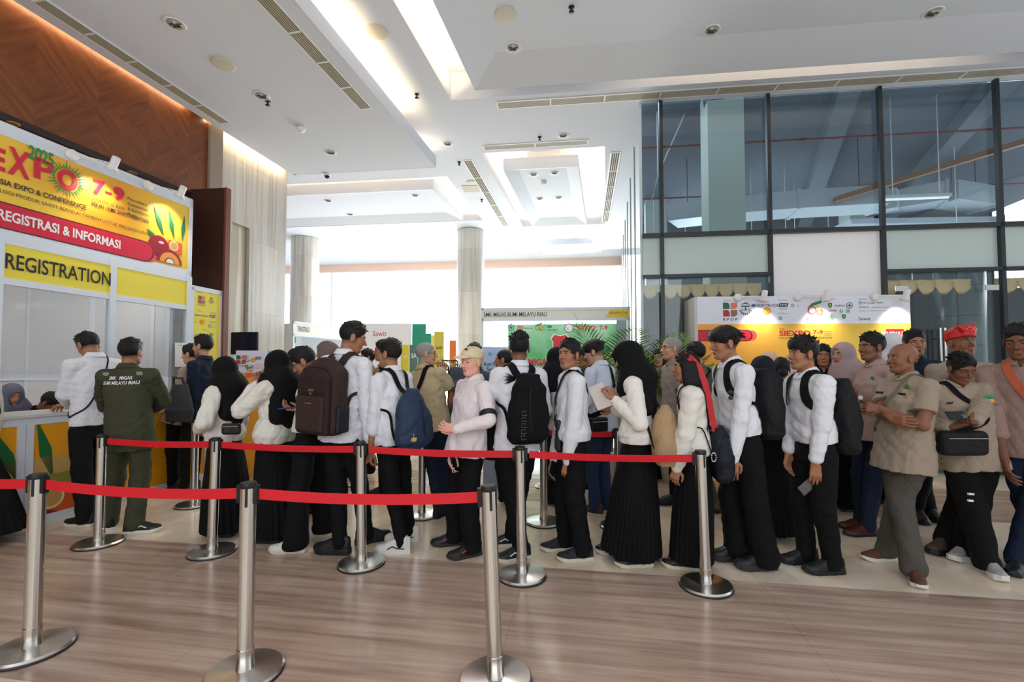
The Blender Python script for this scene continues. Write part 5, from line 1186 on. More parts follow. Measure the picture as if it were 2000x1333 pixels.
    # ---------- clothing ----------
    def shirt(s, m_, sleeve='long', hem=-.02, loose=1.0, collar=True, amp=.0045, name='shirt', h=None, slv=1.0, placket=False, blouse=0.0, pocket=False):
        H, k = s.H, s.fat; S_ = Solid(); b_ = hem; 
        L = float(np.linalg.norm(s.neck - s.pel)); t0 = b_ / L
        st = [(t0, (.164 if hem < -.04 else .148) * k * loose + blouse, (.142 if hem < -.04 else .108) * k * loose + blouse, 0), (max(t0 + .12, .10 if hem < -.04 else -1), (.158 if hem < -.04 else .152) * k * loose + blouse * 1.3, .113 * k * loose + blouse * 1.2, 0), (.38, .146 * k * loose, .108 * k * loose, 0), (.66, .157 * k * loose, .113 * k * loose, 0), (.86, .148, .092, 0), (.95, .105, .075, 0), (1.0, .066, .064, 0)]
        S_.add(loft(s.pel, s.neck, s.lat, st, sq=2.3), 0)
        for q in 'LR':
            S_.add(rc(s.neck - s.sp * .035, s.sh[q], .050, .056), .04)
            e, w2, sh = s.el[q], s.wr[q], s.sh[q]; sk = .016
            S_.add(rc(sh, sh + (e - sh) * (.62 if sleeve == 'short' else 1), .060 * slv, (.066 if sleeve == 'short' else .054) * slv), sk)
            if sleeve == 'long':
                S_.add(rc(e, e + (w2 - e) * .82, .054 * slv, .044 * slv), .012); S_.add(rc(e + (w2 - e) * .8, w2 - nrm(w2 - e) * .004, .040, .037), .006)
            elif sleeve == 'roll':
                p_ = e + (w2 - e) * .32; S_.add(rc(e, p_, .054, .05), .01); S_.add(rc(p_ - (w2 - e) * .07, p_ + (w2 - e) * .05, .054, .053), .004)
            elif sleeve == 'roll2':
                p_ = e + (w2 - e) * .8; S_.add(rc(e, p_, .056, .046), .01); S_.add(rc(p_ - (w2 - e) * .09, p_ + (w2 - e) * .03, .047, .048), .004)
        S_.disp(folds(s.seed, amp * .75, 19)); S_.disp(folds(s.seed + 5, amp * .5, 38))
        if sleeve == 'short':
            for q in 'LR':
                e, sh = s.el[q], s.sh[q]; c_ = sh + (e - sh) * .64; S_.cut((lambda x, y, z, c_=c_, n_=nrm(e - sh), e=e: np.maximum(-((x - c_[0]) * n_[0] + (y - c_[1]) * n_[1] + (z - c_[2]) * n_[2]), np.sqrt((x - c_[0]) ** 2 + (y - c_[1]) ** 2 + (z - c_[2]) ** 2) - .1), c_, .11), .002)
        HM = s.HM; nk = s.neck + s.sp * .02
        if collar:
            S_.clip(hs(s.neck + s.sp * .012, s.sp), .008)
            cz = s.neck + s.sp * .012; nf = s.neck + s.fw * .072 - s.sp * .012
            def col(x, y, z):
                X, Y, Z = x - cz[0], y - cz[1], z - cz[2]; t = X * s.sp[0] + Y * s.sp[1] + Z * s.sp[2]; u_ = X * s.lat[0] + Y * s.lat[1] + Z * s.lat[2]; v_ = X * s.fw[0] + Y * s.fw[1] + Z * s.fw[2]
                r_ = np.sqrt(u_ ** 2 + v_ ** 2); fz = np.clip(v_ / np.maximum(r_, 1e-3), 0, 1) ** 2; top = .034 - .022 * fz; bot = -.010 - .036 * fz
                rr = .0575 * s.hs + np.clip(top - t, 0, .09) * .62; d_ = np.maximum(np.abs(r_ - rr) - .0035, np.maximum(t - top, bot - t))
                op = np.where(v_ > 0, .010 + .75 * np.clip(t + .036, 0, 1) - np.abs(u_), -1); return np.maximum(d_, op)
            S_.cut((lambda x, y, z: np.sqrt(((x - nf[0]) ** 2 + (y - nf[1]) ** 2)) * 1.2 + np.abs(z - nf[2]) * .55 - .026, nf, .06), .004)
            s.colr = (col, cz, .10)
        s.S = S_
        o = solid_obj(name, S_, h or (.0066 if s.near else .011), m_, s.root, s.O); s.shirto = o
        if collar:
            cs = Solid().add(s.colr, 0); solid_obj('collar', cs, .0032 if s.near else .005, m_, o, s.O)
        return o
    def on_chest(s, a, t, off=.0):
        """point on the front of the chest: a lateral (m, + to the left), t up the spine 0..1"""
        p = s.pel + (s.neck - s.pel) * t + s.lat * a + s.fw * .2; e = 1e-3
        for _ in range(12): p = p - s.fw * (float(s.S.at(p)) - .001) * .9
        return p + s.fw * off
    def placket(s, m_btn=M_white, n_=5, t0=.2, t1=.9):
        for i in range(n_):
            p = s.on_chest(.0, t0 + (t1 - t0) * i / (n_ - 1)); bm = bmesh.new(); lathe(bm, [(.0055, 0), (.0055, .003), (.003, .004)], 10, Vector(s.fw), Vector(p) - s.O); bm_obj('button', bm, m_btn, s.shirto)
    def trousers(s, m_, w=1.0, flare=1.0, name='trousers', belt=True):
        S_ = Solid(); H, k = s.H, s.fat
        S_.add(loft(s.pel - s.u * .11, s.pel + s.sp * .07, s.lat, [(0, .14 * k, .105 * k, 0), (.4, .148 * k, .112 * k, 0), (1, .137 * k, .102 * k, 0)]), 0)
        for q in 'LR':
            a = s.ank[q] - s.u * .012; S_.add(rc(s.hip[q] - s.u * .04, s.knee[q], .084 * (1 + (w - 1) * .4) * k, .066 * w), .03); S_.add(rc(s.knee[q], a + s.u * .02, .066 * w, .058 * w * flare), .02); S_.add(rc(a + s.u * .01, a - s.u * .01 + s.f * .01, .056 * w * flare, .058 * w * flare), .015)
        S_.disp(folds(s.seed + 3, .005, 13)); S_.disp(folds(s.seed + 9, .003, 30)); S_.clip(hs((0, 0, .028), (0, 0, -1)), .004)
        o = solid_obj(name, S_, .009 if s.near else .013, m_, s.root, s.O)
        if belt:
            bm = bmesh.new(); c_ = s.pel + s.sp * .05; n_ = 28; rr = []
            for i in range(n_):
                t = 2 * math.pi * i / n_; q = c_ + s.lat * math.cos(t) * .141 * k + s.fw * math.sin(t) * .106 * k - V3(s.O); rr.append([bm.verts.new(Vector(q + s.sp * z_ + o_)) for z_, o_ in ((-.016, 0), (.016, 0))])
            for i in range(n_): bm.faces.new((rr[i][0], rr[(i + 1) % n_][0], rr[(i + 1) % n_][1], rr[i][1]))
            b2 = bm_obj('belt', bm, M_blackp, s.root); mo = b2.modifiers.new('t', 'SOLIDIFY'); mo.thickness = .004; mo.offset = 1
        return o
    def skirt(s, m_, hemz=.06, wid=.24, dep=.2, name='skirt', pl=(26, .045)):
        S_ = Solid(); a = s.pel + s.sp * .07; mid = (s.ank['L'] + s.ank['R']) / 2; b_ = np.array([mid[0], mid[1], hemz])
        S_.add(loft(a, b_, s.lat, [(0, .128 * s.fat, .10 * s.fat, 0), (.16, .158 * s.fat, .128 * s.fat, 0), (.5, (wid + .15) / 2, (dep + .125) / 2, 0), (1, wid, dep, 0)], pleat=(pl[0], pl[1], .1, .9)), 0)
        S_.disp(folds(s.seed + 3, .004, 10, axis=(0, 0, 1)))
        return solid_obj(name, S_, .009, m_, s.root, s.O)
    def shoes(s, kind='sneaker', mu=None, ms=None, extra=None, sc=1.0, z=0.0):
        mu = mu or M_blackp; ms = ms or M_blackp
        for q in 'LR':
            t = s.toe[q]; p = s.ank[q].copy(); p[2] = z; shoe(kind, p, t, mu, ms, s.root, s.H / 1.65 * sc, extra)
    def hijab(s, m_, front=.26, back=.34, wid=1.0, face=(.058, .058, .085), amp=.005, name='headscarf', pointy=0.0):
        S_ = Solid(); c, M, k = s.hc, s.HM, s.hs; W = lambda x, y, z: c + M @ (np.array([x, y, z]) * k)
        S_.add(el(W(-.016, 0, .03), (.120 * k, .100 * k, .110 * k), M), 0); S_.add(el(W(.02, 0, -.03), (.085 * k, .08 * k, .105 * k), M), .03)
        nb = s.neck; S_.add(rc(W(-.03, 0, -.02), nb - s.fw * .02 - s.sp * .02, .098 * k, .125 * wid), .04)
        up = s.sp
        S_.add(rc(nb - s.lat * .1 - up * .05, nb + s.lat * .1 - up * .05, .09, .09), .06)
        cf = nb + s.fw * .07 - up * front; cb = nb - s.fw * .085 - up * back
        for a_, end in ((nb + s.fw * .02, cf), (nb - s.fw * .03, cb)):
            for sg in (-1, 0, 1): S_.add(rc(a_ + s.lat * sg * .05, end + s.lat * sg * .095 * wid + up * abs(sg) * .06, .09, .062), .05)
        if pointy: S_.add(rc(W(.05, 0, .075), W(.05 + pointy, 0, .06), .03 * k, .012 * k), .03)
        S_.disp(folds(s.seed + 2, amp, 14, axis=(0, 0, 1)))
        S_.cut(el(W(.118, 0, -.018), (face[0] * 1.3 * k, face[1] * k, face[2] * k), M), .01)
        s.HJ = S_; return solid_obj(name, S_, .0065 if s.near else .01, m_, s.root, s.O)
    def glasses(s, m_=None):
        m_ = m_ or M_blackp; bm = bmesh.new(); k = s.hs; W = lambda x, y, z: Vector(s.hc + s.HM @ (np.array([x, y, z]) * k)) - s.O
        for sg in (1, -1):
            pts = [W(.094 - .05 * (.024 * math.cos(t)) ** 0, sg * .032 + .025 * math.cos(t), .004 + .017 * math.sin(t)) for t in [2 * math.pi * i / 16 for i in range(17)]]; tube(bm, pts, .0016, 6, False)
            tube(bm, [W(.092, sg * .057, .008), W(.05, sg * .078, .008), W(-.01, sg * .082, .006)], .0016, 6)
        tube(bm, [W(.098, .009, .006), W(.1, 0, .009), W(.098, -.009, .006)], .0016, 6); return bm_obj('glasses', bm, m_, s.root)
# ---- carried things ----
def carried(name, label, cat, loc, group=None): return thing(name, label, cat, group, Vector(loc))
def phone(p, d, nrml, label, m_=None, screen=False, sz=(.075, .155, .009), cam=True, name='smartphone'):
    """p centre, d long axis, nrml back normal"""
    d = Vector(d).normalized(); nn = Vector(nrml); nn = (nn - d * nn.dot(d)).normalized(); x = d.cross(nn); o = carried(name, label, 'phone' if name == 'smartphone' else 'tablet', p)
    M = np.stack([V3(x), V3(d), V3(nn)], 1); sl = Solid().add(rb((0, 0, 0), (sz[0] / 2, sz[1] / 2, sz[2] / 2), M, sz[2] * .45), 0); solid_obj('case', sl, .0032, m_ or M_blackp, o)
    bm = bmesh.new(); obox(bm, -nn * sz[2] / 2, x * sz[0] * .9, d * sz[1] * .94, nn * .0015); bm_obj('screen', bm, mat('phone_screen_glow', s2l(120, 140, 170), .2, emit=.6) if screen else mat('dark_screen', (.01, .012, .016), .08), o)
    if cam:
        bm = bmesh.new(); obox(bm, nn * (sz[2] / 2 + .001) + d * sz[1] * .33 + x * sz[0] * .18, x * sz[0] * .45, d * sz[1] * .22, nn * .002); bm_obj('camera_bump', bm, mat('grey_lens_plate', s2l(90, 92, 98), .3), o)
    return o
def in_hand(per, q, label, m_=None, **k):
    a = per.arms[q]; p = per.wr[q] + a['_d'] * .085 * per.H / 1.65 + a['_pn'] * .024; return phone(p, a.get('pd', a['_d']), -a['_pn'] if a.get('flip') is None else a['_pn'], label, m_, **k)
def backpack(per, label, m_, w=.30, hgt=.44, dep=.15, drop=.0, style='panel', m2=None, straps=True, strapm=None, tilt=0.0, side=0.0, taper=1.0, logo=None, group=None, yawo=0, sw=.045):
    s = per; up = s.sp; f = s.fw; l = s.lat
    c0 = s.neck - up * (.055 + drop + hgt / 2) - f * (.112 * s.fat + dep / 2 - .0) + l * side
    if tilt: up = nrm(up - f * tilt); f = np.cross(l, up); f = f if f @ s.fw > 0 else -f
    if yawo: 
        a_ = rad(yawo); f, l = f * math.cos(a_) + l * math.sin(a_), l * math.cos(a_) - f * math.sin(a_)
    M = np.stack([l, -f, up], 1); o = carried('backpack', label, 'backpack', c0, group); S_ = Solid()
    Lc = lambda x, y, z: M @ np.array([x, y, z]); m2 = m2 or m_
    if style == 'panel':
        S_.add(rb(Lc(0, 0, -.02), (w / 2, dep / 2, hgt / 2 - .02), M, .055), 0); S_.add(el(Lc(0, -.01, hgt / 2 - .1), (w * .47, dep * .45, .13), M), .03)
    elif style == 'sack':
        S_.add(loft(Lc(0, 0, -hgt / 2), Lc(0, 0, hgt / 2), l, [(0, w * .40, dep * .40, 0), (.12, w * .5, dep * .52, 0), (.5, w * .46, dep * .5, 0), (.8, w * .33, dep * .38, 0), (.95, w * .18, dep * .22, 0), (1, w * .12, dep * .15, 0)], k=.7), 0); S_.disp(folds(s.seed + 4, .009, 14, axis=up))
    else:  # slim curved pack
        S_.add(loft(Lc(0, 0, -hgt / 2), Lc(0, 0, hgt / 2), l, [(0, w * .38, dep * .34, 0), (.08, w * .48, dep * .48, 0), (.45, w * .5, dep * .55, 0), (.8, w * .42, dep * .42, 0), (1, w * .26, dep * .22, 0)], sq=2.6, k=.75), 0); S_.disp(folds(s.seed + 4, .005, 11))
    S_.disp(folds(s.seed + 8, .0025, 26)); solid_obj('pack_body', S_, .008, m_, o)
    T = Vector(Lc(0, 1, 0))
    if style == 'panel':
        P2 = Solid().add(rb(Lc(0, dep / 2 + .012, -.05), (w * .43, .03, hgt * .40), M, .028), 0).add(el(Lc(0, dep / 2 + .008, hgt * .28), (w * .42, .034, .07), M), .02); P2.disp(folds(s.seed + 6, .002, 22)); solid_obj('front_panel', P2, .008, m2, o)
        P3 = Solid().add(rb(Lc(0, dep / 2 + .045, -hgt * .2), (w * .37, .022, hgt * .24), M, .02), 0); P3.disp(folds(s.seed + 7, .002, 22)); solid_obj('front_pocket', P3, .008, m_, o)
        def arch(name, y_, ww, zt, zb, m3, r_=.0035):
            bm = bmesh.new(); pts = [Vector(Lc(-ww, y_, zb))] + [Vector(Lc(-ww * math.cos(t), y_, zt + .05 * math.sin(t))) for t in [math.pi * i / 12 for i in range(13)]] + [Vector(Lc(ww, y_, zb))]; tube(bm, pts, r_, 6); bm_obj(name, bm, m3, o)
        arch('zip', dep / 2 + .036, w * .36, hgt * .24, -hgt * .1, M_blackp); arch('zip', dep / 2 + .062, w * .30, -.0 + hgt * .0, -hgt * .2, M_blackp); arch('zip', dep * .5 - .004, w * .40, hgt * .33, 0, M_blackp)
        bm = bmesh.new(); tube(bm, [Vector(Lc(-.03, dep / 2 + .066, -hgt * .06)), Vector(Lc(.045, dep / 2 + .066, -hgt * .06))], .003, 6); bm_obj('zip_pull', bm, M_steel, o)
        for sg in (1, -1):
            sp_ = Solid().add(rb(Lc(sg * (w / 2 + .008), 0, -hgt * .28), (.018, dep * .36, hgt * .18), M, .016), 0); solid_obj('side_pocket', sp_, .008, M_blackp, o)
        if logo:
            bm = bmesh.new(); q = [(-.028, .016), (.028, .016), (.024, -.012), (0, -.03), (-.024, -.012)]; prism(bm, [Vector(Lc(x, dep / 2 + .043, hgt * .10 + z)) for x, z in q], T * .003); bm_obj('badge', bm, logo, o)
    else:
        bm = bmesh.new(); yy = dep * .53; tube(bm, [Vector(Lc(w * .05, dep * .40, hgt * .33)), Vector(Lc(w * .09, yy * 1.02, hgt * .1)), Vector(Lc(w * .06, yy * 1.04, -hgt * .2)), Vector(Lc(w * .0, yy * .98, -hgt * .34))], .005, 6); bm_obj('zip', bm, M_blackp, o)
        if style == 'sack':
            bm = bmesh.new(); tube(bm, [Vector(Lc(w * .13 * math.cos(t), dep * .17 * math.sin(t), hgt * .455)) for t in [2 * math.pi * i / 14 for i in range(15)]], .008, 6); bm_obj('drawcord', bm, M_blackp, o)
    bm = bmesh.new(); hl = 0 if style == 'panel' else (-.03 if style == 'slim' else -.05); tube(bm, [Vector(Lc(-.035, -dep * .3, hgt / 2 - .015)), Vector(Lc(-.03, -dep * .35, hgt / 2 + .03 + hl)), Vector(Lc(.03, -dep * .35, hgt / 2 + .03 + hl)), Vector(Lc(.035, -dep * .3, hgt / 2 - .015))], .008, 8); bm_obj('grab_handle', bm, strapm or M_blackp, o)
    if straps:
        full = Solid(s.S + list(s.S2 if hasattr(s, 'S2') else []))
        for q, sg in (('L', 1), ('R', -1)):
            if straps in ('L', 'R') and straps != q: continue
            x_ = s.lat * sg * .075; top = s.neck - s.sp * .01 + s.lat * sg * .075
            way = [c0 + V3(Lc(sg * (.05 if style == 'panel' else .03), -dep * (.35 if style == 'panel' else .1), hgt / 2 - (.03 if style == 'panel' else .05))), s.neck - s.sp * .03 + s.lat * sg * .08 - s.fw * .09, s.neck + s.sp * .03 + s.lat * sg * .088 + s.fw * .005, s.neck - s.sp * .07 + s.lat * sg * .10 + s.fw * .12, s.neck - s.sp * .20 + s.lat * sg * .128 + s.fw * .10, s.neck - s.sp * .29 + s.lat * sg * .165 + s.fw * .0, s.neck - s.sp * .33 + s.lat * sg * .15 - s.fw * .09, c0 + V3(Lc(sg * w * .4, -dep * .3, -hgt * .36))]
            torso = Solid([z for z in s.S if z[0] in ('d',)][:0]); 
            strap_on(s.torso_solid(), way, sw, strapm or M_cb, o, c0, 'shoulder_strap', 34, taper=.58)
    s.pack = (o, c0, M); return o
def _torso(s):
    S_ = Solid(); first = [z for z in s.S if z[0] == 'u'][:1]; S_ += first
    for q in 'LR': S_.add(rc(s.neck - s.sp * .045, s.sh[q], .060, .064), .035)
    S_.disp(lambda x, y, z: -.006 + 0 * x); return S_
Person.torso_solid = _torso
# ---------- the crowd ----------
G1 = 'students queueing in white shirts'
WS = cloth('white_rubber', (226, 222, 214), .6, 0, 0.05); CS = cloth('cream_rubber', (214, 204, 184), .6, 0, .05)
def bagbox(label, p, ax, hw, m_, cat='bag', name='crossbody_bag', flap=True, rr=.02):
    """soft box bag at p; ax = horizontal facing direction; hw = (w,d,h)"""
    o = carried(name, label, cat, p); f = nrm(np.array([ax[0], ax[1], 0.0])); M = np.stack([np.array([-f[1], f[0], 0]), f, np.array([0, 0, 1.0])], 1)
    sl = Solid().add(rb((0, 0, 0), (hw[0] / 2, hw[1] / 2, hw[2] / 2), M, rr), 0); sl.disp(folds(3, .002, 20)); solid_obj('bag_body', sl, .006, m_, o)
    bm = bmesh.new(); c = Vector(M @ np.array([0, hw[1] / 2 + .002, hw[2] * .22])); x = Vector(M @ np.array([1.0, 0, 0])); tube(bm, [c - x * hw[0] * .42, c + x * hw[0] * .42], .003, 6); bm_obj('zip', bm, M_steel, o); return o
def crossbody(per, q, m_, par, O, wdt=.03, bagp=None, name='strap'):
    """strap over shoulder q ('L'/'R') down to the opposite hip, front and back"""
    s = per; sg = 1 if q == 'L' else -1; n, sp, l, f = s.neck, s.sp, s.lat, s.fw
    bot = s.pel + sp * .08 - l * sg * .16 if bagp is None else V3(bagp)
    way = [bot, s.pel + sp * .22 - l * sg * .07 + f * .13, n - sp * .1 + l * sg * .05 + f * .12, n + sp * .03 + l * sg * .08, n - sp * .12 + l * sg * .04 - f * .12, s.pel + sp * .22 - l * sg * .08 - f * .13, bot]
    return strap_on(s.torso_solid(), way, wdt, m_, par, O, name, 40)
# --- left group at the counter ---
p = Person('young man from behind in an olive work uniform with white lettering on the back', 255, (256, 688), 1.69, 96, [(212, 1034), (262, 1042)], headyaw=92, armL=dict(px=(205, 800, .3), elbow=(-.2, 1, -.3)), armR=dict(px=(300, 800, .3), elbow=(-.2, 1, -.3)), toe=(150, 20), skin='tan', hair='short', build=1.08)
p.shirt(M_olive, hem=-.16, loose=1.16, slv=1.15, amp=.0055); p.trousers(M_olive, 1.12, 1.05, belt=False); p.shoes('sneaker', M_blackp, WS, M_white)
pl_ = Plane(p.on_chest(0, .8) * 0 + (p.neck - p.fw * .121 * 1.16), Vector(p.lat), -Vector(p.fw)); pl_.ux = -Vector(p.lat); pl_.n = -Vector(p.fw)
for t_, w_, z_ in (('SMK   MIGAS', .19, -.10), ('BUMI MELAYU RIAU', .29, -.143)):
    v_, f_, sz = text_mesh(t_, .02); co = []
    q0 = p.neck + p.sp * z_
    for x, y, _ in v_:
        P_ = q0 + (-p.lat) * (-1) * 0 + p.lat * (-(x - .5) * w_) * 1.0 + p.sp * y * .03 - p.fw * .25; co.append(P_)
    co = np.array(co)
    for _ in range(14): co = co + p.fw * (p.S.at(co)[:, None] - .006) * .9
    me = bpy.data.meshes.new('back_lettering'); me.from_pydata([tuple(x) for x in co - V3(p.O)], [], f_); link('back_lettering', me, M_white, p.root)
for sg in (1, -1):
    bm = bmesh.new(); c_ = p.neck + p.lat * sg * .14 - p.sp * .05 - p.fw * .3; c_ = c_ + p.fw * 0
    for _ in range(14): c_ = c_ + p.fw * (float(p.S.at(c_)) - .003) * .9
    obox(bm, Vector(c_) - p.O, Vector(p.lat) * .05, Vector(p.fw) * .006, Vector(p.sp) * .03); bm_obj('shoulder_tape', bm, mat('grey_reflective_tape', s2l(140, 140, 132), .4), p.root)
p = Person('student in a white shirt leaning over the registration counter to write', 182, (172, 675), 1.74, 158, [(168, 1028), (186, 1006)], headyaw=168, pitch=32, armL=dict(px=(132, 790, .05), palm=(0, .2, -1), elbow=(-.6, .6, -.6), dir=(-.9, .2, -.15)), armR=dict(px=(128, 796, .4), elbow=(-.5, .6, -.6)), closed=True, group=None, toe=(175, 165))
p.shirt(M_cw, hem=.0, loose=1.08, amp=.0055); p.trousers(M_cb, 1.1, 1.1); p.shoes('sneaker', M_blackp, CS); crossbody(p, 'R', M_cb, p.root, p.O, .012, name='thin_strap')
p = Person('person at the left edge of whom only a long black skirt shows', -60, (-70, 712), 1.55, 170, [(-50, 1070), (-40, 1065)], hair=None, near=False)
p.shirt(M_cc, blouse=.01); p.skirt(M_cb, wid=.30, dep=.26); p.hijab(M_hij)
p = Person('man in a dark navy shirt in profile, waiting by the yellow sponsor panel', 385, (396, 677), 1.80, 182, [(362, 962), (376, 957)], armL=dict(px=(372, 832, -.1)), skin='light', beard=(60, 44, 38), hair='quiff', build=1.05)
p.shirt(M_navyc, hem=-.12, loose=1.1); p.trousers(M_cb, belt=False); p.shoes('sneaker'); in_hand(p, 'L', 'smartphone with lit screen in the hand of the man in navy', screen=True)
p = Person('man in a tan short-sleeved shirt reaching to the end of the counter', 352, (373, 693), 1.72, 186, [(338, 955), (352, 950)], armL=dict(px=(330, 775, -.1), palm=(0, .2, -1), elbow=(-.5, .3, -1)), skin='light', hair='short', d=5.55, pitch=8)
p.shirt(M_khaki, 'short', hem=-.1, loose=1.1); p.trousers(M_cb, belt=False); p.shoes('sneaker')
q = carried('backpack', 'dark grey backpack held against the counter end by the man in tan', 'backpack', P(350, 786, 5.15)); sl = Solid().add(loft((0, 0, -.22), (0, 0, .2), (1, 0, 0), [(0, .13, .07, 0), (.3, .15, .09, 0), (1, .08, .04, 0)]), 0); sl.disp(folds(5, .006, 15)); solid_obj('pack_body', sl, .009, mat('charcoal_nylon', s2l(44, 46, 50), .6, bump=.2), q)
bm = bmesh.new(); tube(bm, [Vector((-.06, 0, .18)), Vector((-.05, -.02, .27)), Vector((.04, -.02, .27)), Vector((.06, 0, .18))], .012, 8); bm_obj('grab_handle', bm, M_blackp, q)
# staff inside the booth
p = Person('person in a grey-blue headscarf seated behind the counter at the left edge', 10, (24, 772), 1.5, -20, [(5, 1010), (15, 1005)], hair=None, near=False, d=4.75, hy=.48, skin='light', pitch=20, closed=True, armL=dict(at=(.25, 0, -.22)), armR=dict(at=(.25, 0, -.22)))
p.shirt(mat('deep_blue_cloth', s2l(30, 34, 90), .8), hem=.0); p.trousers(M_cb, belt=False); p.hijab(cloth('grey_blue_headscarf_cloth', (104, 108, 124)), front=.2, back=.2)
p = Person('dark-haired person bent low over papers behind the counter', 62, (98, 787), 1.6, 12, [(60, 1000), (70, 995)], near=False, d=4.95, hy=.55, pitch=45, closed=True, skin='brown', hair='short', armL=dict(at=(.3, 0, -.2)), armR=dict(at=(.3, 0, -.2)))
p.shirt(M_cb, hem=.0, loose=1.1); p.trousers(M_cb, belt=False)
# --- the queue, left to right ---
p = Person('girl in black headscarf and cream blouse, leftmost of the headscarfed queue', 440, (438, 724), 1.53, 176, [(440, 1048), (450, 1040)], headyaw=158, pitch=10, hair=None, armL=dict(px=(388, 838, -.12), elbow=(-.3, .6, -.6)), skin='tan')
p.shirt(M_cc, blouse=.02, hem=.02, slv=1.12, amp=.007, collar=False); p.skirt(M_cb, wid=.215, dep=.2); p.hijab(M_hij, front=.2, back=.3, wid=1.15); p.shoes()
bagbox('small black bag with a metal clasp at the waist of the first headscarfed girl', P(452, 838, 3.68), (.1, -1), (.14, .05, .09), M_blackp)
p = Person('girl in a black headscarf and cream blouse holding her hand up to her face', 536, (541, 712), 1.56, 172, [(532, 1060), (545, 1052)], headyaw=150, pitch=8, hair=None, armL=dict(px=(500, 752, -.12), elbow=(.9, .3, -1.0), dir=(.1, .1, 1), palm=(-.6, .5, 0), curl=.7), skin='tan')
p.shirt(M_cc, blouse=.025, hem=.02, slv=1.15, amp=.007, collar=False); p.skirt(M_cb, wid=.19, dep=.18); p.hijab(M_hij, front=.2, back=.36, wid=1.15); p.shoes()
p = Person('student in glasses bowing his head over a blue phone, white canvas shoes', 607, (594, 707), 1.70, 184, [(578, 1079), (634, 1046)], headyaw=194, pitch=34, closed=True, armL=dict(px=(584, 800, -.15), palm=(0, .1, 1), elbow=(-.7, .3, -.6), dir=(-1, .1, .05), curl=.5, pd=(-1, .1, -.08)), armR=dict(px=(575, 800, .2)), skin='tan', hair='short', lips=(150, 90, 84))
p.shirt(M_cc, hem=.03, blouse=.012, loose=1.08, amp=.0055); p.trousers(M_cb, 1.15, 1.35, belt=False); p.shoes('sneaker', WS, CS); p.glasses()
phone(P(565, 797, p.d - .17), (-1, .05, -.08), (0, 0, -1), 'blue smartphone held flat by the student in glasses', mat('blue_phone_case', s2l(40, 56, 130), .4), name='smartphone')
p = Person('tall student seen from behind carrying a large brown backpack', 668, (690, 660), 1.78, 66, [(664, 1082), (714, 1062)], headyaw=22, pitch=16, armL=dict(at=(.2, .0, -.22)), armR=dict(px=(722, 868, -.05), elbow=(-.5, .6, -.3)), toe=(172, 40), hair='short', build=1.08, skin='tan')
p.shirt(M_cw, hem=-.06, loose=1.12, amp=.0055); p.trousers(M_cb, 1.02, .95, belt=False); p.shoes('chunky', M_blackp, M_blackp)
backpack(p, 'large brown school backpack with arched pockets on the tall student', cloth('brown_nylon', (58, 42, 40), .7, .1, .3, 120), w=.37, hgt=.56, dep=.17, m2=cloth('dark_brown_nylon', (46, 33, 32), .7, .1, .3, 120), strapm=cloth('brown_webbing', (52, 38, 38), .7), sw=.065, logo=M_steel)
p = Person('student in a white shirt with rolled sleeves and white trainers carrying a navy sack', 770, (760, 692), 1.64, 156, [(783, 1081), (800, 1058)], headyaw=166, armL=dict(px=(724, 880, -.1), elbow=(-.3, .5, -.3), curl=.7, dir=(-.15, 0, -1)), toe=(185, 190), hair='part', skin='tan')
p.shirt(M_cw, 'roll', hem=-.02, loose=1.12, amp=.007); p.trousers(M_cb, .95, .8, belt=False); p.shoes('chunky', WS, WS, M_blackp)
backpack(p, 'navy drawstring sack bag hanging low on the student in white trainers', cloth('navy_nylon', (42, 58, 84), .6, .1, .3, 60), w=.38, hgt=.46, dep=.22, style='sack', drop=.09, side=.03, yawo=0)
o = carried('keychain', 'small golden plush keychain hanging from the navy sack', 'keychain', P(808, 860, p.d - .28)); bm = bmesh.new(); tube(bm, [Vector((0, 0, .05)), Vector((0, 0, .01))], .003, 6); bm_obj('chain', bm, M_steel, o)
sl = Solid().add(el((0, 0, 0), (.024, .015, .018)), 0).add(el((-.016, 0, .012), (.01, .008, .01)), .004).add(el((.016, 0, .012), (.01, .008, .01)), .004); solid_obj('charm', sl, .004, mat('golden_plush', s2l(200, 160, 90), .8), o)
p = Person('fair-skinned student in a cream cap and pale pinkish shirt with one arm across his waist', 912, (921, 708), 1.63, 216, [(922, 1086), (889, 1064)], headyaw=230, pitch=4, armL=dict(px=(892, 838, -.30), elbow=(-.2, .9, -.9), dir=(-.9, -.3, .15), palm=(-.2, -.8, .2), curl=.6), armR=dict(px=(884, 884, -.12), elbow=(-.5, .3, 0), pd=(.3, -.2, -1)), toe=(205, 190), skin='fair', hair='short', hairm=M_blond, brow=(240, 210, 180), lips=(206, 118, 112), closed=True)
p.shirt(cloth('pinkish_white_cotton', (240, 228, 230)), hem=-.1, loose=1.14, amp=.0055); p.trousers(M_cb, 1.2, 1.0, belt=False); p.shoes('sneaker', M_blackp, mat('charcoal_rubber', s2l(50, 40, 40), .7), M_red); p.placket(M_cw)
in_hand(p, 'R', 'silver smartphone hanging in the hand of the student in the cap', mat('silver_phone_back', s2l(190, 186, 200), .3))
fd = Vector(nrm(p.el['L'] - p.sh['L'])); bm = bmesh.new(); lathe(bm, [(.056, -.02), (.066, -.018), (.066, .018), (.056, .02)], 24, fd, Vector(p.el['L']) - fd * .05 - p.O); bm_obj('arm_band', bm, M_blackp, p.root, True)
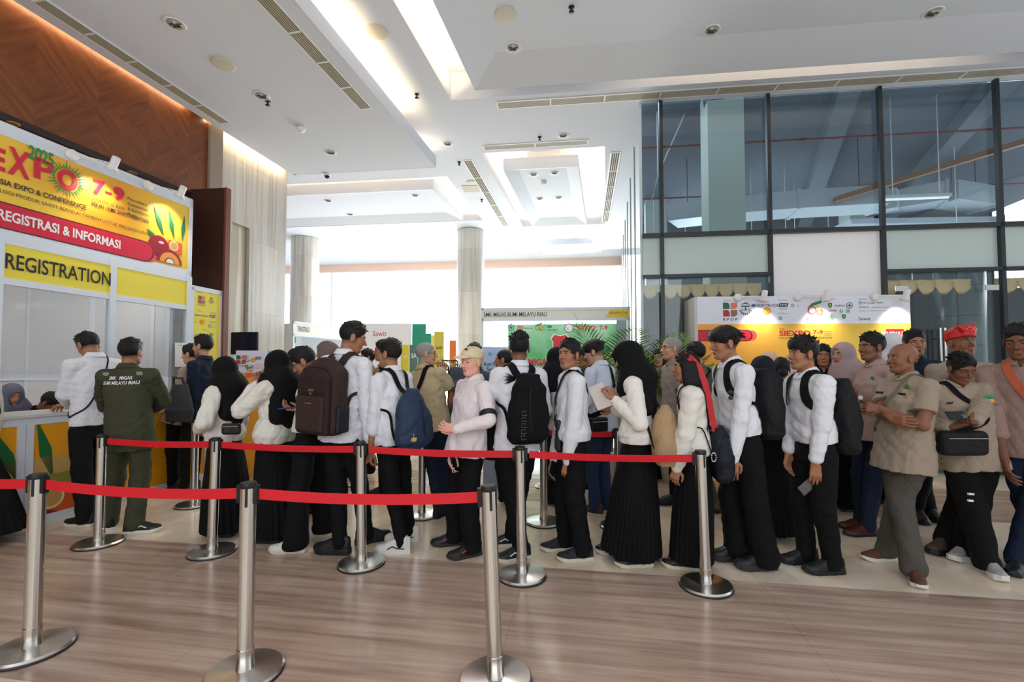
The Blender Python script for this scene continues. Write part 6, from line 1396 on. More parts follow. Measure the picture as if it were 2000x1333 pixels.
# cap
k_ = p.hs; c_, M_ = p.hc, p.HM; Wc = lambda x, y, z: c_ + M_ @ (np.array([x, y, z]) * k_)
cp = Solid().add(el(Wc(-.014, 0, .055), (.113 * k_, .092 * k_, .082 * k_), M_), 0); cp.cut(hs(Wc(0, 0, .036), M_ @ np.array([-.12, 0, 1.0])), .004); cp.disp(folds(9, .002, 24))
cap = solid_obj('cap', cp, .0042, cloth('cream_twill', (228, 212, 180)), p.root, p.O)
br = Solid().add(el(Wc(.108, 0, .046), (.078 * k_, .078 * k_, .020 * k_), M_), 0); br.cut(el(Wc(.085, 0, .022), (.12 * k_, .09 * k_, .026 * k_), M_), .004); solid_obj('brim', br, .004, MATS['cream_twill'], cap).matrix_parent_inverse = Matrix.Translation(-p.O)
bm = bmesh.new(); tube(bm, [Vector(Wc(-.118 * math.cos(t) - .012, .07 * math.sin(t) * 0 + .05 * math.sin(t), .06 + .02 * math.sin(t))) - p.O for t in [math.pi * i / 10 - math.pi / 2 for i in range(11)]], .004, 6); bm_obj('cap_strap', bm, M_blackp, p.root)
bm = bmesh.new(); obox(bm, Vector(Wc(.078, .02, .115)) - p.O, Vector(M_[:, 0]) * .004, Vector(M_[:, 1]) * .03, Vector(M_[:, 2]) * .012); bm_obj('cap_emblem', bm, M_blackp, p.root)
backpack(p, 'black backpack mostly hidden behind the student in the cap', M_cb, w=.28, hgt=.46, dep=.16, style='slim', drop=.12, straps=False)
p = Person('student with a crew cut seen from behind, black backpack and black trainers with white soles', 1010, (1014, 680), 1.69, 112, [(1017, 1092), (1000, 1066)], headyaw=92, armL=dict(px=(978, 800, .25), elbow=(-.4, 1, -.8)), armR=dict(at=(.22, -.02, -.2)), toe=(200, 185), hair='spiky', skin='brown')
p.shirt(M_cw, hem=-.08, loose=1.12, amp=.0055); p.trousers(M_cb, 1.12, .9, belt=False); p.shoes('sneaker', M_blackp, CS, M_white)
backpack(p, 'slim black backpack with grey geometric print on the crew-cut student', M_cb, w=.31, hgt=.52, dep=.17, style='slim', strapm=M_cb, sw=.06)
po, pc0, pM = p.pack
q = p.neck + p.lat * .10 - p.sp * .10 - p.fw * .3
for _ in range(14): q = q + p.fw * (float(p.S.at(q)) - .008) * .9
bm = bmesh.new()
for i in range(9):
    a_ = math.pi * (.72 + .5 * i / 8); c_ = Vector(q) - p.O; e_ = Vector(-p.lat) * -1; x_ = Vector(p.lat); y_ = Vector(p.sp); dd_ = -x_ * math.cos(a_) + y_ * math.sin(a_); nn_ = x_ * math.sin(a_) + y_ * math.cos(a_); prism(bm, [c_ - nn_ * .012 - x_ * .03, c_ + dd_ * (.06 + .02 * (i % 2)), c_ + nn_ * .012 - x_ * .03], Vector(-p.fw) * .002)
bm_obj('black_feather_print', bm, M_black, p.shirto)
for i in range(5):
    bm = bmesh.new(); ring_ = [(-.02, -.015), (.02, -.015), (.02, .015), (-.005, .015), (-.005, .004)]; tube(bm, [Vector(pM @ np.array([.07 + x, .095, -.02 - .045 * i + z])) for x, z in ring_], .003, 4); bm_obj('grey_print', bm, mat('grey_print', s2l(90, 90, 94), .6), po)
p = Person('student looking towards the camera with a black strap across his white shirt', 1117, (1112, 694), 1.66, 186, [(1139, 1094), (1104, 1074)], headyaw=224, pitch=-2, armL=dict(px=(1108, 902, -.12), elbow=(-.9, .3, 0), curl=.5, dir=(-.12, 0, -1)), armR=dict(px=(1082, 898, .12), elbow=(-.5, .3, 0)), hair='quiff', skin='tan', gaze=.2)
p.shirt(M_cw, hem=.02, blouse=.02, loose=1.05, amp=.0055, slv=1.1); p.trousers(M_cb, 1.08, 1.0); p.shoes('sneaker', mat('dark_knit', s2l(34, 34, 38), .8, bump=.4, bscale=200), CS); p.placket(M_blackp, 4, .55)
in_hand(p, 'R', 'black smartphone in the hand of the student who looks at the camera')
cb_ = bagbox('flat black shoulder bag at the front of the student who looks at the camera', P(1090, 850, p.d - .02), (-1, 0), (.16, .05, .24), M_blackp); crossbody(p, 'L', M_cb, cb_, cb_.location, .035, bagp=P(1090, 822, p.d))
p = Person('girl in a black headscarf leaning towards a tablet, cream blouse and black pleated skirt', 1246, (1226, 700), 1.66, 158, [(1254, 1106), (1212, 1080)], headyaw=182, toe=(182, 182), pitch=18, hair=None, armL=dict(px=(1201, 782, -.10), elbow=(-.1, .2, -1.2), dir=(-.35, 0, 1), palm=(.8, -.4, 0), curl=.9), armR=dict(px=(1198, 800, .2)), skin='tan')
p.shirt(cloth('ivory_cotton', (238, 234, 226)), blouse=.02, hem=.02, loose=1.06, slv=1.08, amp=.006, collar=False); p.skirt(M_cb, wid=.235, dep=.22, pl=(34, .05)); p.hijab(M_hij, front=.16, back=.31, face=(.034, .04, .06), pointy=.06, wid=1.1); p.shoes('sneaker', M_blackp, CS, M_white)
phone(P(1172, 775, p.d - .05), (.42, -.1, -1), (-.55, -.8, -.1), 'white-backed tablet held up by the girl in the long headscarf', mat('white_tablet_shell', s2l(220, 210, 205), .4), sz=(.13, .19, .008), cam=False, name='tablet')
backpack(p, 'tan drawstring backpack on the girl holding the tablet', cloth('tan_canvas', (178, 148, 112), .85, .1, .3, 90), w=.31, hgt=.42, dep=.2, style='sack', drop=.17, side=.10, strapm=M_cb, sw=.035)
p = Person('girl with long black hair tied with a red ribbon, cream blouse and long black skirt', 1357, (1339, 718), 1.53, 162, [(1345, 1112), (1356, 1106)], headyaw=166, armL=dict(px=(1322, 914, -.12), elbow=(-.5, .4, 0), curl=.5), hair='long', skin='tan', d=3.38, fat=.86)
p.shirt(M_cc, blouse=.015, hem=.02, slv=1.15, amp=.006, collar=False); p.skirt(M_cb, wid=.17, dep=.15); p.shoes('sneaker', M_blackp, CS)
W_ = lambda x, y, z: p.hc + p.HM @ (np.array([x, y, z]) * p.hs)
rp_ = [W_(.03, .02, .118), W_(-.03, .075, .075), W_(-.095, .065, .0), W_(-.135, .07, -.12), W_(-.165, .075, -.25), W_(-.19, .07, -.42), W_(-.215, .07, -.52)]
ribbon('hair_ribbon', [x for a, b in zip(rp_, rp_[1:]) for x in (a, (a + b) / 2)] + [rp_[-1]], .045, .004, mat('red_satin', s2l(190, 20, 30), .5), p.root, p.O, [p.lat + -p.fw * .4] * 13)
backpack(p, 'dark navy rucksack worn low by the girl with the red ribbon', cloth('dark_navy_nylon', (24, 29, 40), .6), w=.27, hgt=.38, dep=.15, style='slim', drop=.26, straps=True, sw=.02)
o = carried('keychain', 'beaded white keychain dangling beside the last post of the near rope', 'keychain', P(1394, 885, 3.1)); bm = bmesh.new()
for i in range(14): t = 2 * math.pi * i / 14; lathe(bm, [(.001, -.004), (.005, 0), (.001, .004)], 8, UP, Vector((.016 * math.cos(t), 0, -.03 + .03 * math.sin(t))))
bm_obj('bead_loop', bm, M_white, o)
p = Person('smiling student with a bowl haircut in profile, shirt tucked into black trousers', 1449, (1415, 671), 1.76, 181, [(1494, 1112), (1442, 1094)], pitch=6, armL=dict(px=(1432, 896, -.14), elbow=(-.9, .3, 0), curl=.35, dir=(-.05, 0, -1)), hair='bowl', skin='tan', build=1.0)
p.shirt(M_cw, hem=.04, blouse=.008, loose=1.0, amp=.007); p.trousers(M_cb, 1.25, 1.3); p.shoes('chunky', M_blackp, mat('charcoal_rubber', s2l(50, 40, 40), .7))
o = carried('sunglasses', 'small dark sunglasses clipped to the strap of the bowl-cut student', 'sunglasses', P(1427, 772, p.d - .19)); bm = bmesh.new()
for z_ in (.02, -.02): lathe(bm, [(.001, -.002), (.016, 0), (.001, .002)], 14, Vector((-.5, -1, 0)).normalized(), Vector((0, 0, z_)))
tube(bm, [Vector((0, 0, .02)), Vector((.004, 0, .06))], .002, 5); bm_obj('lenses', bm, M_blackp, o)
backpack(p, 'black backpack of the student with the bowl haircut', cloth('black_nylon', (22, 23, 24), .65, .1, .3, 80), w=.32, hgt=.52, dep=.18, style='slim', drop=.02, sw=.06, tilt=.08)
p = Person('curly-haired student in profile with rolled cuffs holding a phone at his thigh', 1590, (1568, 692), 1.69, 180, [(1626, 1120), (1576, 1100)], armL=dict(px=(1592, 906, -.14), elbow=(-.9, .3, 0), curl=.25, dir=(.02, 0, -1), pd=(-.8, 0, -.55)), armR=dict(px=(1540, 886, .12), elbow=(-.6, .3, 0)), hair='messy', skin='tan')
p.shirt(M_cw, 'roll2', hem=.03, blouse=.008, loose=1.03, amp=.0055, slv=1.12); p.trousers(M_cb, 1.12, .95); p.shoes('sneaker', M_blackp, M_blackp)
phone(P(1580, 948, p.d - .09), (-.75, 0, -.62), (.1, -1, .1), 'grey smartphone under the fingers of the curly-haired student', mat('grey_phone_back', s2l(96, 92, 88), .35))
backpack(p, 'black backpack of the curly-haired student', MATS['black_nylon'], w=.32, hgt=.54, dep=.18, style='slim', drop=.0, sw=.065, tilt=.1)
p = Person('bald man with folded arms in a khaki short-sleeved shirt and grey-brown trousers', 1762, (1762, 700), 1.62, 180, [(1733, 1094), (1786, 1132)], headyaw=176, armL=dict(px=(1722, 800, -.05), elbow=(-.1, .6, -1), dir=(-.7, .5, .15), curl=.9, palm=(-.8, 0, -.2)), armR=dict(px=(1738, 816, -.16), elbow=(.2, .4, -1), dir=(.3, -.9, -.15), curl=.5, palm=(-.8, 0, 0)), toe=(182, 238), hair=None, skin='brown', fat=1.04, build=1.06, facefat=1.08, brow=(90, 80, 76))
p.shirt(M_khaki, 'short', hem=-.14, loose=1.15, amp=.0055); p.trousers(M_gtrou, 1.06, 1.15, belt=False); p.shoes('sneaker', mat('brown_suede', s2l(92, 56, 38), .75), WS)
for a_, t_, w_ in ((-.10, .76, .07), (.09, .76, .06)):
    q = p.on_chest(a_, t_, .003); bm = bmesh.new(); obox(bm, Vector(q) - p.O, Vector(p.lat) * w_, Vector(p.fw) * .003, Vector(p.sp) * .016); bm_obj('name_strip', bm, M_blackp, p.shirto)
crossbody(p, 'L', mat('olive_webbing', s2l(110, 104, 84), .7), p.root, p.O, .022)
def palm_badge(p, a, t, s_=1.0):
    q = p.on_chest(a, t, .004); fr = Vector(p.fw); x = -Vector(p.lat); y = Vector(p.sp); c = Vector(q) - p.O
    bm = bmesh.new()
    for k in range(7):
        an = math.pi * (k + .5) / 7; e_ = x * math.cos(an) + y * math.sin(an); n_ = -x * math.sin(an) + y * math.cos(an); prism(bm, [c + n_ * .003 * s_, c + e_ * .03 * s_ + n_ * .004, c + e_ * .036 * s_, c - n_ * .003 * s_], fr * .0015)
    bm_obj('palm_emblem', bm, M_green, p.shirto); bm = bmesh.new(); prism(bm, [c + x * .018 * s_ * math.cos(t_) + y * (.010 * s_ * math.sin(t_) - .012 * s_) for t_ in [2 * math.pi * k / 14 for k in range(14)]], fr * .002); bm_obj('fruit_emblem', bm, mat('amber_thread', s2l(236, 160, 40), .6), p.shirto)
    v_, f_, sz = text_mesh('SAWIT', .02); me = bpy.data.meshes.new('emblem_words'); me.from_pydata([c + x * (vx - .5) * .07 * s_ + y * (-.04 * s_ + vy * .01 * s_) + fr * .001 for vx, vy, _ in v_], [], f_); link('emblem_words', me, M_black, p.shirto)
palm_badge(p, .10, .83)
p = Person('young man in khaki looking down at his phone, wearing a black crossbody bag', 1892, (1877, 721), 1.58, 258, [(1884, 1090), (1926, 1118)], headyaw=262, pitch=24, closed=True, armL=dict(px=(1902, 826, -.26), elbow=(-.2, 1, -.8), dir=(-.9, -.3, .1), palm=(0, .1, 1), curl=.6), armR=dict(px=(1858, 835, -.2), elbow=(-.3, 1, -.8), dir=(.3, -.3, .2), palm=(0, .2, 1)), toe=(205, 252), hair='part', skin='dark', build=1.05)
p.shirt(M_khaki, 'roll2', hem=-.13, loose=1.16, amp=.007); p.trousers(M_cb, 1.2, 1.1, belt=False); p.shoes('chunky', mat('white_black_leather', s2l(160, 160, 158), .6), WS, M_blackp); p.placket(M_khaki)
palm_badge(p, .09, .74, 1.3); q = p.on_chest(-.11, .72, .003); bm = bmesh.new(); obox(bm, Vector(q) - p.O, Vector(p.lat) * .06, Vector(p.fw) * .003, Vector(p.sp) * .014); bm_obj('name_strip', bm, M_blackp, p.shirto)
phone(P(1868, 812, p.d - .34), (1, -.1, .05), (0, -.8, .6), 'black smartphone held level by the young man with the crossbody bag', sz=(.065, .115, .009))
bp_ = P(1879, 866, p.d - .23); cb_ = bagbox('large black crossbody bag in front of the young man in chunky trainers', bp_, (0, -1), (.32, .09, .17), MATS['black_nylon'], rr=.035); crossbody(p, 'R', M_cb, cb_, cb_.location, .035, bagp=P(1840, 852, p.d - .17))
for k in (0, 1):
    bm = bmesh.new(); c_ = P(1904, 966 + 13 * k, p.d - .115); obox(bm, c_ - p.O, Vector((.12, .02, -.012)), Vector((0, .012, 0)), UP * .014); bm_obj('white_stripe', bm, M_white, p.root)
p = Person('tall man in a pinkish khaki shirt with an orange strap at the right edge', 2012, (1992, 668), 1.80, 212, [(1990, 1115), (2035, 1110)], pitch=12, closed=True, hair='short', skin='dark', build=1.08, armR=dict(px=(1962, 900, -.1)))
p.shirt(cloth('faded_pink_khaki', (150, 124, 114)), 'roll', hem=-.14, loose=1.12); p.trousers(M_navyc, 1.15, 1.0, belt=False); p.shoes('dress'); crossbody(p, 'R', mat('orange_webbing', s2l(180, 84, 50), .7), p.root, p.O, .05)
p = Person('man wearing a folded red and gold headcloth and a khaki emblem shirt', 1884, (1877, 671), 1.76, 264, [(1848, 1078), (1880, 1070)], pitch=-6, hair=None, skin='brown', build=1.14, fat=1.15, facefat=1.1, d=3.85, toe=(200, 250))
p.shirt(M_khaki, 'roll', hem=-.14, loose=1.12); p.trousers(M_cb, 1.15, 1.1, belt=False); p.shoes('chunky', mat('brown_leather', s2l(70, 52, 42), .6)); palm_badge(p, .12, .80, 1.5)
q = p.on_chest(-.13, .76, .003); bm = bmesh.new(); obox(bm, Vector(q) - p.O, Vector(p.lat) * .09, Vector(p.fw) * .003, Vector(p.sp) * .02); bm_obj('name_strip', bm, M_blackp, p.shirto)
k_ = p.hs; c_, M_ = p.hc, p.HM; Wc = lambda x, y, z: c_ + M_ @ (np.array([x, y, z]) * k_)
hc_ = Solid().add(loft(Wc(0, 0, .035), Wc(-.01, 0, .125), M_[:, 1], [(0, .088 * k_, .108 * k_, 0), (.6, .092 * k_, .11 * k_, 0), (1, .075 * k_, .09 * k_, 0)]), 0).add(rc(Wc(.05, -.05, .12), Wc(.06, .06, .135), .022 * k_, .014 * k_), .02).add(rc(Wc(.09, -.05, .10), Wc(.10, -.085, .125), .016 * k_, .006 * k_), .012); hc_.cut(el(Wc(-.01, 0, .135), (.06, .05, .03), M_), .01); hc_.disp(folds(7, .004, 26))
hcl = solid_obj('headcloth', hc_, .0045, mat('red_silk', s2l(200, 22, 34), .5), p.root, p.O)
bm = bmesh.new()
for i in range(16):
    t = -1.3 + 2.6 * i / 15; c0 = Vector(Wc(.106 * math.cos(t) , .096 * math.sin(t), .105 + .012 * math.sin(i * 2.1))) - p.O; obox(bm, c0, Vector(M_[:, 0]) * .006, Vector(M_[:, 1]) * .009, Vector(M_[:, 2]) * .007)
bm_obj('gold_motif', bm, mat('gold_thread', s2l(214, 180, 90), .4, .4), p.root)
p = Person('man in a dark navy shirt whose face shows behind the bald man', 1796, (1786, 672), 1.79, 248, [(1790, 1015), (1815, 1012)], d=4.35, near=False, hair='quiff', skin='tan', beard=(50, 40, 36))
p.shirt(M_navyc, hem=-.1, loose=1.1); p.trousers(M_cb, belt=False); p.shoes()
p = Person('man with folded arms, wristwatch and dusty pink shirt in profile', 1706, (1702, 679), 1.77, 181, [(1696, 1046), (1684, 1032)], armL=dict(px=(1668, 778, -.1), elbow=(-.2, .5, -1), dir=(-.5, -.6, .5), curl=.9), armR=dict(px=(1675, 796, .1), elbow=(.1, .4, -1)), hair='quiff', skin='brown', build=1.06, fat=1.1)
p.shirt(M_pinkk, 'roll', hem=-.12, loose=1.1); p.trousers(M_navyc, belt=False); p.shoes('dress', mat('ox_blood_leather', s2l(84, 36, 30), .4), M_blackp)
bm = bmesh.new(); fd = Vector(nrm(p.wr['L'] - p.el['L'])); wc = Vector(p.wr['L']) - fd * .03 - p.O; lathe(bm, [(.033, -.011), (.036, -.009), (.036, .009), (.033, .011)], 20, fd, wc); wt = bm_obj('watch_band', bm, M_steel, p.root, True)
bm = bmesh.new(); lathe(bm, [(.019, 0), (.019, .008), (.016, .009)], 20, Vector((-.2, -.9, .3)).normalized(), wc + Vector((-.01, -.036, .012))); bm_obj('watch_face', bm, M_white, wt, True)
q = p.on_chest(.10, .76, .004); bm = bmesh.new(); lathe(bm, [(.02, 0), (.02, .003), (.012, .004)], 14, Vector(p.fw), Vector(q) - p.O); bm_obj('round_badge', bm, M_green, p.shirto)
p = Person('woman in a mauve headscarf and black top wearing pointed black flats', 1658, (1646, 694), 1.68, 190, [(1676, 998), (1650, 990)], hair=None, skin='light', toe=(186, 186), armL=dict(at=(.2, 0, -.2)), facefat=1.05)
p.shirt(M_cb, hem=-.1, collar=False); p.trousers(M_cb, 1.25, 1.3, belt=False); p.shoes('flat', mat('patent_black', (.01, .01, .012), .1), M_blackp); p.hijab(M_mauve, front=.2, back=.22, face=(.066, .066, .09), amp=.007); p.glasses(M_white)
p = Person('woman with long black hair and white-armed glasses behind the curly-haired student', 1612, (1608, 696), 1.70, 238, [(1600, 985), (1615, 985)], near=False, hair='long', skin='tan', lips=(170, 60, 70))
p.shirt(M_cb, hem=-.1); p.trousers(M_cb, belt=False); p.glasses(); p.shoes()
p = Person('woman with tied-up hair seen from behind in a khaki vest with red arched lettering', 1533, (1526, 722), 1.54, 64, [(1520, 1012), (1540, 1010)], near=False, hair='short', skin='brown')
p.shirt(cloth('pale_khaki_vest', (200, 190, 168)), 'long', hem=-.1, loose=1.1); p.trousers(M_cb, belt=False); p.shoes()
sl = Solid().add(el((0, 0, 0), (.045, .05, .045)), 0); sl.disp(folds(3, .004, 60)); bo = solid_obj('hair_bun', sl, .006, M_hair, p.root); bo.location = Vector(p.hc - p.HM[:, 0] * .09 - p.HM[:, 2] * .03) - p.O
tx = 'SMK PERTANIAN'
for i, ch in enumerate(tx):
    if ch == ' ': continue
    an = math.pi * (.82 - .64 * i / (len(tx) - 1)); q = p.neck - p.sp * .20 + p.lat * -math.cos(an) * -.085 * -1 + p.sp * math.sin(an) * .075 - p.fw * .3
    for _ in range(14): q = q + p.fw * (float(p.S.at(q)) - .004) * .9
    v_, f_, sz = text_mesh(ch, .03); R_ = -(p.lat); x_ = R_ * math.sin(an) - p.sp * math.cos(an) * 1; y_ = p.sp * math.sin(an) + R_ * math.cos(an)
    me = bpy.data.meshes.new('vest_lettering'); me.from_pydata([tuple(q + x_ * (vx - .5) * .014 + y_ * vy * .022 - V3(p.O)) for vx, vy, _ in v_], [], f_); link('vest_lettering', me, M_red, p.root)
p = Person('girl in a dark blue-black headscarf behind the bowl-cut student, seen from behind', 1500, (1489, 722), 1.55, 70, [(1505, 1056), (1525, 1046)], near=False, hair=None)
p.shirt(M_cb, hem=-.1, collar=False); p.skirt(M_cb, wid=.19, dep=.17); p.hijab(cloth('blue_black_headscarf_cloth', (28, 36, 46)), front=.2, back=.3); p.shoes('sneaker')
for lb, hx, hd_, H_, fc, d_, mm in (('woman in a pale pink headscarf half hidden behind the curly-haired student', 1552, (1549, 715), 1.58, 120, 4.7, (212, 184, 174)), ('woman in a peach headscarf at the back, only its crown showing', 1500, (1500, 708), 1.6, 100, 5.3, (226, 188, 166)), ('person in a white headscarf just behind the man in dusty pink', 1738, (1738, 676), 1.72, 150, 4.9, (226, 226, 232)), ('woman in a taupe headscarf behind the tall student', 640, (637, 692), 1.67, 196, 4.6, (116, 96, 94)), ('person in a black headscarf far behind the student in glasses', 573, (574, 700), 1.62, 160, 6.2, (20, 22, 26)), ('person in a black headscarf far away right of the tall student\'s shoulder', 660, (661, 696), 1.6, 160, 6.9, (22, 24, 30)), ('woman in a black headscarf and cream jacket carrying a grey backpack', 1090, (1091, 701), 1.62, 20, 4.9, (16, 18, 22))):
    g_ = C(hx, 722 + 1.44 * 890 / d_); p = Person(lb, hx, hd_, H_, fc, [(hx - 8, 722 + 1281 / d_), (hx + 8, 722 + 1281 / d_)], near=False, hair=None, skin='light')
    p.shirt(M_cc if 'cream' in lb else mat('beige_blouse', s2l(180, 164, 148), .8) if d_ > 4.7 else M_cb, hem=-.1, collar=False); p.skirt(M_cb, wid=.18, dep=.17); p.shoes(); p.hijab(cloth('scarf_cloth_%d_%d' % mm[:2], mm), front=.2, back=.22, face=(.066, .062, .09))
    if 'cream' in lb: backpack(p, 'grey backpack on the woman in the cream jacket', mat('grey_nylon', s2l(92, 104, 116), .6, bump=.2), w=.3, hgt=.44, dep=.15, style='slim', straps=False)
p = Person('grey-haired man in glasses in profile behind the girl with the tablet', 1316, (1311, 681), 1.78, 184, [(1320, 985), (1330, 980)], d=4.8, near=True, hair='shaved', hairm=M_grey, skin='light', facefat=1.05)
p.shirt(cloth('checked_grey_shirt', (150, 138, 128)), 'short', hem=-.1); p.trousers(M_cb, belt=False); p.glasses(); p.shoes()
p = Person('young man in an olive shirt behind the girl with the red ribbon', 1372, (1357, 692), 1.68, 118, [(1392, 1000), (1372, 996)], headyaw=130, hair='short', skin='light', near=False)
p.shirt(cloth('sage_cotton', (104, 108, 86)), hem=-.1); p.trousers(M_gtrou, belt=False); p.shoes('chunky', mat('tan_leather', s2l(96, 80, 60), .7)); backpack(p, 'grey and black backpack on the man in the olive shirt', mat('dark_grey_nylon', s2l(60, 62, 66), .6, bump=.2), w=.3, hgt=.44, dep=.16, style='slim', strapm=M_cb)
p = Person('person far back whose face shows between headscarf and palm leaves', 1288, (1287, 700), 1.62, 240, [(1282, 940), (1292, 940)], near=False, hair='long', skin='light'); p.shirt(M_pinkk, hem=-.1); p.trousers(M_cb, belt=False)
p = Person('man in a pale blue-white shirt and jeans bending his head, black strap down his back', 1172, (1160, 688), 1.71, 142, [(1163, 1007), (1186, 1001)], pitch=18, headyaw=160, hair='bowl', skin='light', build=1.1, fat=1.12, armL=dict(at=(.25, 0, -.2)), armR=dict(at=(.25, 0, -.2)))
p.shirt(cloth('pale_blue_white_cotton', (214, 222, 236)), 'long', hem=-.1, loose=1.12); p.trousers(M_jean, belt=False); p.shoes('sneaker', mat('brown_suede', s2l(92, 56, 38), .75), CS); cb_ = bagbox('black bag at the hip of the man in jeans', P(1168, 830, p.d - .25), (.5, -1), (.2, .07, .14), M_blackp); crossbody(p, 'R', M_cb, cb_, cb_.location, .05)
p = Person('man with a shaved head just left of the crew-cut student', 985, (984, 704), 1.62, 168, [(985, 985), (995, 985)], d=4.6, near=False, hair='shaved', skin='tan'); p.shirt(mat('dark_grey_cloth', s2l(60, 62, 68), .8), hem=-.1); p.trousers(M_cb, belt=False)
p = Person('man in a charcoal striped polo shirt seen from behind the student in the cap', 908, (926, 694), 1.66, 96, [(893, 1003), (905, 1000)], near=False, hair='short', skin='brown', build=1.12, fat=1.1)
p.shirt(mat('charcoal_knit', s2l(66, 70, 80), .85), 'short', hem=-.1, loose=1.08); p.trousers(M_navyc, belt=False); p.shoes()
p = Person('bald older man in glasses and tan shirt with his hand at his mouth', 846, (833, 692), 1.71, 64, [(858, 1010), (876, 1004)], headyaw=12, hair='shaved', hairm=M_grey, skin='light', armR=dict(px=(866, 728, .12), elbow=(.4, .5, -1), dir=(0, .1, 1), curl=1.0, palm=(-.8, .3, 0)), armL=dict(at=(.15, 0, -.25)), build=1.05, fat=1.08)
p.shirt(M_tanc, 'short', hem=-.06, loose=1.1); p.trousers(M_navyc, belt=False); p.shoes(); p.glasses(); crossbody(p, 'R', M_cb, p.root, p.O, .045)
p = Person('man in a black shirt photographing with his phone behind the student with the navy sack', 758, (748, 686), 1.73, 196, [(750, 968), (765, 965)], near=False, hair='short', skin='tan', armL=dict(px=(745, 735, -.2), elbow=(-.2, .6, -1)), armR=dict(px=(735, 735, .0)))
p.shirt(M_cb, 'short', hem=-.1); p.trousers(M_cb, belt=False); p.shoes()
p = Person('distant man in a dark cap and khaki shirt left of the photographing man', 722, (717, 700), 1.7, 210, [(716, 930), (724, 930)], near=False, hair='short', skin='tan'); p.shirt(M_khaki, hem=-.1); p.trousers(M_cb, belt=False)
p = Person('man in a dark shirt hidden behind the student who looks at the camera', 1145, (1143, 700), 1.62, 190, [(1140, 960), (1150, 960)], near=False, hair='short', skin='tan'); p.shirt(mat('dark_grey_cloth', s2l(60, 62, 68), .8), hem=-.1); p.trousers(M_cb, belt=False)
# ================= belt barriers =================
SPROTO = {}
def stanchion(px_, pyb, label, lean=(0, 0), sides=(), group='steel belt posts'):
    base = C(px_, pyb); o = thing('belt_post', label, 'barrier post', group, base); o.rotation_euler = (lean[0], lean[1], 0)
    def prt(key, fn, m_, smooth=True):
        if key not in SPROTO:
            bm = bmesh.new(); fn(bm); bmesh.ops.recalc_face_normals(bm, faces=bm.faces[:]); me = bpy.data.meshes.new(key); bm.to_mesh(me); bm.free(); me.materials.append(m_)
            if smooth:
                me.polygons.foreach_set('use_smooth', [True] * len(me.polygons))
                try: me.set_sharp_from_angle(angle=rad(35))
                except Exception: pass
            SPROTO[key] = me
        q = bpy.data.objects.new(key, SPROTO[key]); COL.objects.link(q); q.parent = o; return q
    prt('base', lambda bm: lathe(bm, [(.150, .0), (.165, .004), (.168, .016), (.160, .026), (.04, .032), (.034, .034)], 64), M_chrome)
    prt('rubber_ring', lambda bm: lathe(bm, [(.169, .0), (.171, .004), (.169, .008)], 64), M_blackp)
    prt('post', lambda bm: (lathe(bm, [(.041, .03), (.041, .032), (.0355, .10), (.0355, .885)], 40)), M_steel)
    prt('collar', lambda bm: lathe(bm, [(.038, .03), (.038, .125), (.0358, .128)], 40), M_steel)
    prt('top_cap', lambda bm: lathe(bm, [(.0365, .875), (.0375, .88), (.0375, .893), (.034, .9)], 40), M_blackp)
    return o
def cassette(o, direction, kind='clip'):
    d = Vector(direction).normalized(); y = UP.cross(d); bm = bmesh.new(); c = d * .041 + UP * .845
    obox(bm, c, d * .022, y * .03, UP * (.085)); q = bm_obj('belt_clip' if kind == 'clip' else 'belt_slot', bm, M_blackp, o)
def slot(o, direction):
    d = Vector(direction).normalized(); y = UP.cross(d); bm = bmesh.new(); obox(bm, d * .0345 + UP * .835, d * .004, y * .012, UP * .09); bm_obj('clip_slot', bm, M_blackp, o)
def belt(a, b, label, sag=.012, z=.845, h=.05, twist=0):
    """red webbing between the tops of two posts"""
    A1 = Vector(a.location) + UP * z; B1 = Vector(b.location) + UP * z; dd = (B1 - A1); dn = dd.normalized(); A1 += dn * .05; B1 -= dn * .045; n_ = 24; pts = []
    y = Vector((dn.y, -dn.x, 0)).normalized(); bm = bmesh.new(); prev = None
    for i in range(n_ + 1):
        t = i / n_; p = A1 + (B1 - A1) * t - UP * sag * 4 * t * (1 - t); ca = math.sin(t * math.pi) * twist; v = UP * math.cos(ca) + y * math.sin(ca); q = y * math.cos(ca) - UP * math.sin(ca)
        r_ = [bm.verts.new(p + v * h / 2 * s_ + q * .0012 * w_) for s_, w_ in ((-1, -1), (1, -1), (1, 1), (-1, 1))]
        if prev:
            for k in range(4): bm.faces.new((prev[k], prev[(k + 1) % 4], r_[(k + 1) % 4], r_[k]))
        else: bm.faces.new(r_)
        prev = r_
    bm.faces.new(prev[::-1]); o = bm_obj('barrier_belt', bm, M_belt); tag(o, label, 'barrier belt')
    for s_, w_ in ((a, 1), (b, -1)): cassette(s_, dn * w_)
    return o
f1 = stanchion(62, 1272, 'steel post nearest the lower left corner, its base at the frame edge'); f2 = stanchion(478, 1318, 'near steel post standing left of centre at the bottom of the picture'); f3 = stanchion(968, 1333, 'near leaning steel post at the bottom centre where the front belt ends', lean=(0, rad(-2.2)))
r1 = stanchion(193, 1063, 'steel post in front of the person in olive uniform'); r2 = stanchion(414, 1080, 'steel post in front of the first headscarfed girl', lean=(0, rad(.8))); r3 = stanchion(706, 1103, 'steel post in front of the tall student with the brown backpack', lean=(0, rad(-1)))
r4 = stanchion(1020, 1127, 'steel post in front of the crew-cut student', lean=(0, rad(-1))); r5 = stanchion(1379, 1147, 'last steel post of the middle rope, beside the bowl-cut student', lean=(0, rad(-1.6)))
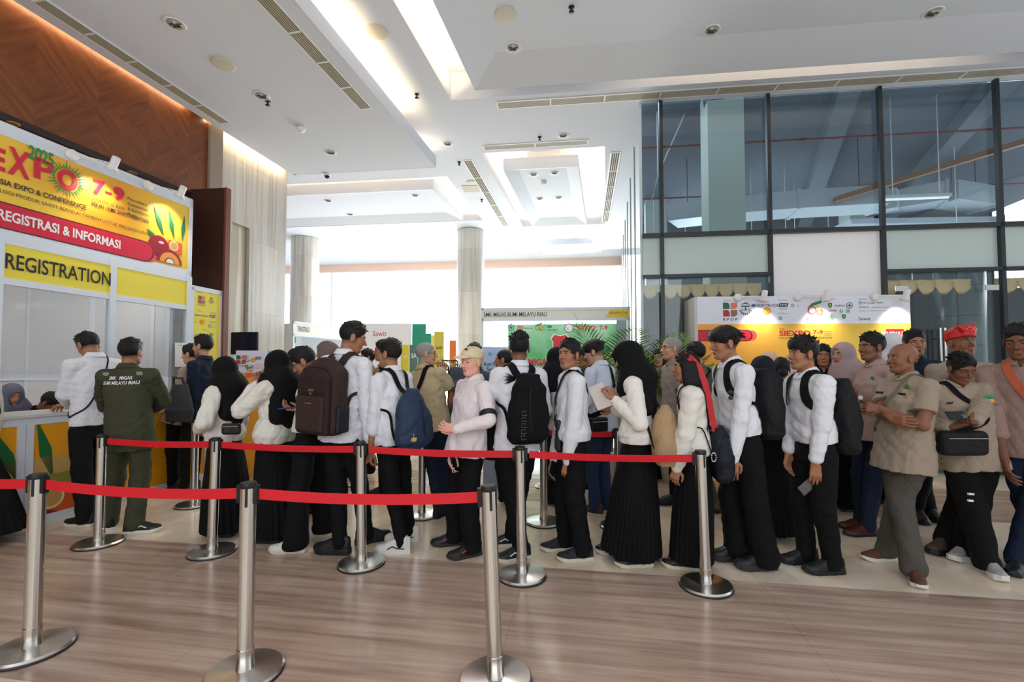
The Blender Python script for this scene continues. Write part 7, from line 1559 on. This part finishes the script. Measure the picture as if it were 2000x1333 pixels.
b1 = stanchion(684, 946, 'distant steel post behind the tall student'); b2 = stanchion(824, 1008, 'steel post behind the navy sack, in front of the white gap'); b3 = stanchion(1062, 1022, 'steel post right of the crew-cut student, second rope behind'); b4 = stanchion(1072, 952, 'steel post farther back behind the one right of the crew-cut student'); b5 = stanchion(378, 988, 'steel post whose base shows beside the first headscarfed girl'); b6 = stanchion(1208, 1030, 'steel post hidden behind the girl with the tablet')
f0 = stanchion(-420, 1235, 'steel post outside the left edge that carries the front belt')
belt(f0, f1, 'red belt running off the left edge of the picture'); belt(f1, f2, 'nearest long red belt between the two left front posts', .02); belt(f2, f3, 'nearest red belt ending at the leaning post', .02)
belt(r1, r2, 'red belt crossing the person in olive uniform'); belt(r2, r3, 'red belt crossing the headscarfed girls\' skirts'); belt(r3, r4, 'red belt in front of the student in the cap'); belt(r4, r5, 'red belt in front of the girl with the tablet', twist=.25)
belt(b2, b3, 'far red belt seen beside the bald man in tan'); belt(b3, b6, 'far red belt behind the student who looks at the camera'); belt(b1, b4, 'farthest red belt, a short piece of it showing by the black backpack')
for o_ in (f1, f2, f3, r1, r2, r3, r4, r5): slot(o_, Vector((.3, -1, 0)))
slot(r5, (1, 0, 0)); slot(f3, (1, .2, 0))
# ================= background booths and furniture =================
def tv():
    pl = Plane(uvw(-5.15, 6.05, 0), VB, -VA); a, b = C(449, 650, 2.0), None
    c = P(478, 671, 6.9); o = thing('television', 'black flat television mounted before the stone wall', 'television', None, c); x = Vector((1, -.12, 0)).normalized(); y = Vector((.12, 1, 0)).normalized(); W, Hh = 57 / 890 * 6.9, 44 / 890 * 6.9
    sl = Solid().add(rb((0, 0, 0), (W / 2, .02, Hh / 2), np.stack([V3(x), V3(y), V3(UP)], 1), .01), 0); solid_obj('housing', sl, .008, M_blackp, o)
    bm = bmesh.new(); obox(bm, -y * .021, x * W * .94, y * .002, UP * Hh * .9); bm_obj('screen', bm, mat('tv_glass', s2l(38, 40, 54), .12), o)
    bm = bmesh.new(); tube(bm, [y * .02 + Vector((0, 0, -.1)), Vector((0, .03, -c.z + .02))], .03, 12); lathe(bm, [(.25, -c.z), (.25, -c.z + .02), (.03, -c.z + .03)], 30, UP, Vector((0, .03, 0))); bm_obj('floor_stand', bm, M_blackp, o)
tv()
def board_at(x0, x1, y0, y1, d, label, m_, name='poster_board', cat='poster', yaw=0, floor=True, back=None):
    a, b = P(x0, y0, d), P(x1, y0, d + yaw); z1 = P(x0, y0, d).z; z0 = P(x0, y1, d).z; o_ = Vector((a.x, a.y, 0)); pl = Plane(o_, Vector((b.x - a.x, b.y - a.y, 0)), Vector((0, -1, 0))); W = (Vector((b.x, b.y, 0)) - o_).length
    z0 = 0.0 if floor else z0; bm = bmesh.new(); pl.poly(bm, rect(0, z0, W, z1), -.02, .02); o = bm_obj(name, bm, m_); tag(o, label, cat)
    return o, pl, W, z0, z1
o, pl, W, z0, z1 = board_at(461, 520, 685, 760, 6.2, 'low white and orange sponsor board under the television', mat('lilac_white_print', s2l(226, 222, 240), .5), yaw=.1)
za = pl.at(490, 728)[1]; bm = bmesh.new(); pl.poly(bm, rect(0, .0, W, za), .001, .001); bm_obj('orange_print', bm, M_orange_p, o)
blob(pl, o, 'bpdp', *pl.at(471, 703), .12); blob(pl, o, 'gear', *pl.at(481, 702), .1); blob(pl, o, 'shell', *pl.at(494, 704), .07); blob(pl, o, 'hs', *pl.at(504, 700), .09); blob(pl, o, 'shield', *pl.at(482, 717), .08); blob(pl, o, 'seal', *pl.at(492, 717), .07); blob(pl, o, 'riau', *pl.at(488, 723), .08)
for i, t_ in enumerate(('media partner', 'sawitindonesia.com', 'infosawit')): a_, z_ = pl.at(498, 714 + i * 4); lettering(pl, t_, (a_, z_, a_ + .12, z_ + .018), M_red, o)
a_, z_ = pl.at(480, 738); lettering(pl, 'SIEXPO 7-9', (a_, z_, a_ + .26, z_ + .06), M_red, o, bold=.03)
o, pl, W, z0, z1 = board_at(521, 536, 685, 760, 6.3, 'pale blue board right of the low sponsor board', mat('pale_blue_print', s2l(170, 205, 235), .5))
# logistics booth on the left
M_pg = mat('glass_green_laminate', s2l(60, 190, 160), .5); M_teal = mat('sea_green_board', s2l(30, 150, 120), .5); M_lb = mat('pale_board', s2l(232, 240, 242), .5)
def shell_booth(label, x0, x1, ytop, yb, d0, d1, words, wx0, wx1, depth=1.8, extra=None):
    a, b = P(x0, ytop, d0), P(x1, ytop, d1); o = thing('exhibition_booth', label, 'booth', None, Vector((a.x, a.y, 0))); O_ = o.location; pl = Plane(Vector((a.x, a.y, 0)), Vector((b.x - a.x, b.y - a.y, 0)), Vector((0, -1, 0))); W = (Vector((b.x, b.y, 0)) - pl.o).length; zt = a.z; zb = P(x0, yb, d0).z
    def pp(name, q, m_, off, th):
        bm = bmesh.new(); pl.poly(bm, q, off, th); return pparent(bm_obj(name, bm, m_), o)
    pp('fascia_rail', rect(0, zt - .05, W, zt), M_alu, -.03, .03); pp('fascia_rail', rect(0, zb, W, zb + .05), M_alu, -.03, .03); fb = pp('fascia_board', rect(0, zb + .05, W, zt - .05), mat('cream_fascia', s2l(240, 236, 224), .5), -.025, .02)
    for t in (0, W - .04): pp('post', rect(t, 0, t + .04, zt), M_alu, -.04, .04)
    if depth > 1.5: pp('back_wall', rect(0, 0, W, zt - .05), M_lb, -depth, .02)
    for t in (0.0, W - .02):
        bm = bmesh.new(); prism(bm, [pl.pt(t, 0, -depth), pl.pt(t + .02, 0, -depth), pl.pt(t + .02, 0, -.04), pl.pt(t, 0, -.04)], UP * (zt - .05)); pparent(bm_obj('side_wall', bm, M_lb), o)
    a0, z_ = pl.at(wx0, (ytop + yb) / 2); a1 = pl.at(wx1, (ytop + yb) / 2)[0]; hh = (zt - zb - .10); lettering(pl, words, (a0, zb + .05 + hh * .22, a1, zb + .05 + hh * .78), M_ink, fb, bold=.005)
    return o, pl, W, zt, zb, fb
o, pl, W, zt, zb, fb = shell_booth('white booth with a slanting fascia at the foot of the stone pier', 573, 700, 627, 656, 9.6, 11.6, 'TRANSTRACK', 581, 605)
bm = bmesh.new(); pl.poly(bm, rect(W - .42, zb + .08, W - .05, zt - .1), .001, .002); bm_obj('yellow_corner', bm, M_yellow, fb)
for i, (x0, x1, y0, y1, m_) in enumerate(((605, 622, 658, 700, M_yellow), (624, 672, 655, 668, M_teal))):
    bm = bmesh.new(); pl.poly(bm, [pl.at(x0, y1), pl.at(x1, y1), pl.at(x1, y0), pl.at(x0, y0)], -1.5, .01); pparent(bm_obj('poster', bm, m_), o)
o, pl, W, z0, z1 = board_at(700, 804, 632, 720, 9.5, 'big white board lettered in red behind the tall student', mat('bright_white_board', s2l(246, 246, 250), .5), 'display_board', 'board')
a_, z_ = pl.at(728, 657); a2, _ = pl.at(755, 657); lettering(pl, 'Sawit', (a_, z_, a2, z_ + .11), M_red, o)
o, pl, W, z0, z1 = board_at(805, 832, 633, 720, 9.45, 'tall sea-green board beside the big white board', M_teal, 'display_board', 'board')
o, pl, W, z0, z1 = board_at(828, 842, 652, 720, 9.3, 'smaller green board overlapping the tall sea-green one', M_teal, 'display_board', 'board')
o, pl, W, z0, z1 = board_at(848, 867, 648, 740, 7.6, 'tall yellow roll-up banner behind the bald man in tan', M_yellow, 'roll_up_banner', 'banner')
for i, t_ in enumerate(('EXPO', 'SAWIT', 'MART', 'RIAU')): a_, z_ = pl.at(851, 668 + 15 * i); lettering(pl, t_, (a_, z_, a_ + .11, z_ + .05), M_ink if i % 2 else M_white, o, bold=.02)
o, pl, W, z0, z1 = board_at(842, 850, 655, 740, 7.7, 'narrow cream banner beside the tall yellow one', mat('pale_yellow_print', s2l(240, 226, 160), .5), 'roll_up_banner', 'banner')
o, pl, W, z0, z1 = board_at(878, 891, 665, 690, 8.6, 'small orange sign left of the middle column', mat('orange_sign_print', s2l(240, 120, 50), .5), 'sign', 'sign', floor=True)
o, pl, W, z0, z1 = board_at(783, 799, 674, 725, 8.2, 'yellow and white product poster left of the bald man', M_yellow, 'poster'); a_, z_ = pl.at(787, 700); lettering(pl, 'CPO', (a_, z_, a_ + .1, z_ + .05), M_white, o, bold=.02)
o, pl, W, z0, z1 = board_at(800, 816, 674, 725, 8.2, 'grey-green poster with a big white letter left of the bald man', mat('grey_green_print', s2l(90, 130, 120), .5), 'poster'); a_, z_ = pl.at(803, 700); lettering(pl, 'SA', (a_, z_, a_ + .1, z_ + .09), M_white, o, bold=.03)
bm = bmesh.new(); q0, q1, q2 = P(864, 705, 6.6), P(893, 705, 6.6), P(876, 716, 6.6); tube(bm, [q0, q1], .012, 6); tube(bm, [q0, q2, Vector((q2.x, q2.y, 0.0))], .010, 6); tube(bm, [q1, Vector((q1.x, q1.y, 0.0))], .01, 6); tag(bm_obj('easel', bm, M_blackp), 'thin black display easel between the bald man and the student in the cap', 'easel')
o, pl, W, z0, z1 = board_at(944, 992, 678, 800, 5.7, 'pale blue palm-oil fruit poster behind the student in the cap', mat('sky_print', s2l(176, 200, 232), .4), 'poster')
for t_, x0, x1, yb, yt in (('Buah Kelapa', 930, 982, 717, 708), ('Sawit', 951, 972, 725.5, 717.5)): (a0, b0), (a1, b1) = pl.at(x0, yb), pl.at(x1, yt); lettering(pl, t_, (max(a0, .01) if t_ != 'Buah Kelapa' else .01, b0, a1, b1), mat('navy_ink', s2l(30, 34, 80), .5), o, bold=.01)
blob(pl, o, 'seal', *pl.at(957, 692), .06); blob(pl, o, 'leaf', *pl.at(965, 692), .06); a_, z_ = pl.at(960, 743); lettering(pl, 'struktur buah', (a_, z_, a_ + .12, z_ + .02), M_ink, o)
# school booth with green backdrop
o, pl, W, zt, zb, fb = shell_booth('school exhibition booth with a cream name fascia and green backdrop', 940, 1231, 602, 628, 7.9, 7.7, 'SMK MIGAS BUMI MELAYU RIAU', 945, 1068, depth=1.3)
def fq(x0, y0, x1, y1): (a0, b0), (a1, b1) = pl.at(x0, y0), pl.at(x1, y1); return a0, b0, a1, b1
a0, b0, a1, b1 = fq(1182, 620, 1228, 604); bm = bmesh.new(); pl.poly(bm, [(a0 + .03, b0), (a1, b0), (a1, b1), (a0 + .09, b1), (a0 + .05, b0 + .06), (a0, b0 + .02)], .0, .002); bm_obj('yellow_label', bm, M_yellow, fb)
lettering(pl, 'SIEXPO 7-9', fq(1189, 614, 1224, 609), M_red, fb, bold=.02)
a0, z_ = pl.at(988, 700); a1 = W - .06; bm = bmesh.new(); pl.poly(bm, rect(a0, .3, a1, zb - .02), -.42, .02)
mg, n, b = nodes_mat('mottled_green_print'); t_ = n.nodes.new('ShaderNodeTexCoord'); no = n.nodes.new('ShaderNodeTexNoise'); no.inputs['Scale'].default_value = 2.2; n.links.new(t_.outputs['Object'], no.inputs[0]); cr = n.nodes.new('ShaderNodeValToRGB'); cr.color_ramp.elements[0].color = s2l(96, 196, 120) + (1,); cr.color_ramp.elements[1].color = s2l(176, 222, 186) + (1,); cr.color_ramp.elements[0].position = .35; cr.color_ramp.elements[1].position = .65; n.links.new(no.outputs[0], cr.inputs[0]); n.links.new(cr.outputs[0], b.inputs['Base Color'])
bk_ = pparent(bm_obj('green_backdrop', bm, mg), o)
pk = Plane(pl.pt(0, 0, -.40), pl.ux, pl.n)
def kq(x0, y0, x1, y1): (a0, b0), (a1, b1) = pk.at(x0, y0), pk.at(x1, y1); return a0, b0, a1, b1
blob(pk, bk_, 'seal', *pk.at(998, 640), .16); lettering(pk, 'OO', kq(1010, 646, 1022, 637), M_red, bk_, bold=.04); lettering(pk, 'PENDIDIKAN VOKASI', kq(1024, 643, 1040, 640), M_ink, bk_); blob(pk, bk_, 'riau', *pk.at(1053, 640), .15); lettering(pk, 'SMK', kq(1069, 641, 1079, 636), MATS['logo_navy'], bk_, bold=.03); lettering(pk, 'BISA HEBAT', kq(1071, 647, 1089, 643), MATS['logo_navy'], bk_)
bm = bmesh.new(); a_, z_ = pk.at(1111, 641); pk.poly(bm, disc(a_, z_, .085, 24), .001, .001); bm_obj('round_seal', bm, M_white, bk_); bm = bmesh.new(); ring(bm, pk, a_, z_, .07, .082, 24, .003); bm_obj('round_seal_ring', bm, MATS['maroon_ink'], bk_); blob(pk, bk_, 'leaf', a_, z_, .16, .004)
lettering(pk, 'SIEXPO', kq(1129, 645, 1163, 636), M_red, bk_, bold=.03); lettering(pk, '7-9', kq(1171, 645, 1186, 636), M_red, bk_, bold=.03); lettering(pk, '3rd', kq(1130, 635, 1135, 632), M_ink, bk_); lettering(pk, 'SAWIT INDONESIA EXPO', kq(1129, 648, 1163, 646), M_red, bk_)
a_, z_ = pk.at(1094, 672); s_ = .17; bm = bmesh.new(); sh_ = [(-.9, .55), (-.6, .95), (0, .8), (.6, .95), (.9, .55), (.7, .1), (.75, -.5), (0, -1.1), (-.75, -.5), (-.7, .1)]; pk.poly(bm, [(a_ + x * s_ * 1.12, z_ + y * s_ * 1.12) for x, y in sh_], .002, .001); bm_obj('shield_border', bm, M_white, bk_); bm = bmesh.new(); pk.poly(bm, [(a_ + x * s_, z_ + y * s_) for x, y in sh_], .0035, .001); bm_obj('red_shield', bm, mat('shield_red', s2l(214, 50, 60), .5), bk_)
lettering(pk, 'MIGAS', kq(1032, 715, 1075, 701), M_red, bk_, bold=.05); lettering(pk, 'SMK', kq(1000, 715, 1028, 701), M_red, bk_, bold=.05)
# shelf of green helmets in the booth
sh = uvbox('helmet_shelf', (-.55, .28, 7.25, 7.45, 1.62, 1.65), M_blackp); tag(sh, 'black shelf carrying the green helmets', 'shelf')
bm = bmesh.new()
for u_ in (-.5, .23): boxuv(bm, u_, u_ + .03, 7.33, 7.37, 0, 1.62)
bm_obj('shelf_legs', bm, M_blackp, sh)
M_helm = mat('glossy_green_plastic', s2l(20, 130, 80), .15)
for i, px_ in enumerate((1115, 1150, 1164, 1181)):
    q = C(px_, 664, 1.65) if False else P(px_, 666, 7.15); q.z = 1.655; h_ = thing('safety_helmet', ['green safety helmet standing apart on the left of the shelf', 'green safety helmet right of the gap on the shelf', 'green safety helmet in the middle of the close row', 'rightmost green safety helmet of the row'][i], 'helmet', None, q)
    sl = Solid().add(el((0, 0, .04), (.125, .15, .13)), 0).cut(hs((0, 0, .0), (0, 0, 1)), .003); sl.add(rc((0, -.08, .15), (0, .08, .15), .02, .02), .03); solid_obj('shell', sl, .009, M_helm, h_)
    bm = bmesh.new(); lathe(bm, [(.12, 0), (.158, .002), (.158, .008), (.12, .015)], 28); bm_obj('rim', bm, M_white if i == 2 else M_helm, h_, True)
# ================= palms =================
def palm(x, y, h0, n_, L, label, seed, up=.9, thin=1.0):
    r = random.Random(seed); o = thing('potted_palm', label, 'plant', 'potted palms along the hall', Vector((x, y, 0)))
    bm = bmesh.new(); lathe(bm, [(.15, 0), (.2, .38), (.21, .4), (.18, .4), (.17, .36)], 28); bm_obj('pot', bm, mat('white_glazed_pot', s2l(220, 218, 210), .3), o, True)
    st = bmesh.new()
    for k in range(n_):
        az = 2 * math.pi * k / n_ + r.uniform(-.3, .3); el_ = r.uniform(.25, 1.0) * up; l_ = L * r.uniform(.75, 1.1); d = Vector((math.cos(az), math.sin(az), 0)); pts = []
        base = Vector((d.x * .03, d.y * .03, h0)); 
        for i in range(12):
            t = i / 11; ang = math.pi / 2 * (1 - t * el_ * .8) ; pts.append(base + d * (l_ * t * (.25 + .55 * el_) * (0.6 + .5 * t)) + UP * l_ * (t * (1.15 - .6 * el_) - .45 * el_ * t * t))
        tube(st, [Vector((d.x * .02, d.y * .02, .38))] + pts, [.012] + [.008 * (1 - i / 14) for i in range(12)], 5)
        bm = bmesh.new()
        for i in range(2, 28):
            t = i / 28; q = t * 11; a_ = pts[min(int(q), 10)].lerp(pts[min(int(q) + 1, 11)], q - int(q)); tg = (pts[min(int(q) + 1, 11)] - pts[int(q) if int(q) < 11 else 10]).normalized(); sd = tg.cross(UP).normalized(); nn = sd.cross(tg)
            for sg in (1, -1):
                ln = l_ * .33 * math.sin(math.pi * min(t * 1.02 + .08, 1)) ** .7; dr = (tg * .75 + sd * sg * .85 + nn * r.uniform(.0, .25)).normalized(); w_ = .011 * thin; e_ = a_ + dr * ln - UP * ln * .12; mid = a_ + dr * ln * .5 + nn * .004
                c_ = tg * w_; bm.faces.new([bm.verts.new(v) for v in (a_ - c_ * .4, mid - c_, e_, mid + c_)])
        f_ = bm_obj('frond', bm, mat('palm_leaf', s2l(96, 132, 44), .5, var=.35, vscale=8), o); mo = f_.modifiers.new('t', 'SOLIDIFY'); mo.thickness = .0015
    bm_obj('stems', st, mat('palm_stem', s2l(120, 140, 70), .6), o)
q = P(918, 700, 6.9); palm(q.x, q.y, .95, 11, 1.0, 'potted palm at the foot of the middle column behind the cap', 3, .8)
q = P(1192, 700, 5.9); palm(q.x, q.y, .85, 9, 1.5, 'potted palm with tall arching fronds in front of the school booth', 5, .85)
q = P(1312, 700, 5.9); palm(q.x, q.y, .9, 15, 1.15, 'potted palm against the dark curtain left of the sponsor backdrop', 8, .8, 1.2)
o = uvbox('corner_column', (.18, .42, 8.2, 8.5, 0, 2.35), mat('grey_green_steel', s2l(120, 140, 138), .4)); tag(o, 'grey-green column standing at the glass corner', 'cabinet')  # grey-green column built as a plain box
